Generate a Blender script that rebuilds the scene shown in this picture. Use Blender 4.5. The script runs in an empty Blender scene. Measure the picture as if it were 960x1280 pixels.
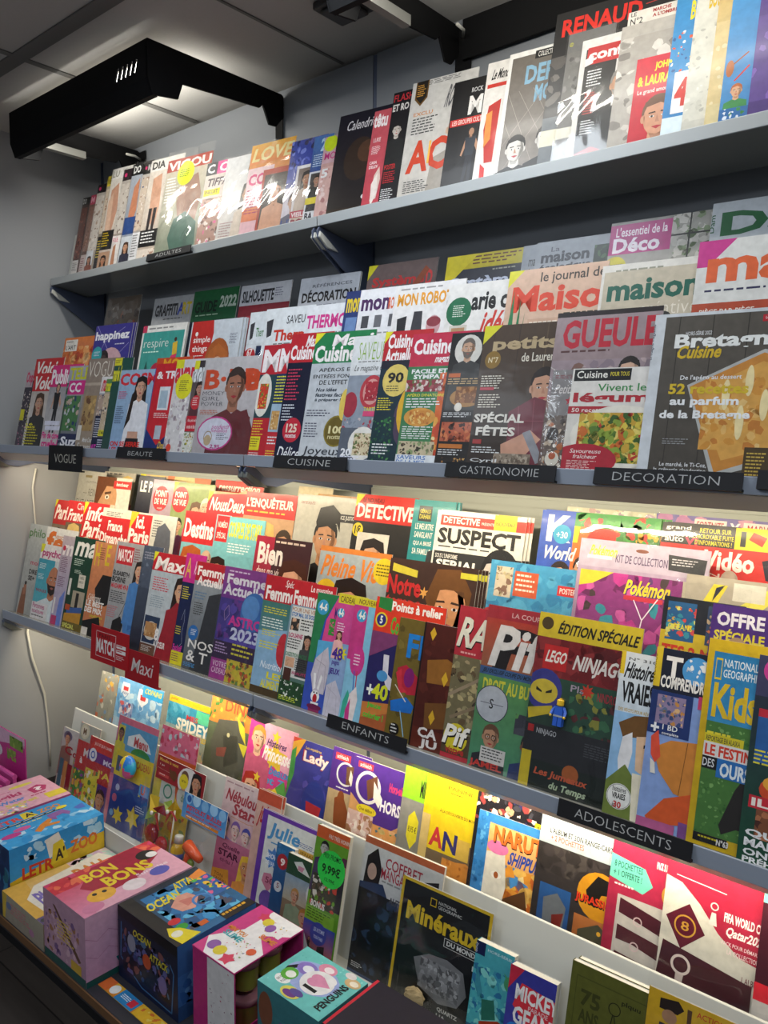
import bpy, bmesh, math, random
from mathutils import Matrix, Vector
random.seed(7)
sc = bpy.context.scene
COL = sc.collection
PI = math.pi

# ------------------------------------------------------------------ camera
cam_data = bpy.data.cameras.new('camera')
cam_data.sensor_fit = 'VERTICAL'
cam_data.sensor_height = 36.0
cam_data.sensor_width = 27.0
cam_data.lens = 28.06
cam_data.clip_start = 0.02
cam = bpy.data.objects.new('camera', cam_data)
COL.objects.link(cam)
cam.matrix_world = Matrix(((0.759108, -0.073949, 0.646751, 2.901374), (0.650862, 0.068576, -0.756093, -1.700577), (0.011561, 0.994901, 0.100187, 1.550000), (0, 0, 0, 1)))
sc.camera = cam

# ------------------------------------------------------------------ world, exposure, room lights
world = bpy.data.worlds.new('world')
sc.world = world
world.use_nodes = True
world.node_tree.nodes['Background'].inputs[0].default_value = (0.80, 0.90, 1.0, 1)
world.node_tree.nodes['Background'].inputs[1].default_value = 0.16
vs = sc.view_settings
vs.view_transform = 'Standard'
vs.look = 'None'
vs.exposure = -0.08
vs.gamma = 1.0
vs.use_curve_mapping = False
sc.cycles.transparent_max_bounces = 24
sc.cycles.max_bounces = 8
sc.cycles.sample_clamp_indirect = 3.0


def area_light(name, loc, rot, sx, sy, power, color):
    d = bpy.data.lights.new(name, 'AREA')
    d.shape = 'RECTANGLE'
    d.size, d.size_y = sx, sy
    d.energy = power
    d.color = color
    o = bpy.data.objects.new(name, d)
    o.location = loc
    o.rotation_euler = rot
    COL.objects.link(o)
    return o


CEIL = 2.575
COOL = (0.86, 0.93, 1.0)
WARM = (1.0, 0.86, 0.62)
PANELS = [(1.7, -.88), (3.5, -1.25), (0.9, -2.4), (2.9, -2.6)]
PANEL_W = [10.5, 11.5, 16, 20]
for (lx, ly), pw in zip(PANELS, PANEL_W):
    area_light('ceiling_panel_lamp', (lx, ly, CEIL - 0.03), (0, 0, 0), 0.55, 0.55, pw, COOL)

# ------------------------------------------------------------------ colour and material helpers


def lin(v):
    return v / 12.92 if v <= 0.04045 else ((v + 0.055) / 1.055) ** 2.4


def rgb(h):
    """'d22' or 'dd2222' to linear rgb"""
    if len(h) == 3:
        h = h[0] * 2 + h[1] * 2 + h[2] * 2
    return tuple(lin(int(h[i:i + 2], 16) / 255 * 0.93) for i in (0, 2, 4)) + (1.0,)


def new_mat(name):
    m = bpy.data.materials.new(name)
    m.use_nodes = True
    nt = m.node_tree
    return m, nt, nt.nodes['Principled BSDF']


def plain(name, col, rough=0.5, metal=0.0, bump=0.0, scale=60, var=0.0, coat=0.0):
    m, nt, b = new_mat(name)
    c = rgb(col) if isinstance(col, str) else col
    b.inputs['Base Color'].default_value = c
    b.inputs['Roughness'].default_value = rough
    b.inputs['Metallic'].default_value = metal
    b.inputs['Coat Weight'].default_value = coat
    if bump or var:
        tc = nt.nodes.new('ShaderNodeTexCoord')
        nz = nt.nodes.new('ShaderNodeTexNoise')
        nz.inputs['Scale'].default_value = scale
        nz.inputs['Detail'].default_value = 4
        nt.links.new(tc.outputs['Object'], nz.inputs['Vector'])
        if bump:
            bp = nt.nodes.new('ShaderNodeBump')
            bp.inputs['Strength'].default_value = bump
            bp.inputs['Distance'].default_value = 0.002
            nt.links.new(nz.outputs['Fac'], bp.inputs['Height'])
            nt.links.new(bp.outputs['Normal'], b.inputs['Normal'])
        if var:
            mx = nt.nodes.new('ShaderNodeMix')
            mx.data_type = 'RGBA'
            mx.inputs[6].default_value = tuple(x * (1 - var) for x in c[:3]) + (1,)
            mx.inputs[7].default_value = tuple(min(1, x * (1 + var)) for x in c[:3]) + (1,)
            nt.links.new(nz.outputs['Fac'], mx.inputs[0])
            nt.links.new(mx.outputs[2], b.inputs['Base Color'])
    return m


def attr_mat(name, rough, coat=0.0, mottle=0.0):
    """printed paper: colour comes from the mesh, a faint mottle from noise"""
    m, nt, b = new_mat(name)
    a = nt.nodes.new('ShaderNodeAttribute')
    a.attribute_name = 'ink'
    b.inputs['Roughness'].default_value = rough
    b.inputs['Coat Weight'].default_value = coat
    b.inputs['Coat Roughness'].default_value = 0.12
    b.inputs['Specular IOR Level'].default_value = 0.3
    tc = nt.nodes.new('ShaderNodeTexCoord')
    nz = nt.nodes.new('ShaderNodeTexNoise')
    nz.inputs['Scale'].default_value = 9
    nz.inputs['Detail'].default_value = 3
    nt.links.new(tc.outputs['Object'], nz.inputs['Vector'])
    bp = nt.nodes.new('ShaderNodeBump')
    bp.inputs['Strength'].default_value = 0.35
    bp.inputs['Distance'].default_value = 0.006
    nt.links.new(nz.outputs['Fac'], bp.inputs['Height'])
    nt.links.new(bp.outputs['Normal'], b.inputs['Normal'])
    nt.links.new(bp.outputs['Normal'], b.inputs['Coat Normal'])
    if mottle:
        n2 = nt.nodes.new('ShaderNodeTexNoise')
        n2.inputs['Scale'].default_value = 70
        n2.inputs['Detail'].default_value = 5
        nt.links.new(tc.outputs['Object'], n2.inputs['Vector'])
        mr = nt.nodes.new('ShaderNodeMapRange')
        mr.inputs[1].default_value = 0.3
        mr.inputs[2].default_value = 0.7
        mr.inputs[3].default_value = 1 - mottle
        mr.inputs[4].default_value = 1 + mottle
        nt.links.new(n2.outputs['Fac'], mr.inputs[0])
        mx = nt.nodes.new('ShaderNodeMix')
        mx.data_type = 'RGBA'
        mx.blend_type = 'MULTIPLY'
        mx.inputs[0].default_value = 1
        nt.links.new(a.outputs['Color'], mx.inputs[6])
        nt.links.new(mr.outputs[0], mx.inputs[7])
        nt.links.new(mx.outputs[2], b.inputs['Base Color'])
    else:
        nt.links.new(a.outputs['Color'], b.inputs['Base Color'])
    return m


def film_mat(name, lo, hi, rough, scale, crease=False):
    """clear wrinkled plastic film"""
    m = bpy.data.materials.new(name)
    m.use_nodes = True
    nt = m.node_tree
    nt.nodes.clear()
    out = nt.nodes.new('ShaderNodeOutputMaterial')
    mix = nt.nodes.new('ShaderNodeMixShader')
    tr = nt.nodes.new('ShaderNodeBsdfTransparent')
    tr.inputs[0].default_value = (0.99, 0.99, 0.99, 1)
    gl = nt.nodes.new('ShaderNodeBsdfGlossy')
    gl.inputs['Roughness'].default_value = rough
    lw = nt.nodes.new('ShaderNodeLayerWeight')
    lw.inputs[0].default_value = 0.5
    mr = nt.nodes.new('ShaderNodeMapRange')
    mr.inputs[1].default_value = 0.42
    mr.inputs[3].default_value = lo
    mr.inputs[4].default_value = hi
    tc = nt.nodes.new('ShaderNodeTexCoord')
    nz = nt.nodes.new('ShaderNodeTexNoise')
    nz.inputs['Scale'].default_value = scale
    nz.inputs['Detail'].default_value = 3
    nz.inputs['Distortion'].default_value = 1.5
    if crease:
        nz.noise_type = 'RIDGED_MULTIFRACTAL'
        nz.inputs['Distortion'].default_value = 0.8
    bp = nt.nodes.new('ShaderNodeBump')
    bp.inputs['Strength'].default_value = 0.7
    bp.inputs['Distance'].default_value = 0.013 if crease else 0.005
    L = nt.links.new
    L(tc.outputs['Object'], nz.inputs['Vector'])
    L(nz.outputs['Fac'], bp.inputs['Height'])
    L(bp.outputs['Normal'], gl.inputs['Normal'])
    L(bp.outputs['Normal'], lw.inputs['Normal'])
    L(lw.outputs['Facing'], mr.inputs[0])
    L(mr.outputs[0], mix.inputs[0])
    L(tr.outputs[0], mix.inputs[1])
    L(gl.outputs[0], mix.inputs[2])
    L(mix.outputs[0], out.inputs['Surface'])
    return m


def emit_mat(name, col, strength):
    m, nt, b = new_mat(name)
    b.inputs['Base Color'].default_value = col + (1,)
    b.inputs['Emission Color'].default_value = col + (1,)
    b.inputs['Emission Strength'].default_value = strength
    return m


M_PRINT = attr_mat('glossy_cover_print', 0.40, 0.10, 0.10)
M_CARD = attr_mat('printed_card', 0.45, 0.08, 0.08)
M_MATT = attr_mat('matt_ink', 0.6, 0.0)
M_PAGES = plain('page_edges', 'dcd8cc', 0.8, var=0.08, scale=300)
M_FILM = film_mat('clear_film', 0.03, 0.6, 0.12, 16)
M_BAG = film_mat('clear_bag', 0.06, 0.75, 0.08, 10, True)
M_SHELF = plain('grey_shelf_paint', 'b4b9bb', 0.38, 0.1, bump=0.03, scale=400)
M_SHELF_D = plain('slate_rail_paint', 'a2aab8', 0.42, 0.1, bump=0.03, scale=400)
M_UNDER = plain('satin_underside_paint', 'a3a49e', 0.22, 0.35)
M_PANEL = plain('pale_back_panel_paint', 'b9bdb4', 0.55, bump=0.03, scale=300)
M_DARKPANEL = plain('grey_wall_panel', '8f9399', 0.6, bump=0.03, scale=200)
M_STEP = plain('white_step_paint', 'c4c6c2', 0.45)
M_BRACKET = plain('blue_grey_bracket_paint', '59627a', 0.5, 0.1)
M_BLACK = plain('black_hood_paint', '09090b', 0.7)
M_BLACK.node_tree.nodes['Principled BSDF'].inputs['Specular IOR Level'].default_value = 0.2
M_DARK = plain('dark_plinth', '17161a', 0.6)
M_WHITEPLASTIC = plain('white_plastic', 'd8d6cc', 0.4)
M_TUBE = emit_mat('lit_tube', (1.0, 0.93, 0.8), 6.0)

# ------------------------------------------------------------------ mesh helpers


def link(name, mesh, mats, parent=None):
    o = bpy.data.objects.new(name, mesh)
    COL.objects.link(o)
    for m in (mats if isinstance(mats, (list, tuple)) else [mats]):
        mesh.materials.append(m)
    if parent:
        o.parent = parent
    return o


def tag(o, label=None, cat=None, group=None, kind=None):
    if label:
        o['label'] = label
    if cat:
        o['category'] = cat
    if group:
        o['group'] = group
    if kind:
        o['kind'] = kind
    return o


def empty(name, loc=(0, 0, 0), rot=(0, 0, 0)):
    o = bpy.data.objects.new(name, None)
    o.empty_display_size = 0.05
    o.location = loc
    o.rotation_euler = rot
    COL.objects.link(o)
    return o


class MB:
    """collects shapes into one mesh"""

    def __init__(self):
        self.v, self.f, self.m = [], [], []

    def add(self, vs, fs, mi=0):
        n = len(self.v)
        self.v += [tuple(p) for p in vs]
        self.f += [tuple(i + n for i in f) for f in fs]
        self.m += [mi] * len(fs)

    def box(self, x0, x1, y0, y1, z0, z1, mi=0):
        self.add([(x0, y0, z0), (x1, y0, z0), (x1, y1, z0), (x0, y1, z0), (x0, y0, z1), (x1, y0, z1), (x1, y1, z1), (x0, y1, z1)],
                 [(0, 3, 2, 1), (4, 5, 6, 7), (0, 1, 5, 4), (1, 2, 6, 5), (2, 3, 7, 6), (3, 0, 4, 7)], mi)

    def prism_x(self, prof, x0, x1, mi=0):
        """closed (y, z) outline, counter-clockwise seen from +x, swept from x0 to x1"""
        n = len(prof)
        self.add([(x0, y, z) for y, z in prof] + [(x1, y, z) for y, z in prof],
                 [tuple(range(n - 1, -1, -1)), tuple(range(n, 2 * n))] + [(i, (i + 1) % n, (i + 1) % n + n, i + n) for i in range(n)], mi)

    def tube(self, pts, r, n=8, mi=0):
        P = [Vector(p) for p in pts]
        rings = []
        for i, p in enumerate(P):
            d = (P[min(i + 1, len(P) - 1)] - P[max(i - 1, 0)]).normalized()
            a = d.cross(Vector((0.3, 0.2, 0.93)))
            if a.length < 0.05:
                a = d.cross(Vector((1, 0, 0)))
            a.normalize()
            b = d.cross(a)
            rr = r[i] if isinstance(r, (list, tuple)) else r
            rings.append([p + a * rr * math.cos(2 * PI * k / n) + b * rr * math.sin(2 * PI * k / n) for k in range(n)])
        vs = [q for g in rings for q in g]
        fs = [(i * n + k, i * n + (k + 1) % n, (i + 1) * n + (k + 1) % n, (i + 1) * n + k) for i in range(len(P) - 1) for k in range(n)]
        fs += [tuple(range(n - 1, -1, -1)), tuple(range((len(P) - 1) * n, len(P) * n))]
        self.add(vs, fs, mi)

    def ball(self, c, rx, ry, rz, mi=0, seg=16, ring=10):
        vs = [(c[0], c[1], c[2] - rz)]
        for i in range(1, ring):
            t = -PI / 2 + PI * i / ring
            vs += [(c[0] + rx * math.cos(t) * math.cos(2 * PI * k / seg), c[1] + ry * math.cos(t) * math.sin(2 * PI * k / seg), c[2] + rz * math.sin(t)) for k in range(seg)]
        vs.append((c[0], c[1], c[2] + rz))
        fs = [(0, 1 + (k + 1) % seg, 1 + k) for k in range(seg)]
        for i in range(ring - 2):
            a = 1 + i * seg
            fs += [(a + k, a + (k + 1) % seg, a + seg + (k + 1) % seg, a + seg + k) for k in range(seg)]
        a = 1 + (ring - 2) * seg
        fs += [(a + k, a + (k + 1) % seg, len(vs) - 1) for k in range(seg)]
        self.add(vs, fs, mi)

    def lathe(self, c, prof, n=20, mi=0):
        vs = [(c[0] + r * math.cos(2 * PI * k / n), c[1] + r * math.sin(2 * PI * k / n), c[2] + z) for r, z in prof for k in range(n)]
        fs = [(i * n + k, i * n + (k + 1) % n, (i + 1) * n + (k + 1) % n, (i + 1) * n + k) for i in range(len(prof) - 1) for k in range(n)]
        fs += [tuple(range(n - 1, -1, -1)), tuple(range((len(prof) - 1) * n, len(prof) * n))]
        self.add(vs, fs, mi)

    def build(self, name, mats, parent=None, smooth=False, bevel=0.0):
        me = bpy.data.meshes.new(name)
        me.from_pydata(self.v, [], self.f)
        me.polygons.foreach_set('material_index', self.m)
        if smooth:
            me.polygons.foreach_set('use_smooth', [True] * len(self.f))
        me.update()
        o = link(name, me, mats, parent)
        if bevel:
            md = o.modifiers.new('bevel', 'BEVEL')
            md.width = bevel
            md.segments = 2
            md.limit_method = 'ANGLE'
        return o


_fc = {}


def text_shape(s, bold=0.0):
    """flat outline of a line of lettering, scaled to a unit box: (verts, faces)"""
    k = (s, bold)
    if k in _fc:
        return _fc[k]
    cu = bpy.data.curves.new('lettering', 'FONT')
    cu.body = s
    cu.resolution_u = 2
    cu.offset = bold
    ob = bpy.data.objects.new('lettering', cu)
    COL.objects.link(ob)
    dg = bpy.context.evaluated_depsgraph_get()
    me = ob.evaluated_get(dg).to_mesh()
    vs = [(v.co.x, v.co.y) for v in me.vertices]
    fs = [tuple(p.vertices) for p in me.polygons]
    ob.evaluated_get(dg).to_mesh_clear()
    bpy.data.objects.remove(ob)
    bpy.data.curves.remove(cu)
    if vs:
        x0, x1 = min(p[0] for p in vs), max(p[0] for p in vs)
        y0, y1 = min(p[1] for p in vs), max(p[1] for p in vs)
        vs = [((x - x0) / max(1e-6, x1 - x0), (y - y0) / max(1e-6, y1 - y0)) for x, y in vs]
    _fc[k] = (vs, fs)
    return _fc[k]


def shade(h, k):
    if len(h) == 3:
        h = h[0] * 2 + h[1] * 2 + h[2] * 2
    return ''.join('%02x' % int(int(h[i:i + 2], 16) * k) for i in (0, 2, 4))


def clip(poly, w, h):
    for ax, lim, sg in ((0, 0, 1), (0, w, -1), (1, 0, 1), (1, h, -1)):
        out = []
        n = len(poly)
        for i in range(n):
            a, b = poly[i], poly[(i + 1) % n]
            da, db = (a[ax] - lim) * sg, (b[ax] - lim) * sg
            if da >= 0:
                out.append(a)
            if da * db < 0:
                t = da / (da - db)
                out.append((a[0] + (b[0] - a[0]) * t, a[1] + (b[1] - a[1]) * t))
        poly = out
        if len(poly) < 3:
            return []
    return poly


class Art:
    """a printed face: layered flat ink shapes on a w x h sheet, x right, y down, in percent of the sheet"""

    def __init__(self, w, h, seed=1, cut=None):
        self.w, self.h, self.cw = w, h, cut or w
        self.v, self.f, self.c = [], [], []
        self.z = 0.0
        self.rnd = random.Random(seed)

    def X(self, x):
        return x * self.w / 100

    def Y(self, y):
        return self.h - y * self.h / 100

    def poly(self, pts, c, c2=None):
        """pts metric; c2: colour towards the bottom"""
        pts = clip(pts, self.cw, self.h)
        if len(pts) < 3:
            return
        a = sum(pts[i][0] * pts[(i + 1) % len(pts)][1] - pts[(i + 1) % len(pts)][0] * pts[i][1] for i in range(len(pts)))
        if a < 0:
            pts = pts[::-1]
        n = len(self.v)
        self.v += [(x, y, self.z) for x, y in pts]
        self.f.append(tuple(range(n, n + len(pts))))
        ca = rgb(c)
        if c2:
            cb = rgb(c2)
            y0, y1 = min(p[1] for p in pts), max(p[1] for p in pts)
            self.c.append([tuple(cb[i] + (ca[i] - cb[i]) * (p[1] - y0) / (y1 - y0 + 1e-9) for i in range(4)) for p in pts])
        else:
            self.c.append([ca] * len(pts))

    def up(self):
        self.z += 0.000025

    def ell(self, cx, cy, rx, ry, c, n=20):
        self.poly([(cx + rx * math.cos(2 * PI * k / n), cy + ry * math.sin(2 * PI * k / n)) for k in range(n)], c)

    def text(self, x, y, w, h, c, s, bold=0.0, shear=0.0, rot=0.0):
        x, y, w, h = self.X(x), self.Y(y + h), self.X(w), self.h * h / 100
        vs, fs = text_shape(s, bold)
        if not vs:
            return
        P = []
        for u, v in vs:
            dx, dy = u * w + v * h * shear, v * h
            if rot:
                dx, dy = dx * math.cos(rot) - dy * math.sin(rot), dx * math.sin(rot) + dy * math.cos(rot)
            P.append((x + dx, y + dy))
        col = rgb(c)
        W, H = self.cw, self.h
        inside = all(0 <= px <= W and 0 <= py <= H for px, py in P)
        if inside:
            n = len(self.v)
            self.v += [(px, py, self.z) for px, py in P]
            for f in fs:
                self.f.append(tuple(i + n for i in f))
                self.c.append([col] * len(f))
        else:
            for f in fs:
                self.poly([P[i] for i in f], c)

    def stroke(self, pts, wd, c):
        for (x0, y0), (x1, y1) in zip(pts, pts[1:]):
            L = math.hypot(x1 - x0, y1 - y0) + 1e-9
            nx, ny = -(y1 - y0) / L * wd / 2, (x1 - x0) / L * wd / 2
            self.poly([(x0 + nx, y0 + ny), (x1 + nx, y1 + ny), (x1 - nx, y1 - ny), (x0 - nx, y0 - ny)], c)

    def bust(self, cx, cy, s, skin, hair, cloth, style=''):
        """head and shoulders, face half-width s (metric); flags: l long hair, b bald, h hat, d beard, g glasses, t turned"""
        E, P = self.ell, self.poly
        if 'l' in style:
            P([(cx - 1.35 * s, cy + .5 * s), (cx - 1.1 * s, cy + 1.45 * s), (cx, cy + 1.75 * s), (cx + 1.1 * s, cy + 1.45 * s), (cx + 1.35 * s, cy + .5 * s), (cx + 1.6 * s, cy - 2.6 * s), (cx - 1.6 * s, cy - 2.6 * s)], hair)
        elif 'b' not in style:
            E(cx, cy + .35 * s, 1.12 * s, 1.25 * s, hair)
        self.up()
        P([(cx - .5 * s, cy - .6 * s), (cx + .5 * s, cy - .6 * s), (cx + .6 * s, cy - 2 * s), (cx - .6 * s, cy - 2 * s)], skin)
        self.up()
        P([(cx - .6 * s, cy - 1.75 * s), (cx, cy - 2.1 * s), (cx + .6 * s, cy - 1.75 * s), (cx + 2.2 * s, cy - 2.35 * s), (cx + 2.7 * s, cy - 9 * s), (cx - 2.7 * s, cy - 9 * s), (cx - 2.2 * s, cy - 2.35 * s)], cloth)
        self.up()
        E(cx, cy, .98 * s, 1.35 * s, skin)
        dk = shade(skin, .84)
        P([(cx + .35 * s, cy + 1.2 * s), (cx + .75 * s, cy + .8 * s), (cx + .97 * s, cy), (cx + .8 * s, cy - .75 * s), (cx + .35 * s, cy - 1.2 * s), (cx + .5 * s, cy - .5 * s), (cx + .62 * s, cy + .2 * s)], dk)
        P([(cx - .5 * s, cy - 1.05 * s), (cx, cy - 1.33 * s), (cx + .5 * s, cy - 1.05 * s), (cx + .3 * s, cy - 1.6 * s), (cx - .3 * s, cy - 1.6 * s)], dk)
        E(cx - 1.0 * s, cy - .1 * s, .16 * s, .3 * s, skin)
        E(cx + 1.0 * s, cy - .1 * s, .16 * s, .3 * s, skin)
        self.up()
        if 'd' in style:
            P([(cx - .95 * s, cy - .3 * s), (cx - .5 * s, cy - .5 * s), (cx + .5 * s, cy - .5 * s), (cx + .95 * s, cy - .3 * s), (cx + .6 * s, cy - 1.2 * s), (cx, cy - 1.5 * s), (cx - .6 * s, cy - 1.2 * s)], hair)
        if 'b' not in style and 'h' not in style:
            P([(cx - 1.05 * s, cy + .1 * s), (cx - .8 * s, cy + .75 * s), (cx + .1 * s, cy + .95 * s), (cx + .85 * s, cy + .6 * s), (cx + 1.05 * s, cy + .1 * s), (cx + .95 * s, cy + 1.1 * s), (cx, cy + 1.55 * s), (cx - .95 * s, cy + 1.1 * s)], hair)
        if 'h' in style:
            P([(cx - 1.15 * s, cy + .3 * s), (cx + 1.15 * s, cy + .3 * s), (cx + 1.1 * s, cy + 1.2 * s), (cx + .5 * s, cy + 1.9 * s), (cx - .5 * s, cy + 1.9 * s), (cx - 1.1 * s, cy + 1.2 * s)], hair)
        self.up()
        for e in (-1, 1):
            E(cx + e * .4 * s, cy + .02 * s, .17 * s, .075 * s, 'ddd', 10)
            P([(cx + e * .15 * s, cy + .26 * s), (cx + e * .66 * s, cy + .22 * s), (cx + e * .62 * s, cy + .32 * s), (cx + e * .2 * s, cy + .36 * s)], '3a2a22')
        P([(cx - .04 * s, cy + .1 * s), (cx + .16 * s, cy - .42 * s), (cx - .14 * s, cy - .42 * s)], 'b58068' if skin != '643' else '4a2f24')
        P([(cx - .36 * s, cy - .72 * s), (cx, cy - .66 * s), (cx + .36 * s, cy - .72 * s), (cx, cy - .92 * s)], 'b0343c' if 'd' not in style else '9a5a50')
        self.up()
        for e in (-1, 1):
            E(cx + e * .4 * s, cy + .02 * s, .085 * s, .08 * s, '231814', 8)
        if 'g' in style:
            for e in (-1, 1):
                self.ring(cx + e * .42 * s, cy, .34 * s, .08 * s, '111', 12)
        self.up()

    def body(self, cx, cy, s, skin, hair, top, low):
        """standing figure, s = total height, cy = feet"""
        P, E = self.poly, self.ell
        h = s
        E(cx, cy + .91 * h, .075 * h, .1 * h, hair)
        P([(cx - .05 * h, cy + .5 * h), (cx + .08 * h, cy + .5 * h), (cx + .09 * h, cy), (cx + .03 * h, cy), (cx + .015 * h, cy + .38 * h), (cx - .03 * h, cy), (cx - .09 * h, cy)], low)
        P([(cx - .1 * h, cy + .8 * h), (cx - .17 * h, cy + .5 * h), (cx - .14 * h, cy + .48 * h), (cx - .07 * h, cy + .7 * h)], skin)
        P([(cx + .1 * h, cy + .8 * h), (cx + .19 * h, cy + .6 * h), (cx + .16 * h, cy + .52 * h), (cx + .07 * h, cy + .7 * h)], skin)
        self.up()
        P([(cx - .11 * h, cy + .82 * h), (cx + .11 * h, cy + .82 * h), (cx + .09 * h, cy + .48 * h), (cx - .08 * h, cy + .48 * h)], top)
        P([(cx - .02 * h, cy + .86 * h), (cx + .02 * h, cy + .86 * h), (cx + .03 * h, cy + .8 * h), (cx - .03 * h, cy + .8 * h)], skin)
        E(cx, cy + .91 * h, .05 * h, .07 * h, skin)
        self.up()

    def ring(self, cx, cy, r, wd, c, n=24):
        for k in range(n):
            a, b = 2 * PI * k / n, 2 * PI * (k + 1) / n
            self.poly([(cx + r * math.cos(a), cy + r * math.sin(a)), (cx + r * math.cos(b), cy + r * math.sin(b)), (cx + (r - wd) * math.cos(b), cy + (r - wd) * math.sin(b)), (cx + (r - wd) * math.cos(a), cy + (r - wd) * math.sin(a))], c)

    def run(self, spec):
        for ln in spec.strip().split('\n'):
            ln = ln.strip()
            if not ln:
                continue
            op, _, rest = ln.partition(' ')
            t = rest.split()
            self.up()
            if op == 'r':          # x y w h colour [colour at the bottom]
                x, y, w, h = map(float, t[:4])
                self.poly([(self.X(x), self.Y(y)), (self.X(x + w), self.Y(y)), (self.X(x + w), self.Y(y + h)), (self.X(x), self.Y(y + h))], *t[4:6])
            elif op in 'tbisj':     # lettering: x y w h colour text
                if len(t) < 6:
                    continue
                x, y, w, h = map(float, t[:4])
                s = rest.split(None, 5)[5].split('|')
                bold = {'t': 0.012, 'b': 0.035, 'i': 0.03, 's': -0.012, 'j': 0.006}[op]
                sh = 0.22 if op in 'ij' else 0.0
                n = len(s)
                for k, q in enumerate(s):
                    if q.strip():
                        wl = w if n == 1 else w * min(1, len(q) / max(len(z) for z in s) * 0.85 + .15)
                        self.text(x, y + h * k / n, wl, h / n * (1 if n == 1 else .74), t[4], q, bold, sh)
            elif op == 'v':         # vertical lettering: x y len size colour text
                x, y, L, h = map(float, t[:4])
                x0, y0 = self.X(x), self.Y(y)
                vs, fs = text_shape(rest.split(None, 5)[5], 0.01)
                for f in fs:
                    self.poly([(x0 - vs[i][1] * self.X(h), y0 - (1 - vs[i][0]) * L * self.h / 100) for i in f], t[4])
            elif op == 'e':         # cx cy rx colour, or cx cy rx ry colour
                if len(t) == 4:
                    self.ell(self.X(float(t[0])), self.Y(float(t[1])), self.X(float(t[2])), self.X(float(t[2])), t[3])
                else:
                    self.ell(self.X(float(t[0])), self.Y(float(t[1])), self.X(float(t[2])), self.h * float(t[3]) / 100, t[4])
            elif op == 'a':         # ring: cx cy r width colour
                self.ring(self.X(float(t[0])), self.Y(float(t[1])), self.X(float(t[2])), self.X(float(t[3])), t[4])
            elif op == 'p':         # polygon: colour x y x y ...
                q = list(map(float, t[1:]))
                self.poly([(self.X(q[i]), self.Y(q[i + 1])) for i in range(0, len(q), 2)], t[0])
            elif op == 'w':         # stroke: colour width x y x y ...
                q = list(map(float, t[2:]))
                self.stroke([(self.X(q[i]), self.Y(q[i + 1])) for i in range(0, len(q), 2)], self.X(float(t[1])), t[0])
            elif op == 'f':         # bust: cx cy size skin hair cloth style
                self.bust(self.X(float(t[0])), self.Y(float(t[1])), self.X(float(t[2])), t[3], t[4], t[5], t[6] if len(t) > 6 else '')
            elif op == 'y':         # figure: cx feet-y height skin hair top trousers
                self.body(self.X(float(t[0])), self.Y(float(t[1])), self.h * float(t[2]) / 100, *t[3:7])
            elif op == 'n':         # picture busy with blobs: x y w h count size colours...
                x, y, w, h, n, s = map(float, t[:6])
                cols = t[6:]
                x0, y0, x1, y1 = self.X(x), self.Y(y + h), self.X(x + w), self.Y(y)
                self.poly([(x0, y0), (x1, y0), (x1, y1), (x0, y1)], cols[0])
                R = self.rnd
                n, s = n * 2.4, s * .68
                for k in range(int(n)):
                    if k % max(1, int(n) // 5) == 0:
                        self.up()
                    r = s / 100 * self.w * R.uniform(.4, 1.2)
                    cx, cy, a0, m = R.uniform(x0, x1), R.uniform(y0, y1), R.uniform(0, 6), R.randint(5, 9)
                    q = R.uniform(.45, 1)
                    pts = []
                    for i in range(m):
                        rr = r * R.uniform(.7, 1.15)
                        px, py = rr * math.cos(2 * PI * i / m), q * rr * math.sin(2 * PI * i / m)
                        pts.append((min(x1, max(x0, cx + px * math.cos(a0) - py * math.sin(a0))), min(y1, max(y0, cy + px * math.sin(a0) + py * math.cos(a0)))))
                    self.poly(pts, R.choice(cols))
            elif op == 'q':         # small unreadable print: x y w h lines colour
                x, y, w, h, n = map(float, t[:5])
                n = int(n * 1.5) if n > 1 else 1
                for k in range(n):
                    xx = x
                    end = x + w * self.rnd.uniform(.65, 1)
                    while xx < end - 1:
                        L = min(end - xx, w * self.rnd.uniform(.08, .2))
                        yy, hh = y + h * k / n, h / n * .40
                        self.poly([(self.X(xx), self.Y(yy)), (self.X(xx + L), self.Y(yy)), (self.X(xx + L), self.Y(yy + hh)), (self.X(xx), self.Y(yy + hh))], t[5])
                        xx += L + w * .035
            elif op == 'k':         # star burst: cx cy r points colour [inner ratio]
                cx, cy, r, n = self.X(float(t[0])), self.Y(float(t[1])), self.X(float(t[2])), int(t[3])
                ri = float(t[5]) if len(t) > 5 else .5
                for k in range(n):
                    a = PI / 2 + 2 * PI * k / n
                    d = PI / n
                    self.poly([(cx, cy), (cx + r * ri * math.cos(a - d), cy + r * ri * math.sin(a - d)), (cx + r * math.cos(a), cy + r * math.sin(a)), (cx + r * ri * math.cos(a + d), cy + r * ri * math.sin(a + d))], t[4])
        return self

    def into(self, verts, faces, cols, fn):
        n = len(verts)
        verts += [fn(*p) for p in self.v]
        faces += [tuple(i + n for i in f) for f in self.f]
        cols += self.c


def ink_mesh(name, verts, faces, cols):
    me = bpy.data.meshes.new(name)
    me.from_pydata(verts, [], faces)
    at = me.color_attributes.new('ink', 'FLOAT_COLOR', 'CORNER')
    flat = [x for c in cols for q in c for x in q]
    at.data.foreach_set('color', flat)
    me.update()
    return me


def box_geo(verts, faces, cols, x0, x1, y0, y1, z0, z1, c):
    n = len(verts)
    verts += [(x0, y0, z0), (x1, y0, z0), (x1, y1, z0), (x0, y1, z0), (x0, y0, z1), (x1, y0, z1), (x1, y1, z1), (x0, y1, z1)]
    for f in ((0, 3, 2, 1), (4, 5, 6, 7), (0, 1, 5, 4), (1, 2, 6, 5), (2, 3, 7, 6), (3, 0, 4, 7)):
        faces.append(tuple(i + n for i in f))
        cols.append([rgb(c)] * 4)


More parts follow.
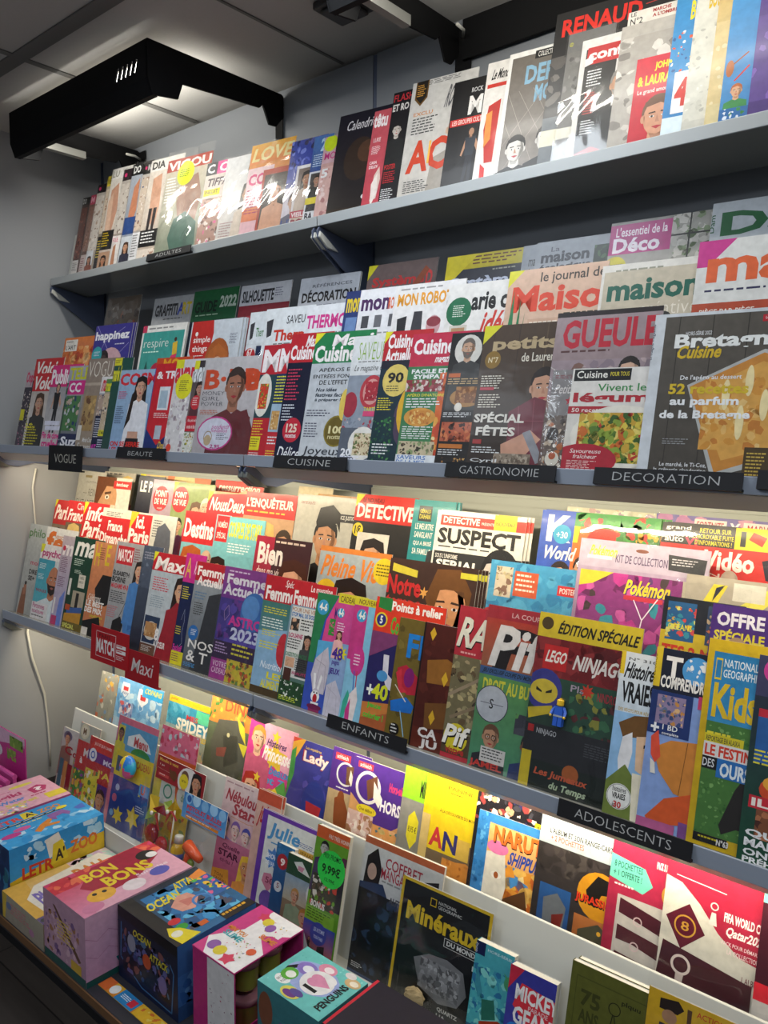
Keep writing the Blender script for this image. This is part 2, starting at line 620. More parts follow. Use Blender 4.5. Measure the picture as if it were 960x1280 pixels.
def film_sheet(x0, x1, z0, z1, y, amp, seed, nx=14, nz=16, back=None, tilt=0.0):
    """a wavy clear sheet facing -y"""
    R = random.Random(seed)
    ph = [R.uniform(0, 6) for _ in range(6)]
    mb = MB()
    vs = []
    for j in range(nz + 1):
        for i in range(nx + 1):
            u, v = i / nx, j / nz
            d = math.sin(7 * u + 5 * v + ph[0]) * .5 + math.sin(13 * v - 6 * u + ph[1]) * .35 + math.sin(23 * u + 3 * v + ph[2]) * .3 + R.uniform(-.35, .35)
            edge = min(1, 6 * min(u, 1 - u, v, 1 - v))
            yy = y - amp * (0.5 + 0.5 * d) * edge - tilt * v
            zt = z1 + R.uniform(-.003, .003) if j == nz else z0 + (z1 - z0) * v
            vs.append((x0 + (x1 - x0) * u, yy, zt))
    n = nx + 1
    mb.add(vs, [(j * n + i, j * n + i + 1, (j + 1) * n + i + 1, (j + 1) * n + i) for j in range(nz) for i in range(nx)])
    return mb


LEAN = math.radians(12)
SHINGLE = {'A': 0.09}


def magazine(name, row, X, off, w, h, th, spec, label, cat, group, wrap=None, seed=1, full=None):
    """a magazine leaning on a step: front towards -y, spine at the left"""
    y0, z0 = ROWS[row]
    n = Vector((0, -math.cos(LEAN), math.sin(LEAN)))
    loc = Vector((X, y0, z0)) + n * off
    rot = Matrix.Rotation(-LEAN, 4, 'X') @ Matrix.Rotation(math.atan(SHINGLE.get(row, 0.045)), 4, 'Z')
    art = Art(full or w, h, seed, w).run(spec)
    k = min(1.0, .0008 / max(art.z, 1e-6))
    art.v = [(x, y, z * k) for x, y, z in art.v]
    art.z *= k
    first = spec.strip().split('\n')[0].split()
    bg = first[5] if first[0] == 'r' else 'ddd'
    V, F, Cc = [], [], []
    box_geo(V, F, Cc, 0, w, -th, -th + .0004, 0, h, bg)           # front cover
    box_geo(V, F, Cc, 0, w, -.0004, 0, 0, h, 'd4d4d0')            # back cover
    box_geo(V, F, Cc, 0, .0005, -th, 0, 0, h, bg)                 # spine
    art.into(V, F, Cc, lambda x, y, z: (x, -th - .00003 - z, y))
    o = link(name, ink_mesh(name, V, F, Cc), M_CARD if wrap == 'card' else M_PRINT)
    o.matrix_world = Matrix.Translation(loc) @ rot
    tag(o, label, cat, group)
    pg = MB()
    pg.box(.0008, w - .001, -th + .0006, -.0006, .0008, h - .0012)
    pg.build('pages', M_PAGES, o)
    if wrap in ('film', 'bag'):
        a, top = (.0012, .004) if wrap == 'film' else (.005, .03)
        f = film_sheet(-.004, w + .006, 0.0, h + top, -th - art.z - .0006, a, seed)
        s = f.build('plastic_sleeve', M_FILM if wrap == 'film' and row != 'A' else M_BAG, o, smooth=True)
        s['label'] = 'clear wrinkled plastic sleeve'
    return o

# ------------------------------------------------------------------ the room
def structure(name, mb, mat):
    o = mb.build(name, mat)
    tag(o, kind='structure')
    return o


def floor_mat():
    m, nt, b = new_mat('dark_wood_planks')
    tc = nt.nodes.new('ShaderNodeTexCoord')
    br = nt.nodes.new('ShaderNodeTexBrick')
    br.inputs['Scale'].default_value = 1.0
    br.inputs['Brick Width'].default_value = 1.2
    br.inputs['Row Height'].default_value = 0.19
    br.inputs['Mortar Size'].default_value = 0.002
    br.inputs['Color1'].default_value = rgb('6e635b')
    br.inputs['Color2'].default_value = rgb('4c443f')
    br.inputs['Mortar'].default_value = rgb('2a2523')
    nz = nt.nodes.new('ShaderNodeTexNoise')
    nz.inputs['Scale'].default_value = 6
    nz.inputs['Detail'].default_value = 6
    mp = nt.nodes.new('ShaderNodeMapping')
    mp.inputs['Scale'].default_value = (1, 9, 1)
    mx = nt.nodes.new('ShaderNodeMix')
    mx.data_type = 'RGBA'
    mx.blend_type = 'MULTIPLY'
    mx.inputs[0].default_value = 0.5
    L = nt.links.new
    L(tc.outputs['Object'], br.inputs['Vector'])
    L(tc.outputs['Object'], mp.inputs[0])
    L(mp.outputs[0], nz.inputs['Vector'])
    L(br.outputs['Color'], mx.inputs[6])
    L(nz.outputs['Fac'], mx.inputs[7])
    L(mx.outputs[2], b.inputs['Base Color'])
    b.inputs['Roughness'].default_value = 0.45
    return m


M_WALL = plain('grey_wall_paint', 'a6a8ac', 0.75, bump=0.06, scale=180)
M_CEIL = plain('ceiling_tile', 'c0bdb8', 0.9, bump=0.15, scale=120, var=0.04)
M_CEILBAR = plain('ceiling_grid_bar', '75736f', 0.8)

m = MB(); m.box(0, 6, -4.2, 0.1, -0.05, 0); structure('floor', m, floor_mat())
m = MB(); m.box(0, 6, -4.2, 0.1, CEIL, CEIL + 0.05); structure('ceiling', m, M_CEIL)
m = MB(); m.box(-0.08, 0, -4.2, 0.1, 0, CEIL); structure('wall_left', m, M_WALL)
m = MB(); m.box(0, 6, 0.02, 0.1, 0, CEIL); structure('wall_back', m, M_DARKPANEL)
n = 0
for y0, y1 in ((-0.62, -0.575), (-1.27, -1.25), (-1.95, -1.93)):
    n += 1
    m = MB(); m.box(0, 6, y0, y1, CEIL - .004, CEIL); structure('trim_%d' % n, m, M_CEILBAR)
for x in (0.59, 1.272, 1.954, 2.636, 3.318):
    n += 1
    m = MB()
    ys = [-4.2, -1.95, -1.93, -1.27, -1.25, -0.62, -0.575, 0]
    m.box(x, x + (.022 if x < 1 else .008), -4.2, 0, CEIL - .0035, CEIL - .0002)
    structure('trim_%d' % n, m, M_CEILBAR)
for k, (lx, ly) in enumerate(PANELS):
    o = empty('ceiling_light', (lx, ly, CEIL))
    tag(o, 'square white ceiling light panel over the aisle', 'light', 'ceiling light panels')
    m = MB(); m.box(-.3, .3, -.3, .3, -.018, 0); m.build('frame', M_WHITEPLASTIC, o)
    m = MB(); m.box(-.28, .28, -.28, .28, -.022, -.018); m.build('diffuser', emit_mat('lit_diffuser', (0.9, 0.95, 1.0), 2.2), o)

# ------------------------------------------------------------------ the rack
BAYS = [(0.02, 1.393), (1.407, 2.79)]
for k, (x0, x1) in enumerate(BAYS):
    m = MB()
    m.box(x0, x1, -0.004, 0.012, 0.0, 1.408)
    m.box(x0, x1, -0.004, 0.012, 1.408, 2.563, 1)
    m.box(x0, x1, -0.010, -0.004, 1.372, 1.392)
    m.box(x0, x1, -0.007, -0.004, 1.335, 1.345)
    o = m.build('back_panel', [M_PANEL, M_DARKPANEL])
    tag(o, ['pale metal back panel of the rack beside the left wall', 'pale metal back panel of the rack behind the comics and cookery magazines'][k], 'panel', 'rack back panels')
for k, x in enumerate((0.006, 1.4, 2.797)):
    m = MB()
    m.box(x - .006, x + .006, -0.003, 0.015, 0, 2.56)
    o = m.build('rack_upright', M_BRACKET)
    tag(o, ['slotted rack upright in the corner by the left wall', 'slotted rack upright between the two back panels', 'slotted rack upright at the far end of the rack'][k], 'upright', 'rack uprights')

TL = math.tan(LEAN)


def bracket_plate(x, prof, parent, mat=None):
    m = MB()
    m.prism_x(prof, x - .0025, x + .0025)
    return m.build('bracket', mat or M_BRACKET, parent, bevel=.0008)


TIERS = {
    'A': dict(front=-.222, zb=2.071, rail=.024, back=-.080, zback=2.047, rows=['A'], under='satin'),
    'B': dict(front=-.466, zb=1.465, rail=.026, back=-.014, zback=1.410, rows=['B1', 'B2', 'B3']),
    'C': dict(front=-.441, zb=.864, rail=.030, back=-.014, zback=.812, rows=['C1', 'C2', 'C3', 'C4']),
}
ROWS = {'A': (-.168, 2.078), 'B1': (-.437, 1.477), 'B2': (-.316, 1.594), 'B3': (-.175, 1.697),
        'C1': (-.391, .8805), 'C2': (-.300, .990), 'C3': (-.184, 1.093), 'C4': (-.110, 1.122),
        'D1': (-.445, .338), 'D2': (-.325, .512)}
SHELF_LABEL = {
    ('A', 0): 'top grey shelf by the left wall carrying bagged magazines', ('A', 1): 'top grey shelf carrying music magazines and comic albums',
    ('B', 0): 'middle grey shelf by the left wall under the beauty magazines', ('B', 1): 'middle grey shelf under the cookery and decoration magazines',
    ('C', 0): 'lower grey shelf by the left wall under the celebrity and women magazines', ('C', 1): 'lower grey shelf under the children and comics magazines'}
for t, d in TIERS.items():
    for k, (x0, x1) in enumerate(BAYS):
        xa, xb = (x0 - .008, 1.398) if k == 0 else (1.402, x1)
        root = empty('rack_shelf', ((xa + xb) / 2, 0, 0))
        tag(root, SHELF_LABEL[(t, k)], 'shelf', 'sloping rack shelves')
        cx = (xa + xb) / 2
        f, zb, rl, bk, zk = d['front'], d['zb'], d['rail'], d['back'], d['zback']
        # stepped tray outline: under side, then the treads from the back to the front
        prof = [(f + .004, zb), (bk, zk)]
        rows = [ROWS[r] for r in d['rows']]
        top = []
        for i, (y, z) in enumerate(rows):
            if i:
                py, pz = rows[i - 1]
                ry = py + .004
                # riser of the row before, leaned, up to this tread
                zt = z + TL * (y - ry)
                for _ in range(4):
                    yy = ry + (zt - pz) * TL
                    zt = z + TL * (y - yy)
                top.append((ry, pz - .004 * TL))
                top.append((yy, zt))
            else:
                top.append((f + .004, z - TL * (f + .004 - y)))
        ly, lz = rows[-1]
        top.append((min(bk, ly + .012), lz - TL * (min(bk, ly + .012) - ly)))
        if t == 'A':
            top = [(f + .004, rows[0][1] + TL * (rows[0][0] - f - .004)), (bk, rows[0][1] - TL * (bk - rows[0][0]))]
        # treads drop a hair below the magazines
        outline = prof + [(y, z - .0006) for y, z in reversed(top)]
        m = MB()
        xs = xa
        if t == 'B' and k == 0:      # the steps stop short of the left wall
            xs = .135
            fy, fz = top[0]
            m.prism_x(prof + [(bk, fz - TL * (bk - fy) - .0006 if fz - TL * (bk - fy) > zk + .004 else zk + .004), (fy, fz - .0006)], xa - cx, xs - cx)
        m.prism_x(outline, xs - cx, xb - cx)
        deck = m.build('stepped_tray' if t != 'A' else 'shelf_board', M_UNDER, root)
        m = MB()
        m.prism_x([(f, zb - .001), (f + .004, zb - .001), (f + .004, zb + rl), (f, zb + rl)], xa - cx, xb - cx)
        m.build('price_rail', M_SHELF if t == 'A' else M_SHELF_D, root, bevel=.001)
        if t == 'A':
            m = MB()
            y0, z0 = ROWS['A']
            m.prism_x([(y0 + .006, z0 - .002), (y0 + .012, z0 - .003), (y0 + .012 + .19 * TL, z0 + .19), (y0 + .006 + .19 * TL, z0 + .19)], xa - cx, xb - cx)
            m.build('backrest', M_STEP, root)
        for x in (xa + .002, xb - .012):
            sl = (zk - zb) / (bk - f)
            if t == 'A':
                pr = [(f + .004, zb - .002), (f - .004, zb - .012), (f - .002, zb - .03), (f + .03, zb - .055), (-.06, zb - .14), (-.012, zb - .2), (-.012, zk + .02), (bk, zk - .001)]
            else:
                pr = [(f + .004, zb - .002), (f - .003, zb - .012), (f + .004, zb - .026), (f + .045, zb - .046), (f + .1, zb - .056), (f + .16, zb - .044), (-.014, zk - .035), (-.014, zk - .001)]
            b = bracket_plate(x - cx, pr, root)
            m = MB()
            m.prism_x([(f + .002, zb - .014), (f - .002, zb - .028), (f + .03, zb - .052), (f + .07, zb - .056), (f + .03, zb - .03)], x - cx - .008, x - cx + .008)
            m.build('end_cap', M_WHITEPLASTIC if t == 'A' else plain('smoked_plastic', '6d6f6a', .3), b, bevel=.002)
# lamps under the middle and the lower shelf, each behind a satin metal reflector strip
M_REFL = plain('satin_reflector', 'd8cec2', 0.32, 0.25)
for t, pw in (('B', 4.8), ('C', 5.0)):
    f, zb = TIERS[t]['front'], TIERS[t]['zb']
    for k, (x0, x1) in enumerate(BAYS):
        root = empty('tube_light', ((x0 + x1) / 2, f + .05, zb - .02))
        tag(root, 'warm tube light fixed under the %s shelf, %s' % ({'B': 'middle', 'C': 'lower'}[t], ['by the left wall', 'over the comics end'][k]), 'light', 'tube lights under the shelves')
        L = (x1 - x0) / 2 - .03
        m = MB(); m.prism_x([(-.0455, .0175), (-.014, -.008), (-.0135, -.0068), (-.044, .0185)], -L, L); m.build('reflector', M_REFL, root)
        m = MB(); m.box(-L + .03, L - .03, -.012, .010, .006, .0115); m.build('housing', M_WHITEPLASTIC, root)
        m = MB(); m.tube([(-L + .04, -.004, -.0005), (L - .04, -.004, -.0005)], .0042, 10); m.build('tube', M_TUBE, root, smooth=True)
        al = area_light('tube_lamp', (0, .004, -.003), (math.radians(62), 0, 0), 2 * L - .08, .010, pw, WARM)
        al.parent = root
# bottom deck and its stepped kids' display
root = empty('base_deck', (1.4, 0, 0))
tag(root, 'dark base deck at floor level carrying the toy boxes', 'deck')
m = MB(); m.box(-1.38, 1.4, -.825, -.46, .215, .25); m.build('deck_board', plain('dark_deck_board', '2a2a30', .45), root, bevel=.002)
m = MB(); m.box(-1.38, 1.4, -.70, -.02, 0, .214); m.build('plinth', M_DARK, root)
m = MB(); m.box(-1.38, 1.4, -.829, -.8255, .228, .249); m.build('wood_edge', plain('brown_wood_edge', '6b4a2c', .5, var=.2, scale=40), root)
for k, (x0, x1) in enumerate(((.40, 1.393), (1.407, 2.79))):
    root = empty('display_step', ((x0 + x1) / 2, 0, 0))
    tag(root, ['pale metal display step behind the toy boxes by the left wall', 'pale metal display step in front of the sticker albums'][k], 'step', 'display steps')
    y1, z1 = ROWS['D1']; y2, z2 = ROWS['D2']
    ym = y1 + .012 + (.603 - z1) * TL
    prof = [(-.519, .2505), (-.014, .2505), (-.014, z2 - TL * (-.014 - y2) - .001), (ym + .006, z2 - TL * (ym + .006 - y2) - .001), (ym + .006, .603), (ym, .603), (y1 + .012, z1 - .012 * TL - .0006), (-.515, z1 + .07 * TL - .0006), (-.515, z1 + .040), (-.519, z1 + .040)]
    w = (x1 - x0) / 2 + .005
    m = MB(); m.prism_x(prof, -w, w); m.build('step_tray', M_STEP, root, bevel=.001)

# ------------------------------------------------------------------ light hoods over the top shelf


def plate(name, outline, holes, th, mat, parent):
    """flat plate with real slots, outline in its own xy, thickness along z"""
    cu = bpy.data.curves.new(name, 'CURVE')
    cu.dimensions = '2D'
    cu.fill_mode = 'BOTH'
    cu.extrude = th / 2
    for poly in [outline] + holes:
        sp = cu.splines.new('POLY')
        sp.points.add(len(poly) - 1)
        for i, (x, y) in enumerate(poly):
            sp.points[i].co = (x, y, 0, 1)
        sp.use_cyclic_u = True
    ob = bpy.data.objects.new(name, cu)
    COL.objects.link(ob)
    dg = bpy.context.evaluated_depsgraph_get()
    me = bpy.data.meshes.new_from_object(ob.evaluated_get(dg))
    bpy.data.objects.remove(ob)
    o = link(name, me, [mat], parent)
    return o


def hood(x0, x1, label, power):
    root = empty('light_hood', ((x0 + x1) / 2, 0, 2.54))
    tag(root, label, 'light', 'black light hoods')
    w = (x1 - x0) / 2
    slots = []
    for c in (w - .105,):
        for k in range(5):
            u = c - .045 + k * .0215
            slots.append([(u, -.067), (u + .009, -.070), (u + .021, -.040), (u + .013, -.038)])
    p = plate('fascia', [(-w, -.094), (w, -.094), (w, 0), (-w, 0)], slots, .004, M_BLACK, root)
    p.matrix_parent_inverse.identity()
    p.rotation_euler = (PI / 2, 0, 0)
    p.location = (0, -.474, 0)
    m = MB()
    m.prism_x([(-.476, -.094), (-.470, -.094), (-.456, -.134), (-.462, -.134)], -w, w)
    m.prism_x([(-.462, -.134), (-.456, -.1335), (-.446, -.1325), (-.446, -.1345)], -w, w)
    m.build('lower_lip', M_BLACK, root)
    side = [(-.476, 0), (-.476, -.094), (-.462, -.134), (-.384, -.122), (-.369, -.079), (-.103, -.058), (-.091, -.046), (-.067, -.095), (-.04, -.093), (-.0115, -.06), (-.0115, .0), (-.02, .004)]
    for sx in (-1, 1):
        m = MB(); m.prism_x(side, sx * w - .003, sx * w + .003)
        m.build('side_arm', M_BLACK, root)
        m = MB(); m.box(sx * w - .02 - .012 * sx, sx * w - .02 * sx + .02, -.012, -.0105, -.13, .0); m.build('wall_bracket', M_BLACK, root)
    m = MB(); m.box(-w + .01, w - .01, -.455, -.405, -.03, -.012); m.build('lamp_housing', M_WHITEPLASTIC, root)
    m = MB(); m.tube([(-w + .03, -.446, -.042), (w - .03, -.446, -.042)], .012, 10); m.build('tube', emit_mat('hood_tube', (1, .98, .92), 9.0), root, smooth=True)
    m = MB(); m.box(-w + .008, -w + .03, -.40, -.235, -.085, -.062); m.build('holder_bar', plain('grey_holder_bar', '8d8d88', .5), root)
    m = MB(); m.box(-w + .02, w - .02, -.022, -.0125, -.082, .012); m.build('back_plate', M_BLACK, root) if x0 > 1 else None
    m = MB(); m.tube([(-w + .02, -.02, -.03), (-w + .05, -.06, -.035), (-w + .06, -.10, -.04)], .004, 8); m.build('cable', M_WHITEPLASTIC, root, smooth=True)
    a = area_light('hood_lamp', (0, -.425, -.075), (math.radians(28), 0, 0), 2 * w - .08, .03, power, (1, .97, .88))
    a.parent = root
    a = area_light('hood_uplight', (0, -.27, -.05), (PI - math.radians(10), 0, 0), 2 * w - .12, .16, power * .5, (1, .97, .88))
    a.parent = root
    return root


hood(0.275, 1.04, 'black light hood over the top shelf, its slots glowing, by the left wall', 3.2)
hood(1.68, 2.62, 'black light hood over the comic albums, mostly cut off by the top of the view', 2.6)
m = MB()
m.box(1.44, 1.56, -.28, -.18, CEIL - .02, CEIL)
m.box(1.455, 1.545, -.27, -.19, CEIL - .03, CEIL - .02)
o = m.build('ceiling_sensor', plain('dark_plastic', '3c3c3c', .5), bevel=.006)
tag(o, 'small dark square fitting on the ceiling between the two light hoods', 'fitting')

# ------------------------------------------------------------------ signs on the rails


def sign(x0, x1, front, zc, h, text, label, bg='16161a', ink='b4b4b4', tilt=14, thin=True, spec=None, ypush=.003):
    w = x1 - x0
    a = Art(w * 1000, h * 1000, 3)
    a.run(spec if spec else 'r 0 0 100 100 %s\n%s %g 24 %g 50 %s %s' % (bg, 's' if thin else 't', 50 - min(36, 4.2 * len(text)), min(72, 8.4 * len(text)), ink, text))
    V, F, Cc = [], [], []
    box_geo(V, F, Cc, 0, w, 0, .0016, 0, h, bg)
    box_geo(V, F, Cc, 0, w, .0016, .010, 0, .004, bg)
    a.into(V, F, Cc, lambda x, y, z: (x / 1000, -z - .00004, y / 1000))
    o = link('shelf_sign', ink_mesh('shelf_sign', V, F, Cc), M_MATT)
    o.location = (x0, front - ypush - .008, zc - h / 2)
    o.rotation_euler = (math.radians(-tilt), 0, 0)
    tag(o, label, 'sign', 'rail signs')
    return o


sign(0.6456, 0.8773, -0.2220, 2.0864, 0.0222, 'ADULTES', 'small dark sign reading ADULTES on the top shelf edge', bg='16161a', tilt=14)
sign(0.8520, 1.0875, -0.4660, 1.4837, 0.0318, 'BEAUTÉ', 'dark sign reading BEAUTÉ on the middle shelf rail', bg='16161a', tilt=14)
sign(1.5165, 1.7454, -0.4660, 1.4807, 0.0286, 'CUISINE', 'dark sign reading CUISINE on the middle shelf rail', bg='16161a', tilt=14)
sign(2.0035, 2.2365, -0.4660, 1.4816, 0.0290, 'GASTRONOMIE', 'dark sign reading GASTRONOMIE on the middle shelf rail', bg='16161a', tilt=14)
sign(2.3069, 2.5416, -0.4660, 1.4828, 0.0279, 'DECORATION', 'dark sign reading DECORATION on the middle shelf rail', bg='16161a', tilt=14)
sign(2.5610, 2.6769, -0.4660, 1.4881, 0.0278, '', 'blank-looking dark sign cut off by the edge of the view beside DECORATION', bg='16161a', tilt=14)
sign(1.6673, 1.8983, -0.4410, 0.8989, 0.0296, 'ENFANTS', 'black sign reading ENFANTS on the lower shelf rail', bg='16161a', tilt=14)
sign(2.2496, 2.4884, -0.4410, 0.8832, 0.0311, 'ADOLESCENTS', 'black sign reading ADOLESCENTS on the lower shelf rail', bg='16161a', tilt=14)
sign(0.4640, 0.6691, -0.4660, 1.4574, 0.0785, 'VOGUE', 'small black card with thin white capitals hanging from the middle shelf rail', bg='101012', tilt=4, spec='r 0 0 100 100 101012\ns 18 34 64 34 c8c4b8 VOGUE', ypush=.006)
sign(0.6469, 0.8556, -0.4410, 0.8960, 0.1084, 'MATCH', 'red card with white framed word hanging from the lower shelf rail', bg='b8141e', tilt=4, spec='r 0 0 100 100 b8141e\nr 14 14 52 1.5 e0c8c8\nr 14 84 52 1.5 e0c8c8\nr 14 14 1 71 e0c8c8\nr 66 14 1 71 e0c8c8\nt 22 20 30 11 5a1014 PARIS\nb 16 34 48 40 f0eae6 MATCH\nr 69 36 24 10 f0eae6\nr 69 50 24 10 f0eae6\nq 70 38 20 8 1 b8141e\nq 70 52 20 8 1 b8141e\nq 69 66 22 14 2 f0d8d8', ypush=.006)
sign(0.8400, 1.0093, -0.4410, 0.8655, 0.0887, 'Maxi', 'red card with plain white word hanging from the lower shelf rail', bg='a8141e', tilt=4, spec='r 0 0 100 100 a8141e\nj 18 24 62 46 e0d4d0 Maxi', ypush=.006)

# ------------------------------------------------------------------ cable and wall things
m = MB()
m.tube([(.012, -.30, 1.40), (.012, -.315, 1.33), (.012, -.31, 1.22), (.012, -.30, 1.05), (.012, -.31, .90)], .0035, 8)
o = m.build('power_cable', M_WHITEPLASTIC, smooth=True)
tag(o, 'cream cable hanging down the left wall under the middle shelf', 'cable')
m = MB()
m.tube([(.03, -.35, .83), (.03, -.36, .80), (.028, -.345, .70), (.022, -.30, .55), (.02, -.29, .45), (.02, -.285, .36), (.02, -.285, .26)], .004, 8)
o = m.build('power_cable', M_WHITEPLASTIC, smooth=True)
tag(o, 'cream cable curving down the left wall under the lower shelf', 'cable')

# ------------------------------------------------------------------ toy boxes on the base deck


def carton(name, x0, x1, y0, y1, z0, z1, top, front, right, label, base, spin=0, cat='box', toprot='y', seed=2):
    """closed carton; top art reads along +y (toprot 'y') or +x (toprot 'x'); front faces -y, right faces +x"""
    w, d, h = x1 - x0, y1 - y0, z1 - z0
    V, F, Cc = [], [], []
    hx, hy = w / 2, d / 2
    box_geo(V, F, Cc, -hx, hx, -hy, hy, 0, h, base)
    e = .0003
    if top:
        if toprot == 'y':
            Art(d, w, seed).run(top).into(V, F, Cc, lambda x, y, z: (hx - y, -hy + x, h + e + z))
        else:
            Art(w, d, seed).run(top).into(V, F, Cc, lambda x, y, z: (-hx + x, -hy + y, h + e + z))
    if front:
        Art(w, h, seed + 1).run(front).into(V, F, Cc, lambda x, y, z: (-hx + x, -hy - e - z, y))
    if right:
        Art(d, h, seed + 2).run(right).into(V, F, Cc, lambda x, y, z: (hx + e + z, -hy + x, y))
    o = link(name, ink_mesh(name, V, F, Cc), M_CARD)
    o.location = ((x0 + x1) / 2, (y0 + y1) / 2, z0)
    o.rotation_euler = (0, 0, math.radians(spin))
    tag(o, label, cat, 'toy boxes on the base deck')
    # lid flap with a thin overhang
    m = MB()
    m.box(-hx - .001, hx + .001, -hy - .0015, -hy - .0003, h - .022, h + .0003)
    return o


carton('toy_box', .435, .632, -.79, -.523, .25, .425, '''r 0 0 100 100 d8a0b4 e0a8bc
p e0d0d8 0 0 40 0 20 12 0 20
e 70 16 14 5 e0d05a
q 12 24 44 5 1 c86a90
b 18 34 44 18 b83068 Magiki
b 30 54 30 12 5a8ad0 Water
b 34 68 36 12 d8c45a Secret
p b83068 70 38 84 30 92 42 86 56 72 58
b 76 38 10 14 f0e4ea ?
n 4 80 50 20 16 5 d8a0b4 e8d45a 6ab0d0 f0e8e8
r 78 70 22 20 e0c83a
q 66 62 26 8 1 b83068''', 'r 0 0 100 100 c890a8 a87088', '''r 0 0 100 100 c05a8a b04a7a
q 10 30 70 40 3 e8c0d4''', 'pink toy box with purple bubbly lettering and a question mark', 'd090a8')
carton('toy_box', .637, .822, -.80, -.523, .25, .421, '''r 0 0 100 100 2a90d0 3aa0dc
n 0 60 100 40 14 12 3aa0dc 8ac4e8 b8dcf0 2a90d0
b 4 10 34 14 d8402a LETR
p e0c82a 40 4 48 4 54 26 38 26
b 42 8 10 14 2a1c1c A'
b 56 10 24 14 d88a2a ZOO
r 4 28 76 6 1c1c1c
q 6 29.5 70 4 1 d8d8d8
q 26 38 34 6 1 e0d84a
e 14 62 10 7 c03a8a
e 28 52 9 6 d85a9a
p d8842a 34 74 44 60 56 50 60 54 52 66 62 70 60 76 46 72 38 82
p 8a5aa0 58 38 76 36 80 52 76 60 72 50 64 52 62 62 58 56
e 78 28 6 5 e0d02a
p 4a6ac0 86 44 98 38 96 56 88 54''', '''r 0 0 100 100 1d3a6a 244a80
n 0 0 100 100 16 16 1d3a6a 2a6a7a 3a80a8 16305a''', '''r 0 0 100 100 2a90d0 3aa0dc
p d8b42a 0 54 100 24 100 100 0 100
n 10 0 90 30 10 8 2a90d0 a8d4ec c8e4f4
p e8e4d8 36 6 50 0 56 30 40 40
b 12 38 32 20 c83a24 LETR
p e0c82a 44 18 54 14 60 50 42 52
b 46 28 10 20 2a1c1c A'
b 62 24 30 22 d8702a ZOO
r 12 60 70 9 1c1c1c
q 14 62 64 6 1 d8d8d8
r 12 78 22 6 1c1c1c
q 44 74 40 8 1 8a3a5a''', 'bright blue toy box with cartoon animals and red-orange lettering over yellow', '2a7ac0', spin=0)
carton('toy_box', .826, 1.052, -.823, -.523, .25, .320, '''r 0 0 100 100 d8b05a e0c4b0
n 60 0 40 100 16 16 d8c4b8 b8d0c0 e0b8c0 c8a8c0
p d8a848 0 0 20 0 10 100 0 100
p e4dccc 8 40 22 18 90 6 96 26 84 44 26 86 10 84
b 14 34 38 30 7a6ab0 PUFFER
b 56 20 34 26 d0843a BALL
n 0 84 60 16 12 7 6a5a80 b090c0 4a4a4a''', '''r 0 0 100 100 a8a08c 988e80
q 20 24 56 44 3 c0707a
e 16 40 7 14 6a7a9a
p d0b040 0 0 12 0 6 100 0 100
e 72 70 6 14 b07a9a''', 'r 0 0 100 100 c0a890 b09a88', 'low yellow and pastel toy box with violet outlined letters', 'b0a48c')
carton('toy_box', 1.058, 1.256, -.823, -.525, .25, .424, '''r 0 0 100 100 c02c4a d88aa8
n 0 0 100 30 20 10 c02c3c d84a4a c83a6a e06a4a
p d8a0b4 10 100 30 40 60 60 100 30 100 100
p a01c3a 18 40 40 6 84 0 92 40 60 70 30 72
b 26 12 30 22 e0c42a BON
b 36 38 44 24 e0c42a BONS
t 60 62 30 9 e8d8e0 Surprise
e 26 70 12 14 e0a83a
e 22 64 2 222
e 30 66 2 222
e 52 80 10 12 e0d4d8
e 84 30 9 12 1c1a1c
e 88 34 5 7 e4e0e0
e 78 76 9 10 5a5ab0
e 12 88 9 10 c87a9a''', '''r 0 0 100 100 b890a4 a88098
n 6 20 80 66 40 7 b890a4 8a6a90 d0a8b8 a07050 7a5a88
p 6a4a3a 24 14 30 14 90 68 84 72
q 34 30 40 30 4 d8b84a
r 66 74 24 14 c8a03a
r 0 88 100 12 24504c''', '''r 0 0 100 100 d4a8c4 c896b8
w b880a0 .5 0 30 10 40 20 30 30 40 40 30
w b880a0 .5 0 55 10 65 20 55 30 65
e 50 24 22 14 4a3a80
e 62 12 9 8 1c1a20
e 44 20 6 6 1c1a20
e 66 28 7 6 e0dce4
e 62 52 24 15 a8b4dc
e 42 50 8 8 1c1a20
e 70 44 8 8 1c1a20
p 1f7a84 26 76 86 62 88 80 30 90
b 36 72 12 5 e8e8e8 VU
t 52 71 10 4 e8e8e8 À LA
b 44 78 26 8 e8e8e8 TV
r 0 91 100 9 1f5450
r 40 93 34 5 b8c8c4''', 'pink toy box with fat yellow letters and black-eyed animals', 'b890a8')
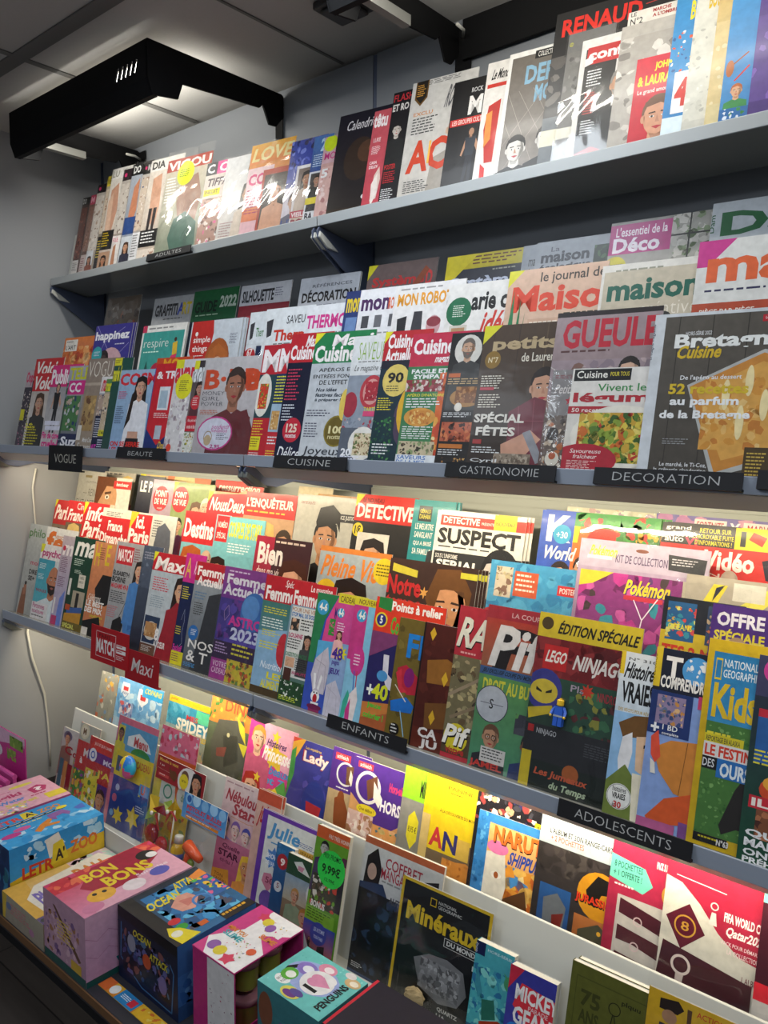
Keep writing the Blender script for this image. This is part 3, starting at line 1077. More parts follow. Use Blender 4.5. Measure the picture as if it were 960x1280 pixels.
carton('toy_box', 1.268, 1.506, -.745, -.523, .25, .428, '''r 0 0 100 100 1c2430 2a6a9a
n 20 10 70 80 40 12 2a70a8 3a90c8 1d5080 5ab0d8 4a4a5a
r 0 0 16 100 17181e
i 14 22 40 14 e0cc2a OCEAN
i 56 10 36 13 e0cc2a ATTACK
p d89a88 34 44 50 32 62 34 66 48 52 62 38 58
p c87a70 46 40 60 44 58 52 48 54
a 66 56 12 3 4a80c0
p e0883a 80 12 100 6 100 40 88 30
n 78 20 22 40 14 6 2a5a9a d85a8a e0b03a 5ab04a
e 22 66 7 5 c8303a
e 22 78 7 5 3a9a3a
p e0cc2a 4 82 10 70 20 78 30 98 6 100
e 12 84 6 5 e8e4d0
r 36 84 10 7 c8602a
r 60 88 40 12 1a1a1e
q 62 90 36 8 1 d8a02a''', '''r 0 0 100 100 15192c 162040
r 0 0 100 14 101014
w 3a6a9a 1.6 6 20 4 70 40 92 90 94 94 40 84 24
n 8 24 80 60 36 7 15192c 3a3a6a 5a5a90 2a4a7a 7a4a4a 4a6a8a
i 26 18 30 10 c8b82a OCEAN
i 54 34 30 10 c8b82a ATTACK
e 50 50 7 10 c0502a
e 24 40 7 12 8a8a9a
e 76 66 7 12 7a6a9a''', '''r 0 0 100 100 3a6aa8 2a4a7a
n 0 40 100 40 10 16 3a6aa8 5a90c8 2a5a9a
e 56 34 26 12 c02c34
e 44 56 26 11 3a8a3a
r 30 76 60 12 1a1a1e
e 46 92 22 7 dce4ec''', 'dark blue toy box with slanted yellow letters and a monster hand', '16223a')
carton('toy_box', 1.716, 1.893, -.697, -.555, .25, .428, '''r 0 0 100 100 6abcb8 74c4c0
n 0 0 100 100 20 3 6abcb8 8ad0cc 5aaca8
e 54 46 30 38 9aa8d8
p 16181c 24 12 50 8 76 24 74 30 50 16 26 22
e 26 20 9 11 e8e8e8
t 20 14 12 4 333 EN OR
t 20 21 12 4 333 PUZZY
e 40 20 13 11 5aa83a
e 40 22 7 7 e8e8e0
e 64 30 13 14 8a74c0
e 64 32 7 8 e8e8f0
e 82 50 11 13 d88aa4
e 82 52 6 7 f0e0e4
e 52 56 24 22 e8e4e4
e 36 56 9 14 e8e4e4
e 66 60 10 15 e8e4e4
t 34 46 6 20 1c1c20 I
e 50 52 8 9 d88aac
e 59 52 8 9 d88aac
p d88aac 43 56 67 56 55 74
e 13 44 11 14 d8cc5a
e 11 44 6 10 6a3a80
e 18 50 6 10 5a4a90
b 14 80 60 11 1c1c20 PENGUINS
e 84 88 9 11 c8a878
e 84 90 5 6 e8dcc8
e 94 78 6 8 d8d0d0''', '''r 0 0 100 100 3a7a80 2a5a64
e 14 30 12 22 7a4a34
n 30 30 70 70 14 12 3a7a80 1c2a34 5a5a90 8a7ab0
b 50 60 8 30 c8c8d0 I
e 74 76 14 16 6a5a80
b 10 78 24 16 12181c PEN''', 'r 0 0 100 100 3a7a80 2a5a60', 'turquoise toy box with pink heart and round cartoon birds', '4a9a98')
carton('toy_box', 1.897, 2.13, -.690, -.530, .25, .424, '''r 0 0 100 100 1c1726 221c2c
r 0 0 3 100 c02438
p e4e0e4 24 78 36 72 44 76 46 100 26 100
t 28 82 16 8 b02438 MERCI''', 'r 0 0 100 100 17141e 100e14', 'r 0 0 100 100 17141e 100e14', 'black box with red edge beside the turquoise box', '17141e', toprot='x')

# open-fronted slime display: pink and white carton with a slanted lid and tubs inside
root = empty('toy_display_box', (1.612, -.633, .25))
tag(root, 'pink and white dotted display box with open side showing a small tub', 'box', 'toy boxes on the base deck')
V, F, Cc = [], [], []
hx, hy, hh = .070, .097, .19
for bx in ((-hx, hx, -hy, hy, 0, .003), (-hx, -hx + .003, -hy, hy, 0, hh), (-hx, hx, -hy, -hy + .003, 0, hh), (-hx, hx, hy - .003, hy, 0, hh), (hx - .003, hx, -hy, hy, 0, .055), (-hx - .001, hx + .001, -hy - .001, hy + .001, hh, hh + .003)):
    box_geo(V, F, Cc, *bx, 'c02c78')
Art(2 * hx, 2 * hy, 5).run('''r 0 0 100 100 c83a80
p e8e4e4 30 0 100 0 100 20 62 40 100 60 100 100 26 100 0 78 30 44
n 40 12 50 20 14 3 e8e4e4 d84a7a 6a9ab0 c8a83a
n 34 56 50 30 18 3 e8e4e4 d84a7a 8a9a5a c8a83a 6a5a90
k 30 14 12 5 c83a5a .6
e 46 18 10 7 d8c43a
e 60 24 9 7 8a5aa0
e 24 84 11 8 8a5aa0
e 42 86 11 8 d8c43a
k 66 90 14 5 d03a5a .6
e 82 66 8 d05a3a
b 6 48 40 7 d8842a MINI YOU
b 10 56 40 9 3aa0a8 SLIME
b 62 36 34 8 d8843a SLIME''').into(V, F, Cc, lambda x, y, z: (-hx + x, -hy + y, hh + .0033 + z))
Art(2 * hx, hh, 6).run('''r 0 0 100 100 b82c74
r 36 0 64 100 d8d4d4
n 40 4 58 90 26 2.4 d8d4d4 b03a5a 8a6a7a d8d4d4
p b82c74 0 76 40 82 100 100 0 100''').into(V, F, Cc, lambda x, y, z: (-hx + x, -hy - .0003 - z, y))
Art(2 * hy, .055, 7).run('''r 0 0 100 100 c02c78
b 8 20 60 40 e8e4e8 MINI''').into(V, F, Cc, lambda x, y, z: (hx + .0003 + z, -hy + x, y))
link('carton', ink_mesh('carton', V, F, Cc), M_CARD, root)
for k, (ty, tz) in enumerate(((.055, .003), (-.01, .003), (.055, .088), (-.01, .088))):
    m = MB()
    m.lathe((.0, ty, tz), [(.026, 0), (.028, .004), (.030, .05), (.031, .052)], 18)
    t = m.build('slime_tub', plain('clear_green_tub', 'a8a84a', .2), root, smooth=True)
    m = MB(); m.lathe((.0, ty, tz + .052), [(.033, 0), (.033, .012), (.031, .014)], 18); m.build('lid', plain('pink_lid', 'c88a98', .4), t, smooth=True)
V, F, Cc = [], [], []
box_geo(V, F, Cc, -.001, .001, 0, .16, 0, .14, 'ccc')
m = MB(); m.add([(hx, hy, .06), (hx + .002, hy, .06), (hx + .05, hy + .004, .06), (hx + .002, hy, hh)], [(0, 2, 3), (0, 1, 2)])
m.build('side_flap', plain('white_card', 'd8d4d4', .6), root)

# pink packets in their display tray
root = empty('display_tray', (.235, -.615, .25))
tag(root, 'pink display tray with a printed header holding pink packets by the left wall', 'display')
V, F, Cc = [], [], []
for bx in ((-.11, .11, -.09, .09, 0, .004), (-.11, .11, -.09, -.086, 0, .05), (-.11, -.106, -.09, .09, 0, .09), (.106, .11, -.09, .09, 0, .09), (-.11, .11, .086, .09, 0, .27)):
    box_geo(V, F, Cc, *bx, 'c03a8c')
Art(.22, .27, 8).run('''r 0 0 100 100 c8308a
n 0 0 100 14 12 7 d890b8 c8308a e0a8c8
p e0b8d0 0 0 100 0 100 8 0 22
n 50 4 44 14 8 8 7aa03a 9ab84a 5a8a2a
n 40 22 30 14 8 8 7aa03a 9ab84a c8308a
e 10 30 14 8 e4e0e4''').into(V, F, Cc, lambda x, y, z: (-.11 + x, .0857 - z, y))
link('tray', ink_mesh('tray', V, F, Cc), M_CARD, root)
mp = plain('pink_packet', 'd0509c', .45)
for k in range(5):
    m = MB()
    z0 = .145 - .012 * k
    m.tube([(-.098, 0, z0), (.098, 0, z0)], .0085, 10)
    m.box(-.097, .097, -.006, .006, -.0, z0)
    o = m.build('pink_packet', mp, smooth=False)
    o.location = (.235, -.560 - .023 * k, .2545)
    tag(o, 'folded pink packet, %s of the five in the pink tray' % ['rearmost', 'second from the back', 'middle one', 'second from the front', 'front one'][k], 'packet', 'pink packets in the tray')

# printed strip lying on the deck edge
V, F, Cc = [], [], []
box_geo(V, F, Cc, 0, .235, 0, .034, 0, .0015, 'c8a83a')
Art(.235, .034, 9).run('''r 0 0 100 100 d0a02a c87a24
r 0 0 14 100 c8602a
e 20 50 6 40 e0e0dc
r 28 0 30 100 2a7ab0
q 32 30 16 40 2 e8e8e8
r 46 20 9 60 c02c3c
r 60 0 40 100 d8a82a
n 64 10 34 80 10 5 d8a82a c86a2a 8a4a2a e0c45a''').into(V, F, Cc, lambda x, y, z: (x, y, .0018 + z))
o = link('shelf_strip', ink_mesh('shelf_strip', V, F, Cc), M_CARD)
o.location = (1.262, -.797, .2503)
tag(o, 'yellow and blue printed strip lying along the dark deck edge', 'strip')


# ------------------------------------------------------------------ the magazines
GROUPS = {'A': 'magazines on the top shelf', 'B1': 'magazines in the front row of the middle shelf', 'B2': 'magazines in the second row of the middle shelf', 'B3': 'magazines in the back row of the middle shelf', 'C1': 'magazines in the front row of the lower shelf', 'C2': 'magazines in the second row of the lower shelf', 'C3': 'magazines in the third row of the lower shelf', 'C4': 'magazines in the back row of the lower shelf', 'D1': 'books and magazines in the front row of the bottom display', 'D2': 'magazines in the back row of the bottom display'}


def G(name, row, X, off, w, h, th, spec, label, cat, full=None, wrap=None, stack=0, gift=()):
    seed = int(X * 9973 + h * 7919) % 99991
    o = magazine(name, row, X, off, w, h, th, spec, label, cat, GROUPS[row], wrap, seed, full)
    for k in range(stack):        # spare copies standing behind the front one
        R = random.Random(seed + k)
        d = Vector((R.uniform(.004, .009) * (k + 1), (th + .0016) * (k + 1), R.uniform(.0003, .002)))
        c = o.copy()
        COL.objects.link(c)
        c.matrix_world = o.matrix_world @ Matrix.Translation(d)
        c['label'] = 'spare copy tucked directly behind the ' + label_stem(label)
        c['group'] = 'spare copies behind the ' + label_stem(label)
        for ch in o.children:
            if ch.name.startswith('plastic'):
                continue
            p = ch.copy()
            COL.objects.link(p)
            p.parent = c
    for g in gift:
        add_gift(o, g, w, h, th)


def label_stem(s):
    t = s.split()[:9]
    while len(t) > 3 and t[-1].strip(',') in ('a', 'the', 'with', 'and', 'in', 'of', 'on', 'over', 'beside', 'behind', 'by', 'at'):
        t.pop()
    return ' '.join(t).rstrip(',')


M_TOY = {}


def toy(c, rough=.35):
    if c not in M_TOY:
        M_TOY[c] = plain('toy_plastic_' + c, c, rough)
    return M_TOY[c]


def add_gift(o, g, w, h, th):
    """a small present fixed to the cover, under the clear bag"""
    kind, px, py, s = g
    x, z = w * px / 100, h * (1 - py / 100)
    y = -th - .004
    if kind == 'ball':
        m = MB()
        m.ball((0, 0, 0), s, s * .55, s, 0, 24, 14)
        seg = 24
        for i, f in enumerate(m.f):
            cx = sum(m.v[k][0] for k in f) / len(f)
            cz = sum(m.v[k][2] for k in f) / len(f)
            m.m[i] = int((math.atan2(cz, cx) + PI + .4) / (2 * PI) * 6) % 4
        b = m.build('gift_ball', [toy('2a7ad0'), toy('e0c42a'), toy('d84a80'), toy('2aa0c8')], o, smooth=True)
        b.location = (x, y - s * .5, z)
        b['label'] = 'blue and yellow beach ball gift'
    elif kind == 'rock':
        m = MB()
        m.ball((0, 0, 0), s, s * .4, s * .7, 0, 14, 9)
        R = random.Random(4)
        m.v = [tuple(c * R.uniform(.82, 1.12) for c in p) for p in m.v]
        b = m.build('mineral', plain('quartz_rock', 'a8936a', .7, bump=.4, scale=80, var=.3), o)
        b.location = (x, y - s * .35, z)
        m = MB()
        m.box(-s * 1.5, s * 1.5, -s * .95, 0, -s * .9, s * 2.2)
        b = m.build('blister', M_FILM, o, bevel=.003)
        b.location = (x, y, z)
    elif kind == 'figure':
        m = MB()
        u = s / 10
        blue, skin, grey = 0, 1, 2
        m.box(-1.6 * u, -.1 * u, -u, u, 0, 3 * u, blue)
        m.box(.1 * u, 1.6 * u, -u, u, 0, 3 * u, blue)
        m.box(-1.7 * u, 1.7 * u, -u, u, 3.1 * u, 3.7 * u, grey)
        m.add([(-1.7 * u, -u, 3.7 * u), (1.7 * u, -u, 3.7 * u), (1.7 * u, u, 3.7 * u), (-1.7 * u, u, 3.7 * u), (-1.2 * u, -u, 6.6 * u), (1.2 * u, -u, 6.6 * u), (1.2 * u, u, 6.6 * u), (-1.2 * u, u, 6.6 * u)],
              [(0, 3, 2, 1), (4, 5, 6, 7), (0, 1, 5, 4), (1, 2, 6, 5), (2, 3, 7, 6), (3, 0, 4, 7)], blue)
        for e in (-1, 1):
            m.tube([(e * 1.4 * u, 0, 6.2 * u), (e * 2.3 * u, -.3 * u, 4.8 * u), (e * 2.5 * u, -1.2 * u, 3.6 * u)], [.6 * u, .6 * u, .5 * u], 8, blue)
            m.ball((e * 2.5 * u, -1.4 * u, 3.3 * u), .5 * u, .5 * u, .5 * u, skin, 8, 6)
        m.lathe((0, 0, 6.7 * u), [(.9 * u, 0), (1.2 * u, .3 * u), (1.2 * u, 1.9 * u), (.9 * u, 2.2 * u), (.5 * u, 2.2 * u), (.5 * u, 2.6 * u)], 14, skin)
        b = m.build('toy_figure', [toy('2a5ac0'), toy('e0b82a'), toy('9aa0a8')], o)
        b.location = (x, y - u, z)
        b['label'] = 'small blue toy figure'


G('magazine', 'A', 0.0617, 0.0091, 0.092, 0.3227, 0.0016, '''r 0 0 100 100 3a2420 5a3228
r 0 0 100 9 111
t 3 1.5 22 6 eee DO
n 0 12 40 60 22 9 6b3a30 8a4a3a 4a2822 a05a48
r 0 74 40 18 dcd8d6
q 3 77 30 10 4 444
r 0 92 40 8 7a4030''', 'thin bagged magazine with a black heading, end of the top shelf by the wall', 'magazine', wrap='film')
G('magazine', 'A', 0.1192, 0.0094, 0.086, 0.3222, 0.0016, '''r 0 0 100 100 7a5a50 5a4038
r 0 0 100 11 c23a5c
b 4 2 24 7 f0b0c4 M
n 0 14 50 52 22 9 8a6658 6a4a42 b08878 50382f
r 0 70 40 26 c8b8b4
q 3 74 28 18 5 7a3a4a''', 'bagged magazine with a pink M heading and brown cover near the wall', 'magazine', wrap='film')
G('magazine', 'A', 0.1608, 0.0111, 0.099, 0.3523, 0.0016, '''r 0 0 100 100 c9c2bb a89888
r 0 0 100 9 1a1418
e 14 4.5 7 d23a72
n 2 12 50 58 18 9 d8d0c8 b09a88 907868 e8e0d8
r 0 70 40 27 d8dce2
f 20 80 9 b98468 2a1a14 8a4a3a l''', 'bagged magazine with dark heading and small pink roundel, inset of a long-haired figure', 'magazine', wrap='film')
G('magazine', 'A', 0.2222, 0.0111, 0.086, 0.3719, 0.0016, '''r 0 0 100 100 cfc4ac 2c2420
r 0 0 100 10 e5d23c
t 4 2 24 6 443322 NE
n 0 13 46 44 18 9 d6c7b4 c09a80 e8ddd0 a87a60
r 0 60 50 40 1d1a20
q 4 64 30 18 5 d8c22a''', 'bagged magazine with yellow-edged heading and a dark lower half', 'magazine', wrap='film')
G('magazine', 'A', 0.2524, 0.0139, 0.125, 0.3900, 0.0016, '''r 0 0 100 100 e6e2dc c8b8a8
r 0 0 100 10 f2f0ec
t 4 2 30 6 998 LU
p c89880 10 20 40 14 50 40 36 62 12 60
p dcb8a0 4 30 22 22 30 58 8 58
r 0 58 60 18 1c1a1c
q 4 60 34 14 4 e0c41c
r 0 78 50 20 c0987a
f 24 86 9 c08a68 33221a b88a6a l''', 'bagged pale glossy magazine with yellow words on a black block', 'magazine', wrap='film')
G('magazine', 'A', 0.3273, 0.0127, 0.093, 0.3736, 0.0016, '''r 0 0 100 100 b9b2ab 8a7c72
r 0 0 100 11 33282c
e 16 5.5 8 d43a78
n 0 14 50 48 16 10 c8c0b8 9a8c80 e0dad2 7a6a60
r 0 64 50 30 e4e0de
t 4 66 30 4 d0386a FOLIE
p b98262 8 100 12 74 26 72 34 100''', 'bagged black and white magazine with a pink roundel in its top corner', 'magazine', wrap='film')
G('magazine', 'A', 0.3853, 0.0129, 0.111, 0.3804, 0.0016, '''r 0 0 100 100 a8b0bc 8a94a4
r 0 0 100 11 1a1a1c
b 6 2 34 7 eee DO
p c08060 10 66 22 22 44 14 50 44 30 66
r 0 50 60 16 2c4a86
r 0 68 60 32 cdd4dc
f 28 78 10 c89878 4a3020 334 l''', 'bagged magazine with white capitals on a black heading and a blue photograph', 'magazine', wrap='film')
G('magazine', 'A', 0.4530, 0.0123, 0.086, 0.3706, 0.0016, '''r 0 0 100 100 c2bdb8 9a9088
r 0 0 100 11 222
e 16 5 7 d23a72
t 28 2 27.6 6 eee NU
n 0 14 50 50 18 9 c8b8a8 3a4a78 e0d8d0 907060
r 0 66 50 30 dcdce0
q 4 68 36 22 6 555''', 'narrow strip of a bagged magazine with pink roundel between two black headings', 'magazine', wrap='film')
G('magazine', 'A', 0.5039, 0.0157, 0.166, 0.3659, 0.0016, '''r 0 0 100 100 dcd4cb b8a898
r 0 0 100 11 e8e6e2
b 5 2 40 7 222 DIA
p c89a80 14 18 40 14 46 44 40 62 18 60
p 2a2428 16 46 26 46 24 66 16 66
p 2a2428 30 46 40 46 38 66 30 66
r 0 66 66 16 141416
q 5 68 46 12 3 eee
n 0 84 60 16 16 5 e0d4c8 b08a78 d0c0b4''', 'bagged magazine showing legs in dark stockings over a black text block', 'magazine', wrap='film')
G('magazine', 'A', 0.6136, 0.0197, 0.210, 0.3383, 0.0022, '''r 0 0 100 100 c9bfae 7c8876
r 0 0 100 12 b0483c
b 2 2 96 9 f2e6e2 VIGOU
p 9a7868 40 24 74 18 88 40 82 66 44 64 34 44
p 48685c 34 60 58 54 86 66 90 92 40 96 26 78
q 4 18 30 26 6 eee
e 45 16 19 d8ea1e
q 32 12 26 8 3 5a6a10''', 'bagged magazine with a round yellow price sticker and red heading', 'magazine', wrap='bag')
G('magazine', 'A', 0.8254, 0.0152, 0.160, 0.2869, 0.0016, '''r 0 0 100 100 d9d3cc c4a8a0
r 0 0 32 14 5a5a5c
b 3 2 20 10 eee C
r 30 0 70 14 e85a9a
b 36 2 22 10 fff C
i 6 18 59 9 5a4a52 TIFFA
r 2 30 44 7 e8d820
t 5 31 36 4 333 INEDIT
n 0 40 60 50 26 9 b08a7c e0d0c8 d86a94 7a5a52 f0e8e4''', 'bagged pink and black magazine with big letter C heading', 'magazine', wrap='film')
G('magazine', 'A', 0.9268, 0.0171, 0.181, 0.2790, 0.0016, '''r 0 0 100 100 dfe0e2 d0c8c0
j 52 10 20 9 444 DO
f 62 44 12 c99a7c 2c211c d8c8b8 l
r 0 88 100 12 e8e0d8
q 6 72 30 20 5 a88''', 'bagged white magazine with woman in bright dress under thin letters', 'magazine', wrap='film')
G('magazine', 'A', 1.0356, 0.0161, 0.170, 0.2941, 0.0016, '''r 0 0 100 100 e8a04c d8603c
r 0 0 100 20 efb64e e88a4a
i 4 4 90 14 f2e2a0 LOVE
r 0 24 60 40 f0d0d4
b 4 30 40.2 12 d83a7a CO
q 4 46 50 26 6 b0305a
r 0 78 60 22 e8b8c0''', 'orange bagged magazine with a pink inset, tallest beside the red one', 'magazine', wrap='film')
G('magazine', 'A', 1.1050, 0.0154, 0.115, 0.2071, 0.0022, '''r 0 0 100 100 b83a1e a83018
r 8 8 84 76 3a2a26
f 52 34 17 d49a78 1d1412 d8a080 l
q 8 87 80 10 3 eec''', 'small red magazine with photo of long-haired woman on the top shelf', 'magazine', wrap='film')
G('magazine', 'A', 1.2070, 0.0124, 0.129, 0.2678, 0.0016, '''r 0 0 100 100 3a4aa8 28346e
n 0 0 100 44 26 12 3446a6 5a6ad0 20265a 7a8ae0
r 0 50 100 50 d8d0d8
f 30 66 14 c8a088 3a2a22 667
t 2 84 29.3 7 334a8a LE
q 2 92 60 8 2 333''', 'bagged blue magazine with pale photograph beside the small red one', 'magazine', wrap='film')
G('magazine', 'A', 1.2458, 0.0144, 0.087, 0.1895, 0.0016, '''r 0 0 100 100 e2dcdc d8d0d0
r 0 0 100 4 f4f0f0
r 10 5 80 62 7c6a62
f 48 22 16 b98666 1f1714 c8b4a4 l
r 0 68 100 10 b8384c
b 4 70 60 7 f0e0e0 VIEILL
b 6 80 50 14 8a2838 PO''', 'slim bagged magazine with a woman in a pale top and a red heading below', 'magazine', wrap='film')
G('magazine', 'A', 1.2998, 0.0151, 0.067, 0.2581, 0.0016, '''r 0 0 100 100 dce0e8 e4e4e6
r 0 0 100 38 4a78b8 2a4a90
b 40 3 25 14 bfe0f0 2
q 10 20 70 14 4 cfe4f4
r 10 40 70 28 3a3434
f 44 48 14 b88a70 1c1614 222
r 0 66 80 7 dcc822
t 8 75 50 5 334 CAST
b 8 82 42 8 223 BA''', 'slim bagged magazine with blue number two heading and yellow band', 'magazine', wrap='film')
G('magazine', 'A', 1.3430, 0.0167, 0.075, 0.2469, 0.0016, '''r 0 0 100 100 c8a0a8 d8c0c4
e 30 8 30 c8dc1c
t 10 18 50 8 c83080 MO
r 0 30 100 70 caa09a
n 0 34 100 60 20 14 d8b0a8 b07a78 e8d0cc c89090
b 6 36 30 10 eee 5''', 'narrow bagged magazine with lime dot and pink photographs beside the black calendar', 'magazine', wrap='film')
G('magazine', 'A', 1.3931, 0.0178, 0.189, 0.2896, 0.0040, '''r 0 0 100 100 141220 1c1512
j 14 7 54.7 9 d0ccd0 Calendrier
e 44 44 26 20 2e2018
e 56 38 16 10 4a3020
e 66 36 8 4 7a5230
r 0 88 100 12 2c2014 4a3a28
e 60 80 3 ccc''', 'black calendar on the top shelf with thin white heading and dark golden still life', 'magazine')
G('magazine', 'A', 1.5092, 0.0127, 0.092, 0.2762, 0.0022, '''r 0 0 100 100 c2545e b8424e
b 2 3 46 13 f4ecec têtu
t 10 26 24 4 f0dcdc LUKE
q 8 34 30 8 4 f0dcdc
b 8 48 30 8 ecd4d4 CARA|DELEV
p d8c0b4 30 62 44 54 52 66 46 84 26 86
p e4d8d0 24 70 40 60 48 78 30 92''', 'coral red magazine with white lower-case heading beside the black calendar', 'magazine')
G('magazine', 'A', 1.5646, 0.0112, 0.096, 0.3101, 0.0022, '''r 0 0 100 100 161418 1c181a
t 3 2 60 6 c03038 FLASH
b 3 10 50 6 d8d4d0 ET RO
f 26 32 12 c8beb4 1a1616 222 l
t 4 60 34 4 c82c30 POSTER
q 4 66 40 10 4 c03038
q 4 80 40 12 5 ddd''', 'black magazine with a pale face and red-white words on the top shelf', 'magazine')
G('magazine', 'A', 1.6293, 0.0171, 0.181, 0.3132, 0.0022, '''r 0 0 100 100 c9c7c4 bdb6ad
q 20 1 76 4 2 555
i 54 8 22 18 5a5a5e ROCK
p 6a4a1c 6 -2 26 -2 26 14 16 20 6 14
p 1c1712 8 0 24 0 24 13 16 18 8 13
q 9 3 14 10 4 d8a040
t 8 25 30 3 c87a2a EXCLU
q 8 30 44 14 4 333
f 80 44 15 c8a890 2a2420 9a9288 b
b 8 48 62 26 c23c1c AC
r 40 50 3 18 e8b040
q 8 80 40 10 4 333
b 50 92 25.2 6 4a4a4e BRIS''', 'silver grey rock magazine with big red bolt letters and a gold badge', 'magazine')
G('magazine', 'A', 1.7560, 0.0138, 0.145, 0.2808, 0.0022, '''r 0 0 100 100 151315 1d1a18
t 34 8 20 4 ddd ROCK
b 32 15 24 16 e8e4e0 M
r 2 33 66 6 c22a22
t 6 34 58 4 f0e0d8 LES GROUPES CULTES
y 44 88 46 b08468 2a2422 2c3038 26262c
q 30 90 50 6 2 bbb''', 'black magazine with capital M heading and man in dark cap above red strip', 'magazine')
G('magazine', 'A', 1.8418, 0.0096, 0.091, 0.3040, 0.0022, '''r 0 0 100 100 e8e4df ddd6d0
i 14 6 51 8 222 Le Monde
r 6 17 70 3 c83224
p b82820 18 34 50 30 48 78 26 78 12 52
p e08838 14 40 30 38 34 60 18 66
p c8221c 16 78 30 82 34 100 20 100''', 'white magazine with gothic heading and red orange cloaked figure', 'magazine')
G('magazine', 'A', 1.9017, 0.0148, 0.156, 0.3030, 0.0022, '''r 0 0 100 100 eceae6
r 5 4 95 94 6c655e 87807a
r 36 2 60 6 141414
t 40 3 25 4 e8e4de COLLECTION
b 26 12 39 14 84aec8 DEP
b 42 28 23 13 84aec8 MO
w aaa39a 0.5 5 30 60 98
w aaa39a 0.5 5 52 45 98
w aaa39a 0.5 20 30 90 98
w aaa39a 0.5 40 30 95 84
w aaa39a 0.5 70 40 6 92
w aaa39a 0.5 50 36 6 70
f 26 74 12 d0ccc6 1c1a1a 333
f 66 70 12 d8d4ce 242222 2a2a2a
r 5 90 14 6 eee''', 'grey magazine with blue stacked capitals over a black and white fence photograph', 'magazine', full=0.173)
G('magazine', 'A', 2.0186, 0.0251, 0.270, 0.3450, 0.0080, '''r 0 0 100 100 1b1a1b 2e2d2e
b 6 5 62 11 d82a1e RENAUD
w b8322a 0.7 70 9 96 7
r 58 12 40 9 e4ded4
t 60 12.6 4 2.4 333 LE
t 60 16 9 4 333 N°2
b 76 13 18 6 a83028 MARCHE|A L'OMBRE
n 0 28 100 50 30 9 3a393a 55514e 6d6965 2a2829
r 0 66 100 34 6d7276 555a5e
r 0 74 100 10 d0cab4''', 'large black hardback with bold red capitals on the top shelf', 'magazine')
G('magazine', 'A', 2.0549, 0.0311, 0.099, 0.2892, 0.0016, '''r 0 0 100 100 6e6d6c 8a8988
a 8 8 4.4 .7 c8c83a
t 5.6 6.8 5 2.6 c8c83a 02
n 2 14 96 60 24 12 777572 5b5957 8e8c89
r 0 70 100 8 d6d2c4''', 'grey clear-jacketed magazine with small yellow roundel numbered 02', 'magazine', wrap='film')
G('magazine', 'A', 2.0903, 0.0334, 0.137, 0.2625, 0.0016, '''r 0 0 100 100 e6e2de d8d2cc
r 8 8 48 84 2c2a2a 1c1a1a
r 10 7 84 14 c22c2c
b 12 9 53 9 f4efe8 conf
p f2eeea 8 16 20 14 20 20 8 22
f 70 42 17 c99878 8a857e 333 d
q 14 26 26 14 4 eee
q 14 44 22 18 6 d84a40
q 14 66 22 12 4 eee
p c8302a 10 92 34 88 50 92 30 100 12 100''', 'celebrity magazine with torn red heading strip and profile of grey-bearded man', 'magazine', wrap='film')
G('magazine', 'A', 2.1734, 0.0315, 0.159, 0.2641, 0.0030, '''r 0 0 100 100 b8b2aa 9c958d
n 0 10 100 84 34 12 aaa49c c4beb6 847e78 d4cec6''', 'pale grey photo portrait cover standing behind the red duo magazine', 'magazine', full=0.172)
G('magazine', 'A', 2.2146, 0.0321, 0.106, 0.1857, 0.0022, '''r 0 0 100 100 c8283a b82232
b 34 7 31 10 eedc2c JOHN
b 6 20 59 11 eedc2c & LAURA
t 8 35 57 6 f4e4dc Le grand amour
f 50 66 26 cc9476 6a4a38 7a4a40''', 'bright red magazine with yellow capitals and an ampersand on the top shelf', 'magazine')
G('comic_album', 'A', 2.2797, 0.0297, 0.093, 0.3100, 0.0060, '''r 0 0 100 100 3c8cc4 2f7cb8
b 30 12 30 12 ecd032 BILL
n 0 30 100 26 30 6 3c8cc4 f0f0f0 e05a3a 2a5a90 f4dc50
r 14 56 40 26 f4f0ec
b 18 60 24 18 c83028 4
r 0 84 100 16 d4e4ee''', 'blue comic album with white waves, first of the albums on the top shelf', 'comic album', full=0.095)
G('comic_album', 'A', 2.3197, 0.0334, 0.095, 0.3100, 0.0060, '''r 0 0 100 100 dad8cc c4c2b8
b 24 10 33 12 d8b42c BOULE
n 0 30 100 60 30 8 d4d2c6 c8c6ba e4e2d8 b4b2a8''', 'pale cream comic album with yellow capitals next to the blue one', 'comic album')
G('comic_album', 'A', 2.3624, 0.0369, 0.095, 0.3100, 0.0060, '''r 0 0 100 100 cfae6a d8c898
b 20 10 30 12 e8cc4a BILL
n 0 34 100 50 20 8 d8c08a e4d4a8 b89a5a''', 'tan comic album with yellow capital on the top shelf', 'comic album')
G('comic_album', 'A', 2.3886, 0.0418, 0.095, 0.3100, 0.0060, '''r 0 0 100 100 4a94cc 3d86c0
b 16 4 39.7 11 f0ece4 BOULE
i 20 18 35.7 6 1a2a50 SYMPHONIE
w 8a4a2a 3 6 66 40 58
e 10 66 7 5 b8682c
w c8302a 3 20 74 44 66
f 26 80 9 e0ac84 b8602a 3a8a4a
n 0 90 100 10 20 6 2a6aa8 d8e4f0 3a8a4a''', 'blue comic album showing a brass instrument and small red-haired child', 'comic album')
G('comic_album', 'A', 2.4381, 0.0446, 0.220, 0.3100, 0.0060, '''r 0 0 100 100 5a3f8c 4a3278
b 14 6 70 11 f0e4c0 BILL
n 0 40 100 50 20 8 5a3f8c 7a5ab0 3a2a60''', 'purple comic album at the far end of the top shelf', 'comic album')
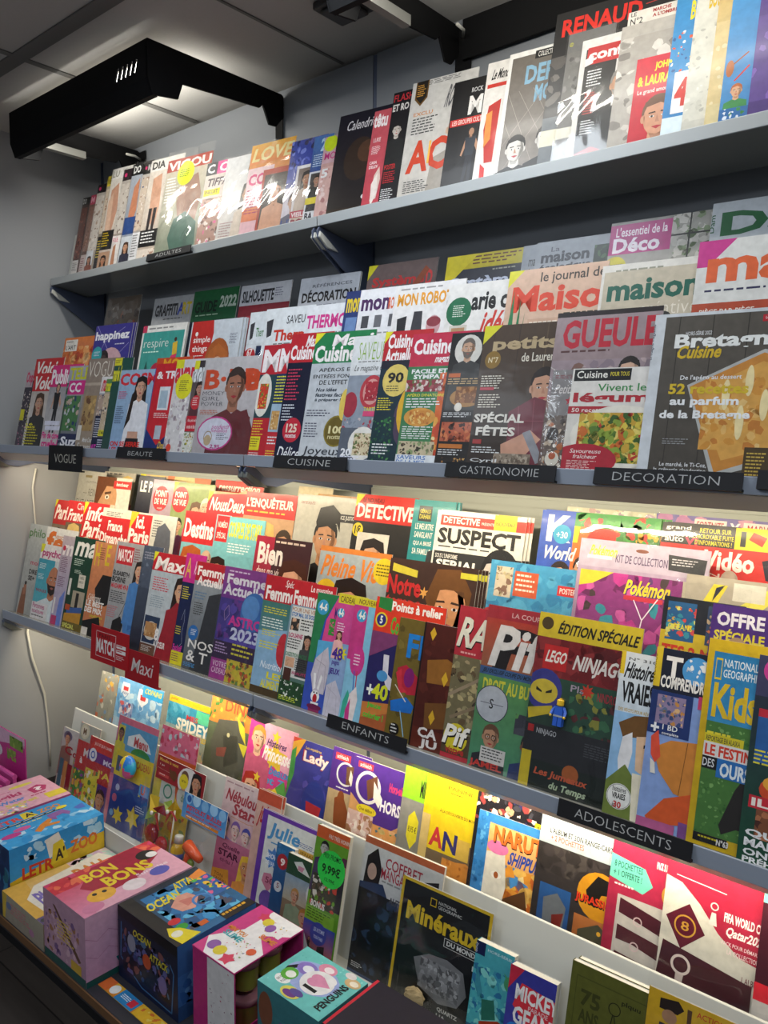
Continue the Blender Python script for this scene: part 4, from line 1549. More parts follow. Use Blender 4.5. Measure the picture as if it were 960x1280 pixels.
G('magazine', 'B1', 0.1567, 0.0046, 0.085, 0.2732, 0.0022, '''r 0 0 100 100 b8aab0 8f8890
b 2 2 59.2 18 c8285a Oops
n 0 22 60 50 24 8 3a3440 a89a94 6a6068 d8c8c0
r 0 50 30 14 d4cc28
n 0 72 60 28 18 7 4a4450 c87a9a 888''', 'celebrity weekly with pink heading, nearest the left wall on the middle shelf', 'magazine', full=0.086)
G('magazine', 'B1', 0.2157, 0.0087, 0.176, 0.3085, 0.0022, '''r 0 0 100 100 9a8a86 d8d4d0
r 0 0 100 22 c2282c
i 2 3 72.6 16 f4f0ea Voici
n 0 24 60 48 22 8 2a2830 8a7a74 b8a8a0 4a4450
q 2 50 40 22 5 d8d428
q 2 74 40 22 5 222''', 'red-headed celebrity weekly partly behind the pink one on the middle shelf', 'magazine')
G('magazine', 'B1', 0.2288, 0.0116, 0.176, 0.2572, 0.0022, '''r 0 0 100 100 b0a49c e0dcd8
r 0 0 100 24 c8282e
i 0 4 70.7 18 f4f0ea Voici
f 34 40 12 c89a80 4a3424 333 l
b 0 66 34 8 e0d42a 16|BIS
q 0 74 50 22 4 ccc22a''', 'celebrity weekly with slanted white heading on red beside the pink weekly', 'magazine')
G('magazine', 'B1', 0.3441, 0.0100, 0.181, 0.2801, 0.0022, '''r 0 0 100 100 8b8a90 c8c4c4
r 0 0 100 26 d42a78
b 2 5 63.2 18 f6f0f2 Public
y 30 80 58 c89a80 2a201c 1c1c20 22222a
y 70 82 60 c8a088 4a3a34 6a5a78 3a3a48
r 4 66 50 5 dde
r 8 72 50 5 dde
b 2 79 63.2 8 e02a8a Fin de clown
b 4 88 61.2 9 e02a8a cruelle-la''', 'celebrity weekly with pink heading and two people, pink words at its foot', 'magazine')
G('magazine', 'B1', 0.4533, 0.0085, 0.172, 0.2728, 0.0022, '''r 0 0 100 100 a8aab4 6a7484
b 4 2 64.4 14 c8c82c TELE
n 0 20 60 60 20 10 3a5a44 7a8a94 4a4a58 b8b4ac
r 0 80 100 20 2a3450
b 4 84 60 12 eee SU''', 'women magazine with lime yellow letters half hidden by pink double C', 'magazine')
G('magazine', 'B1', 0.4696, 0.0113, 0.164, 0.2244, 0.0022, '''r 0 0 100 100 a4a09e 5a6470
r 0 0 100 20 d02c84
b 4 3 40 14 f2eaf0 CC
n 0 22 50 50 20 9 4a7a4a c0a898 2a3a6a b8bcc4
r 0 76 100 24 222c50
b 4 80 60 14 eeeef4 Suzi''', 'navy-footed women magazine with white CC letters on a pink block', 'magazine')
G('magazine', 'B1', 0.5689, 0.0103, 0.181, 0.2900, 0.0022, '''r 0 0 100 100 8f7f74 a0907f
s 4 3 84 17 e0d8cc VOGUE
r 0 26 60 3 b8a898
n 6 40 36 38 14 9 a88a5a 6a4a34 c8a468 8a6a48
r 0 72 12 16 d8d4cc
j 20 85 35 5 eee Mode Couture
s 8 91 47 8 eee Femme''', 'brown fashion magazine with tall thin white capitals and jewellery', 'magazine')
G('magazine', 'B1', 0.6613, 0.0097, 0.085, 0.2309, 0.0022, '''r 0 0 100 100 b8bcc8 1d2440
r 0 0 100 22 e0dede
i 4 4 40 16 d02c3c max
n 0 24 50 30 16 9 b8a090 5a5a68 d4c8bc
r 0 52 100 48 1b2140
q 4 56 36 26 6 d8dce8
b 2 90 30 7 d83ab0 NUT''', 'women magazine with red m on white and dark navy foot', 'magazine', full=0.086)
G('magazine', 'B1', 0.6947, 0.0117, 0.085, 0.2218, 0.0022, '''r 0 0 100 100 c0b29c 2a3040
r 0 0 100 18 5a8a50
b 2 2 45 15 e4dc2e marie
n 0 20 50 56 22 9 c8b498 a08a70 2a3048 e0d4c4
r 0 70 60 8 e0da2e
t 3 71 34.5 5 333 LES MAR
r 0 80 100 20 202848
q 4 83 40 12 3 dde''', 'women magazine with yellow heading over beige photo next to navy-footed one', 'magazine', full=0.086)
G('magazine', 'B1', 0.7278, 0.0137, 0.090, 0.2833, 0.0022, '''r 0 0 100 100 1f5046 2a4a44
b 2 8 48 17 e8e02e marie fr
r 0 0 40 8 dcd42a
q 3 2 32 4 2 333''', 'dark green fashion magazine with yellow slanted heading behind the jeans one', 'magazine')
G('magazine', 'B1', 0.7725, 0.0152, 0.183, 0.2445, 0.0022, '''r 0 0 100 100 9cb8d4 8cacd0
b 2 4 96 15 d8303c COSM
f 60 22 11 d8a68c 1d1614 e8e8ec l
p e8e8ee 38 44 76 40 84 64 72 78 42 76
p d0a088 44 74 70 74 72 84 44 84
p 1c1c22 42 82 74 82 76 100 38 100
p 2a1c16 40 30 48 24 44 60 32 72
q 4 26 24 10 3 c82c5a
q 4 44 22 22 6 3a4a6a
b 2 86 78 6 d82a20 ON SE SERRE
b 2 93 74 6 d82a20 LES COUDES''', 'magazine with dark-haired woman in white crop top and red foot headline', 'magazine')
G('magazine', 'B1', 0.9417, 0.0111, 0.158, 0.2730, 0.0022, '''r 0 0 100 100 2c4a9c 1d2c66
r 0 0 100 10 c84a28
b 20 1 45 12 e8a028 MO
p c82430 2 6 72 6 72 74 36 90 2 74
b 8 14 56 8 f0ecec & TR
r 22 30 30 24 dfe3e8
p a8bccc 26 34 46 34 48 52 24 52
q 16 57 44 6 2 f0d8d8
r 26 70 18 14 b8c0cc
i 40 86 25 8 e0b83c Doux
i 10 94 55 5 e0b83c icone''', 'blue magazine with cut-out gold letters and bright red shield panel', 'magazine')
G('magazine', 'B1', 1.0378, 0.0102, 0.136, 0.2638, 0.0022, '''r 0 0 100 100 cfccd2 c2bec2
b 2 8 63 17 d02a3c avan
r 0 0 24 9 d8d42c
n 0 36 60 64 34 8 d8d4d4 b8a8a8 f0ecec 9a8a94 c8c0c8
e 34 28 26 e0da2a
q 20 22 30 12 4 5a5a30
e 16 92 8 e04a3a''', 'women magazine with red lower-case heading and large yellow disc', 'magazine')
G('magazine', 'B1', 1.1217, 0.0100, 0.088, 0.2575, 0.0022, '''r 0 0 100 100 3a3238 8a7a74
b 2 7 50.9 16 e4e8ec avan
r 0 0 22 9 d8d42c
f 40 30 14 b88a78 2a1c18 5a3238 l
e 30 44 22 c8303a
q 16 39 28 9 3 f0d8d8
r 0 58 60 16 c02838
j 6 61 44 4 f4e8e4 Nos plus belles
j 6 67 40 4 f4e8e4 recettes de fêtes
n 0 75 70 25 40 6 d8d8d0 8aa03a c8b83a e8e4d8 5a7a2a b86a3a''', 'women magazine with salad photo and red box behind the bagged brown-tone one', 'magazine')
G('magazine', 'B1', 1.1699, 0.0113, 0.233, 0.2606, 0.0040, '''r 0 0 100 100 cfcbcd bab2b4
b 4 12 90 20 d8502c B·I B
b 74 14 22 20 d8502c B
f 56 30 14 a87058 3a2a24 6a2a2c
p 6a2a2e 36 62 80 52 96 76 92 100 44 100
s 4 34 36 16 3a4048 MONEY|GIRL|POWER
q 4 53 30 5 2 d0602c
e 34 76 29 17 d03a8c
e 34 76 27 15.4 dfe0ee
j 28 67 28 6 c03a8c pendentif
j 28 71 26 4 c03a8c médaillon
a 24 80 7 1 a88a5a
e 24 83 6 c8b08a
b 30 87 16 4.5 c03a8c 2,95
q 38 76 20 7 3 556''', 'bagged pocket beauty magazine with pink-rimmed oval showing a necklace pendant', 'magazine', wrap='bag')
G('magazine', 'B1', 1.3977, 0.0148, 0.098, 0.2802, 0.0022, '''r 0 0 100 100 b02230 c22a34
b 4 4 61 20 f2eaea M
r 0 26 100 38 26424a
e 22 44 28 19 e0dcd2
n 8 34 30 22 30 5 c83a2a 4a8a3a e8c850 d87a3a
r 0 64 100 36 b82430
q 3 66 40 14 4 e0c83a
r 2 80 34 12 e0d42a
q 4 82 30 8 3 5a2020
q 3 94 36 5 2 f0e0dc''', 'cookery magazine with white M on red, bowl of salad above red panel', 'magazine')
G('magazine', 'B1', 1.4589, 0.0156, 0.088, 0.2800, 0.0022, '''r 0 0 100 100 b82432 c02a38
b 4 4 45 20 f2eaea M
r 0 26 100 34 1d3458
q 3 28 46 24 6 dcd43a
r 0 52 100 24 9ab4c8
n 4 58 30 16 14 6 c89a5a e0c8a0 d8b078 b07a40
r 0 78 100 22 c23038
q 3 80 40 8 2 eee
q 3 92 40 6 2 e8d83a''', 'cookery magazine with red heading, pastries and a dark blue panel', 'magazine')
G('magazine', 'B1', 1.4952, 0.0175, 0.132, 0.3003, 0.0022, '''r 0 0 100 100 10142c 181a34
r 0 0 100 23 b8242e
i 36 2 30 9 f2eaea Maxi
b 3 9 62 12 f2eaea Cuisine
q 4 28 34 26 7 c83a58
q 4 56 30 14 4 d8dce4
e 34 76 22 c2263a
b 20 71 26 7 ead8c4 125
t 20 79 26 3 eee recettes
j 6 89 60 10 f2f2f4 Délices''', 'navy cookery magazine with red disc 125 and white script at the foot', 'magazine')
G('magazine', 'B1', 1.5760, 0.0173, 0.176, 0.2964, 0.0022, '''r 0 0 100 100 b9bfc6 c8ccd0
r 0 0 100 24 1f7a48
i 30 2 64 9 f2eaea Maxi
b 3 10 70.1 13 f2eaea Cuisine
p e0da2e 0 0 16 0 0 9
t 14 27 60 3.6 222 APÉROS ET
t 6 32 67.1 3.6 222 ENTRÉES FONT
t 18 37 52 3.6 222 DE L'EFFET !
i 14 43 56 12 3a4450 Nos idées|festives faciles|à préparer !
q 4 60 40 6 2 556
q 4 70 30 12 4 556
e 58 76 20 8a7a2a
e 58 76 18 6a5a20
b 46 72 26 6 e4d9a4 100
t 46 79 24 3 e4d9a4 recettes
e 66 56 8 12 e0c45a
j 6 88 67.1 8 33363e Joyeux
b 14 95 60 8 3a3430 GOURM''', 'cookery magazine with green heading and gold disc reading 100', 'magazine')
G('magazine', 'B1', 1.6965, 0.0154, 0.144, 0.2811, 0.0022, '''r 0 0 100 100 dddfe0 cfd2d6
s 12 5 53 14 86ac3c SAVEUR
q 14 20 50 2 1 777
j 8 23 57 6 444 Le magazine de
r 0 31 100 34 8d96a4
e 48 44 22 13 b83a44
e 48 44 16 10 d89a94
n 36 36 26 15 26 3 a82a38 c84a54 8a1c2c e0a8a4
e 10 54 14 10 a03040
n 0 64 60 12 20 5 8d96a4 a83a48 c8b8b8 7a8494
t 38 56 24 3 e0d23a TARTE
r 38 59 40 4 d84a78
r 0 72 100 28 5a616e
e 44 84 26 13 e8e4dc
n 28 76 34 17 40 4 d8c8a4 8a6a4a e8dcc4 6a7a4a
b 6 88 20 6 f0f0f4 20
q 6 94 40 5 2 eef''', 'cookery magazine with thin green capitals, pomegranates and a bowl', 'magazine')
G('magazine', 'B1', 1.7849, 0.0149, 0.123, 0.2855, 0.0022, '''r 0 0 100 100 0f2a3c 0c2c38
r 0 0 100 24 b8242c
p e0da2e 0 0 16 0 0 9
b 8 2 57 11 f4eeee Cuisine
b 6 13 59 11 f4eeee Actuelle
r 0 22 100 6 1a1a2c
e 36 37 28 dcc468
b 18 31 34 8 222 90
q 18 41 36 5 2 443
e 86 66 44 24 4a3a52
e 82 60 34 22 e0b02c
e 86 54 22 14 f0cc4a
q 4 50 36 10 4 e0d43a
n 0 64 46 34 40 5 0f3038 2c6a3a 1c4a34 4a8a4a 123a40
q 6 84 46 9 3 e8e8e8
i 60 88 36 10 e4dcb4 Le''', 'teal cookery magazine with yellow 90 disc and halved mango', 'magazine')
G('magazine', 'B1', 1.8605, 0.0150, 0.162, 0.2748, 0.0022, '''r 0 0 100 100 c84a34 d8a03a
r 0 0 100 26 c02846
b 4 4 61 12 f4eeee Cuisine
i 38 17 28 7 f4eeee magazine
r 0 25 66 66 3a7a4c
n 50 30 50 66 30 10 d8662c e8a848 c84a2c f0d098 8a4a2c
b 6 27 54 3.4 eee FACILE ET
b 10 31 46 3.4 eee SYMPA !
n 0 35 56 9 26 6 8a2a38 5a6a3a d8c8c0 a04a50
t 4 45 56 2.6 e0d83a APÉRO DINATOIRE
q 4 49 52 8 3 eee
e 28 63 24 7 d89a44
n 12 58 32 10 24 4 d08a3a e8c070 b86a2a
q 4 70 50 10 4 eef4ee
n 2 81 54 10 26 5 c8b898 6a5a44 8a9a6a 3a3428
r 0 91 66 9 e0e4e8
t 2 91.5 44 3 2a6ab8 SAVEURS
t 2 95 44 3 2a6ab8 DE LA MER
r 66 26 28 8 1f3a7a''', 'cookery magazine with crimson heading and green column of photographs', 'magazine')
G('magazine', 'B1', 1.9595, 0.0141, 0.123, 0.2696, 0.0022, '''r 0 0 100 100 121112 1a1412
e 34 13 25 d8d4cc
f 34 12 11 c8a084 6a6058 333 d
b 68 10 30 11 c8a03a SIN
t 62 24 36 3 eee LES RECETTES
r 4 30 22 3 c0602c
q 4 34 70 5 2 c8a878
e 42 48 30 7 a87a44
n 22 40 40 12 20 7 7a4a24 9a6438 5a3418 b07c48
e 30 55 7 e0d8cc
q 4 59 60 4 2 ddd
n 4 66 56 14 20 8 b85a3a d07a4a 8a3a24 3a2018
r 4 82 44 3 c0702c
q 4 86 52 5 2 ddd
n 10 92 50 8 16 4 1a1412 c89a5a 8a5a2a''', 'black magazine with bearded man in round frame and bowl of truffles', 'magazine')
G('magazine', 'B1', 2.0363, 0.0141, 0.189, 0.2776, 0.0040, '''r 0 0 100 100 4a3829 2c201a
r 12 0 1 100 3a2b20
r 40 0 1.2 60 3a2b20
r 70 0 1.2 40 5a4836
p d8d42a 0 0 20 0 0 13
b 12 9 72.4 11 b8a27c petits
t 46 20 38.4 6 e0d8c8 de Laurent
e 14 24 9 8a6a2a
t 9 22 11 4 e8d8b0 N°7
f 74 44 13 c49478 241a16 6a2430
p 6a2432 40 60 66 50 96 56 100 92 44 96
w 8a4450 0.8 50 56 58 94
w 8a4450 0.8 66 52 70 94
w 8a4450 0.8 84 54 84 94
w 8a4450 0.8 44 66 98 66
w 8a4450 0.8 44 78 98 78
p c8947a 36 82 66 72 78 78 62 90 38 90
p 8a8a90 58 74 66 72 84 92 76 94
q 4 35 26 10 4 e4dccc
r 4 43 16 2 b83a4a
q 4 48 26 10 4 e4dccc
b 2 60 56 7.4 e4ded4 SPÉCIAL
b 6 69 44 7.4 e4ded4 FÊTES
r 4 79 10 3 a83a3a
q 4 84 34 5 2 ddd
n 30 88 40 12 30 5 8a7a68 a89a88 6a5a4c
t 4 92 30 3 ddd Cyril''', 'dark brown cookery magazine with man in plaid shirt, headline SPÉCIAL FÊTES', 'magazine')
G('magazine', 'B1', 2.1872, 0.0126, 0.189, 0.2904, 0.0022, '''r 0 0 100 100 a8969a 6a4a40
r 0 0 100 3 2a2224
b 8 5 90 18 c02a3c GUEULE
q 8 24 66 3 1 5a3a3a
n 0 30 100 30 22 12 9c8a90 8a7a84 b8a4a4 7a5a50
w c8bcb8 1 0 34 50 56
w c8bcb8 1 0 42 40 60
f 76 38 9 d0a890 2a2422 33343c g
r 0 60 100 40 5a4038''', 'magazine with tall red heading and a woman in glasses against blue-grey stairs', 'magazine')
G('magazine', 'B1', 2.1950, 0.0158, 0.073, 0.1850, 0.0022, '''r 0 0 100 100 8f8b8b 7a7472
q 8 5 80 4 2 8a2a3a
j 10 14 46.4 9 e4dcd8 Petits
k 52 30 12 5 b8283a .45
n 0 44 60 50 22 13 6a5a50 3a2a22 e0d4c4 c8b49c b8683a
e 20 62 16 2a1d18
e 26 86 18 e4dccb
e 26 83 9 b85a34''', 'slim bagged cookery booklet with cupcakes on grey next to the vegetable magazine', 'magazine', wrap='film')
G('magazine', 'B1', 2.2365, 0.0200, 0.163, 0.1846, 0.0030, '''r 0 0 100 100 e2ded8 d8d0c4
r 2 1 62 11 1c1c1e
t 5 2.4 34 7 f0ece4 Cuisine
t 42 4 20 4 d8c83a POUR TOUS
t 30 15 56.8 7 3a8a4a Vivent les
b 4 23 82.8 12 b02834 légum
r 0 36 50 7 b02834
t 4 37.5 40 4 f0e4dc 50 recettes
e 60 64 54 29 e8e2d4
n 14 42 86 46 110 8 c8a03a 8aa03a d8c04a b8382c 5a7a2c e0cc6a c86a2a 3a5a24
e 24 86 36 15 b02434
j 8 76 34 4 f0dcd8 Savoureuse
j 12 81 26 4 f0dcd8 fraîcheur
q 6 87 36 9 4 e8c0bc
r 0 97 70 3 3a8a3c''', 'white cookery magazine with red lower-case word over a vegetable tart', 'magazine')
G('magazine', 'B1', 2.3719, 0.0182, 0.200, 0.2684, 0.0050, '''r 0 0 100 100 d4d8dc
r 9 2 91 98 5a544c 4a443d
r 20 2 .8 98 3a352f
r 46 2 .8 98 3a352f
r 72 2 .8 98 3a352f
v 2 6 22 4 445 Bretagne magazine
t 26 11 20 3 ddd HORS-SÉRIE 2022
b 18 13 82 11 f0f0ec Bretagne
i 20 20 34 8 d8b42a Cuisine
r 82 4 18 4 b82430
t 84 5 14 2 eee Le Télégramme
p b8b8b4 32 44 86 24 100 26 100 88 58 98
p c8863a 34 45 86 26 100 30 100 84 60 95
p dba24e 40 48 86 31 99 34 97 80 64 88
n 46 40 46 42 34 6 dba24e e8c078 d0903c e4b468 c47c34
e 62 50 3 9 f0dca4
e 78 42 3 9 f0dca4
e 74 66 3 10 f0dca4
e 90 56 3 9 f0dca4
t 26 38 46 3.6 eee De l'apéro au dessert
b 18 43 60 6.4 d8b830 52 recettes
b 20 51 52 6.4 f0f0f0 au parfum
b 13 59 68 6.4 f0f0f0 de la Bretagne
q 18 76 20 4 2 999
t 18 90 36 2.8 eee Le marché, le Ti-Coz,
t 14 93.4 40 2.8 eee la crêperie clandestine
b 10 97 52 2.6 d8b830 Balade gourmande
r 80 80 20 20 4a3a20
q 82 83 16 14 5 c8a84a''', 'large cookery magazine with golden square tart on grey wood, headline 52 recettes', 'magazine')
G('magazine', 'B2', 0.2025, 0.0100, 0.205, 0.2713, 0.0022, '''r 0 0 100 100 d87a3a 5a6a90
n 0 12 100 30 26 14 d8743a e8a060 c85a30 f0c088 b84a30
n 0 40 100 30 16 14 4a5a88 6a7aa0 c8784a
r 5 3 36 15 e4dfd8
q 8 5 28 3 1 555
t 7 10 30 6 333 L'ART''', 'art magazine with orange sky painting beside the left wall', 'magazine')
G('magazine', 'B2', 0.4296, 0.0251, 0.205, 0.2918, 0.0022, '''r 0 0 100 100 3a3488 44409a
w b8b4e0 .7 4 0 30 20 80 4
w b8b4e0 .7 30 20 60 40 96 22
w b8b4e0 .7 30 20 10 44 0 40
w b8b4e0 .7 60 40 70 60 98 54
b 3 7 92 13 f0f0f6 happinez
e 52 48 34 22 d0a8b0
f 34 42 12 4a3a38 2a2224 3a3440
e 14 34 14 3aa8b0
q 6 30 18 6 2 dde
q 60 22 34 3 1 dde''', 'deep blue magazine with white lower-case heading and network of pale lines', 'magazine', stack=2)
G('magazine', 'B2', 0.6927, 0.0105, 0.215, 0.2750, 0.0050, '''r 0 0 100 100 e8e6e2
r 4 8 92 92 3f9c94 4fa89c
r 0 0 10 8 c03a5a
q 14 3 80 4 1 888
s 8 16 56 13 f0f4ee respire
q 9 30 36 3 1 dfe
p e0b83c 74 22 84 20 86 34 76 36
p d83a6a 74 36 86 34 84 44 70 52 66 60 62 58
p c83058 76 40 84 38 88 52 80 66
e 79 18 3 4a2a20
e 46 52 14 9 b82a48
p 2a5a54 14 60 20 40 28 60
e 76 60 6 12 2a7a4a''', 'turquoise magazine with thin white heading and small running figures', 'magazine')
G('magazine', 'B2', 0.9634, 0.0256, 0.215, 0.2615, 0.0022, '''r 0 0 100 100 cdd4dc c8d0d8
p c02e2a 2 0 44 0 47 14 44 32 36 44 12 46 2 34
e 13 14 3 f0e8e4
t 8 17 34 9 f4ece8 simple
t 8 27 30 9 f4ece8 things
q 12 38 22 2 1 eee
e 60 46 24 26 a85a2a
e 62 56 14 16 d8a888
p b8662e 44 34 60 26 80 36 84 60 78 60 74 44 58 38 46 60 38 60
q 80 16 16 12 5 667''', 'pale magazine with red speech-shaped corner and auburn-haired woman', 'magazine', stack=2)
G('magazine', 'B2', 1.1938, 0.0055, 0.104, 0.2759, 0.0022, '''r 0 0 100 100 d9dfe4
p 3a3a40 6 12 22 10 20 26 10 28
t 30 16 35 9 3a7a3a Therm
e 18 44 22 c02a30
b 8 36 20 8 f0e0dc 67
q 6 46 22 12 4 f0d0cc
r 40 34 60 66 1d2c50''', 'small cookery-robot magazine with green letters and red disc 67', 'magazine')
G('magazine', 'B2', 1.2622, 0.0087, 0.176, 0.2773, 0.0022, '''r 0 0 100 100 dde2e6
p 3a3a40 4 12 18 10 17 26 8 28
t 46 8 45.7 8 4a4a4e SAVEUR
b 22 21 69.7 11 c8382a Therm
q 24 34 70 3 1 777
n 20 44 70 8 24 5 dde2e6 b8683a e0c8a0 8a4a2a
e 8 62 10 3a3a2c
b 3 58 9 7 e8dca0 8''', 'cookery-robot magazine with grey capitals over a red heading', 'magazine')
G('magazine', 'B2', 1.4182, 0.0087, 0.176, 0.2712, 0.0022, '''r 0 0 100 100 e0e3e8
b 2 9 75.2 13 d0388a THERMO
q 6 26 80 3 1 888
r 24 33 34 4 c83a4a
j 10 38 67.2 11 2a2a30 Nos meilleures
a 4 50 6 .6 88a''', 'cookery-robot magazine with large pink capitals and brush script', 'magazine')
G('magazine', 'B2', 1.5465, 0.0065, 0.086, 0.2955, 0.0022, '''r 0 0 100 100 26356c 38508c
b 6 6 51.9 12 e0c42c mon
r 10 22 40 18 6a88b8
b 4 54 50 14 e0c42c 40''', 'navy kitchen magazine with yellow letters and a yellow 40', 'magazine')
G('magazine', 'B2', 1.5959, 0.0087, 0.176, 0.2933, 0.0022, '''r 0 0 100 100 e6e6ea dcdce2
b 4 8 48 10 4a2a5a mon
b 50 8 23 10 d8602a ROBOT
r 8 22 12 10 4a4a50
r 30 22 12 10 6a6a70
r 54 22 12 10 5a5a60
r 76 22 12 10 6a4a4a
q 6 36 84 3 1 999
b 8 42 44 14 5a2048 40
b 60 42 36 7 5a2048 recettes
q 60 52 36 3 1 777''', 'white kitchen magazine with purple 40 and row of small appliances', 'magazine')
G('magazine', 'B2', 1.7056, 0.0093, 0.189, 0.2906, 0.0022, '''r 0 0 100 100 e6e4e4
q 8 3 80 3 1 999
b 5 7 78.1 10 e09a2a MON ROBOT
p 2a2a2e 8 27 22 25 22 40 10 41
p 3a3a40 32 22 44 22 46 38 30 38
e 62 34 10 8 c89aa0
e 62 31 10 4 8a3a44
p 222226 78 18 92 16 92 38 78 40
e 85 17 8 6 2a2a2e
r 8 42 14 2.6 c84a4a
r 30 41 20 2.6 c84a4a
r 56 40 16 2.6 c84a4a
r 78 39 16 2.6 c84a4a
r 0 48 100 26 3a3734
i 4 51 66 8 e0a838 Spécial Rentrée !
q 16 61 46 3 1 ddd
e 50 80 40 12 2a2a2e
e 30 78 14 8 d8a03c
e 60 80 20 6 8a5a2c''', 'white kitchen magazine with orange heading, four cooking robots and Rentrée banner', 'magazine')
G('magazine', 'B2', 1.8567, 0.0091, 0.185, 0.2755, 0.0022, '''r 0 0 100 100 e4e2df
b 34 7 50.7 15 1a1a1c arie cl
i 48 23 36.7 20 c8362c idée
e 18 22 17 1f6a48
q 10 17 18 10 4 dfe8dc
r 8 33 24 28 c8c4b8
r 11 35 18 24 b08a64
e 20 46 7 d8b890
r 64 44 36 30 7a5a34
n 64 44 36 30 22 8 7a5a34 a8844c 5a4028 c8a468
q 4 66 44 5 2 c8506a''', 'white magazine with bold black letters, red brush script and green disc', 'magazine')
G('magazine', 'B2', 2.0082, 0.0103, 0.211, 0.2866, 0.0022, '''r 0 0 100 100 d8b49c ccb09c
p d8d42a 0 0 16 0 0 12
t 34 3 64 9 3a3430 le journal de
b 6 12 92 19 d8442a Maiso
q 62 33 36 3 1 443
r 26 36 36 40 c8a48c
q 28 38 32 30 5 e8d8c8
w 8a6a54 1 26 46 62 46
w 8a6a54 1 26 56 62 56
p 2a7a4c 2 70 8 14 12 60 16 20 18 66 22 30 20 72
p 1f6440 0 72 14 40 8 74
t 50 50 44 7 c8442c Pop & coloré
t 46 62 50 8 5a3a2c BOHÈME''', 'peach home magazine with big orange serif heading and green plant', 'magazine')
G('magazine', 'B2', 2.2118, 0.0093, 0.189, 0.2724, 0.0022, '''r 0 0 100 100 e2ded6
r 3 5 94 95 c8bda8 bcb09a
q 14 4 50 3 1 998
b 8 11 88.4 15 1f6050 maison
s 42 28 54.4 9 e8e0d0 créative
n 52 40 30 24 40 4 c4b8a0 3a5a34 5a7a4a 2c4428
e 66 40 8 5 2c2c28
e 34 52 5 4 2c2a28
t 8 40 34 3 4a6a5a BÉATA CRÉATIVE
q 8 46 40 3 1 667''', 'beige home magazine with dark green lower-case heading and hanging plant', 'magazine')
G('magazine', 'B2', 2.3886, 0.0107, 0.220, 0.2920, 0.0022, '''r 0 0 100 100 dcdcd8
p c83a8c 0 0 28 0 8 16 0 16
b 8 6 92 20 e0663a mais
q 8 30 60 3 1 335
t 72 28 28 7 2a2a5a créative
r 0 38 100 62 b04a30 a03a26
t 6 41 40 4 f0e8dc PIÈCE PAR PIÈCE
t 6 46 60 5 f0e8dc Insufflez une déco
b 6 53 90 6 f0e8dc CONVIVIALE & ÉCL
p c85a2c 50 76 66 58 84 76 80 84 54 84
q 12 68 30 6 3 eab''', 'home magazine with large coral letters on white and terracotta room below', 'magazine')
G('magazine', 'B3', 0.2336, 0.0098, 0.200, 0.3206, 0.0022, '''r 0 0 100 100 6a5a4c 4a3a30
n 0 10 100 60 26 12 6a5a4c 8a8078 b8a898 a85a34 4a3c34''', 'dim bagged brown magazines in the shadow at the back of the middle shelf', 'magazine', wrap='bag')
G('magazine', 'B3', 0.5340, 0.0100, 0.205, 0.2900, 0.0022, '''r 0 0 100 100 a9abae 9c9ea2
b 6 8 58 14 2a2a2e GRAFFITI
b 64 8 17 14 3a4aa8 A
b 76 8 22 14 c8b02c RT
q 30 25 50 3 1 555
w 222 2 20 48 40 38 70 38 92 48
w 222 2 20 56 40 46 70 46 92 56
w 222 2 20 64 40 54 70 54 92 64
p d8c82a 0 44 20 36 16 60 0 64''', 'grey art magazine with black narrow capitals and blue-yellow letters, black waves below', 'magazine')
G('magazine', 'B3', 0.7554, 0.0102, 0.210, 0.2910, 0.0022, '''r 0 0 100 100 1f5a34 18222e
b 6 12 50 13 16241c GUIDE
b 62 8 36 13 a8b4a8 2022
q 10 27 70 3 1 9ab49a
r 0 34 100 66 1b2030
e 46 54 20 16 2a2020
a 46 56 20 3 8a5a34''', 'dark green guide with pale year 2022 on it', 'magazine')
G('magazine', 'B3', 0.9900, 0.0103, 0.210, 0.2830, 0.0022, '''r 0 0 100 100 7a2430 5a1824
r 0 0 100 22 b0b2b8
b 4 6 64 13 26262a SILHOUETTE
q 70 6 20 10 3 667
f 46 50 10 c89a8a d8c0b8 8a2430
e 74 34 8 4 b83a4c
e 24 38 10 5 9a2c3c''', 'magazine with condensed black capitals on grey over dark red picture', 'magazine')
G('magazine', 'B3', 1.2505, 0.0105, 0.215, 0.2733, 0.0050, '''r 0 0 100 100 aeb2ba a4a8b0
t 22 7 66 4 55585e RÉFÉRENCES
b 6 13 90 13 1d1d20 DÉCORATION
q 8 29 80 10 3 667''', 'grey decor magazine with wide bold black capitals', 'magazine')
G('magazine', 'B3', 1.4990, 0.0105, 0.215, 0.2789, 0.0022, '''r 0 0 100 100 6a5a58 5a4a48
p c8c02a 0 0 14 0 0 14
b 8 12 76 12 b83838 Système
b 86 10 9 14 c84040 D
p 8a4a34 60 30 84 6 90 10 66 34''', 'do-it-yourself magazine with red lower-case heading on brown-grey', 'magazine')
G('magazine', 'B3', 1.7495, 0.0104, 0.213, 0.2681, 0.0022, '''r 0 0 100 100 2b2d38 22242e
r 0 0 100 13 b8a818
q 34 2 60 9 2 5a2a18
p c8b820 0 0 40 0 0 30
b 8 20 86 13 a8b0c4 Système
q 60 15 30 3 1 998''', 'do-it-yourself magazine with pale heading on black and yellow top band', 'magazine')
G('magazine', 'B3', 1.9526, 0.0048, 0.086, 0.2681, 0.0022, '''r 0 0 100 100 8f949c
t 20 10 22.1 8 222 mai
t 20 20 22.1 8 222 éco''', 'grey house magazine edge with black letters, behind the ecological one', 'magazine')
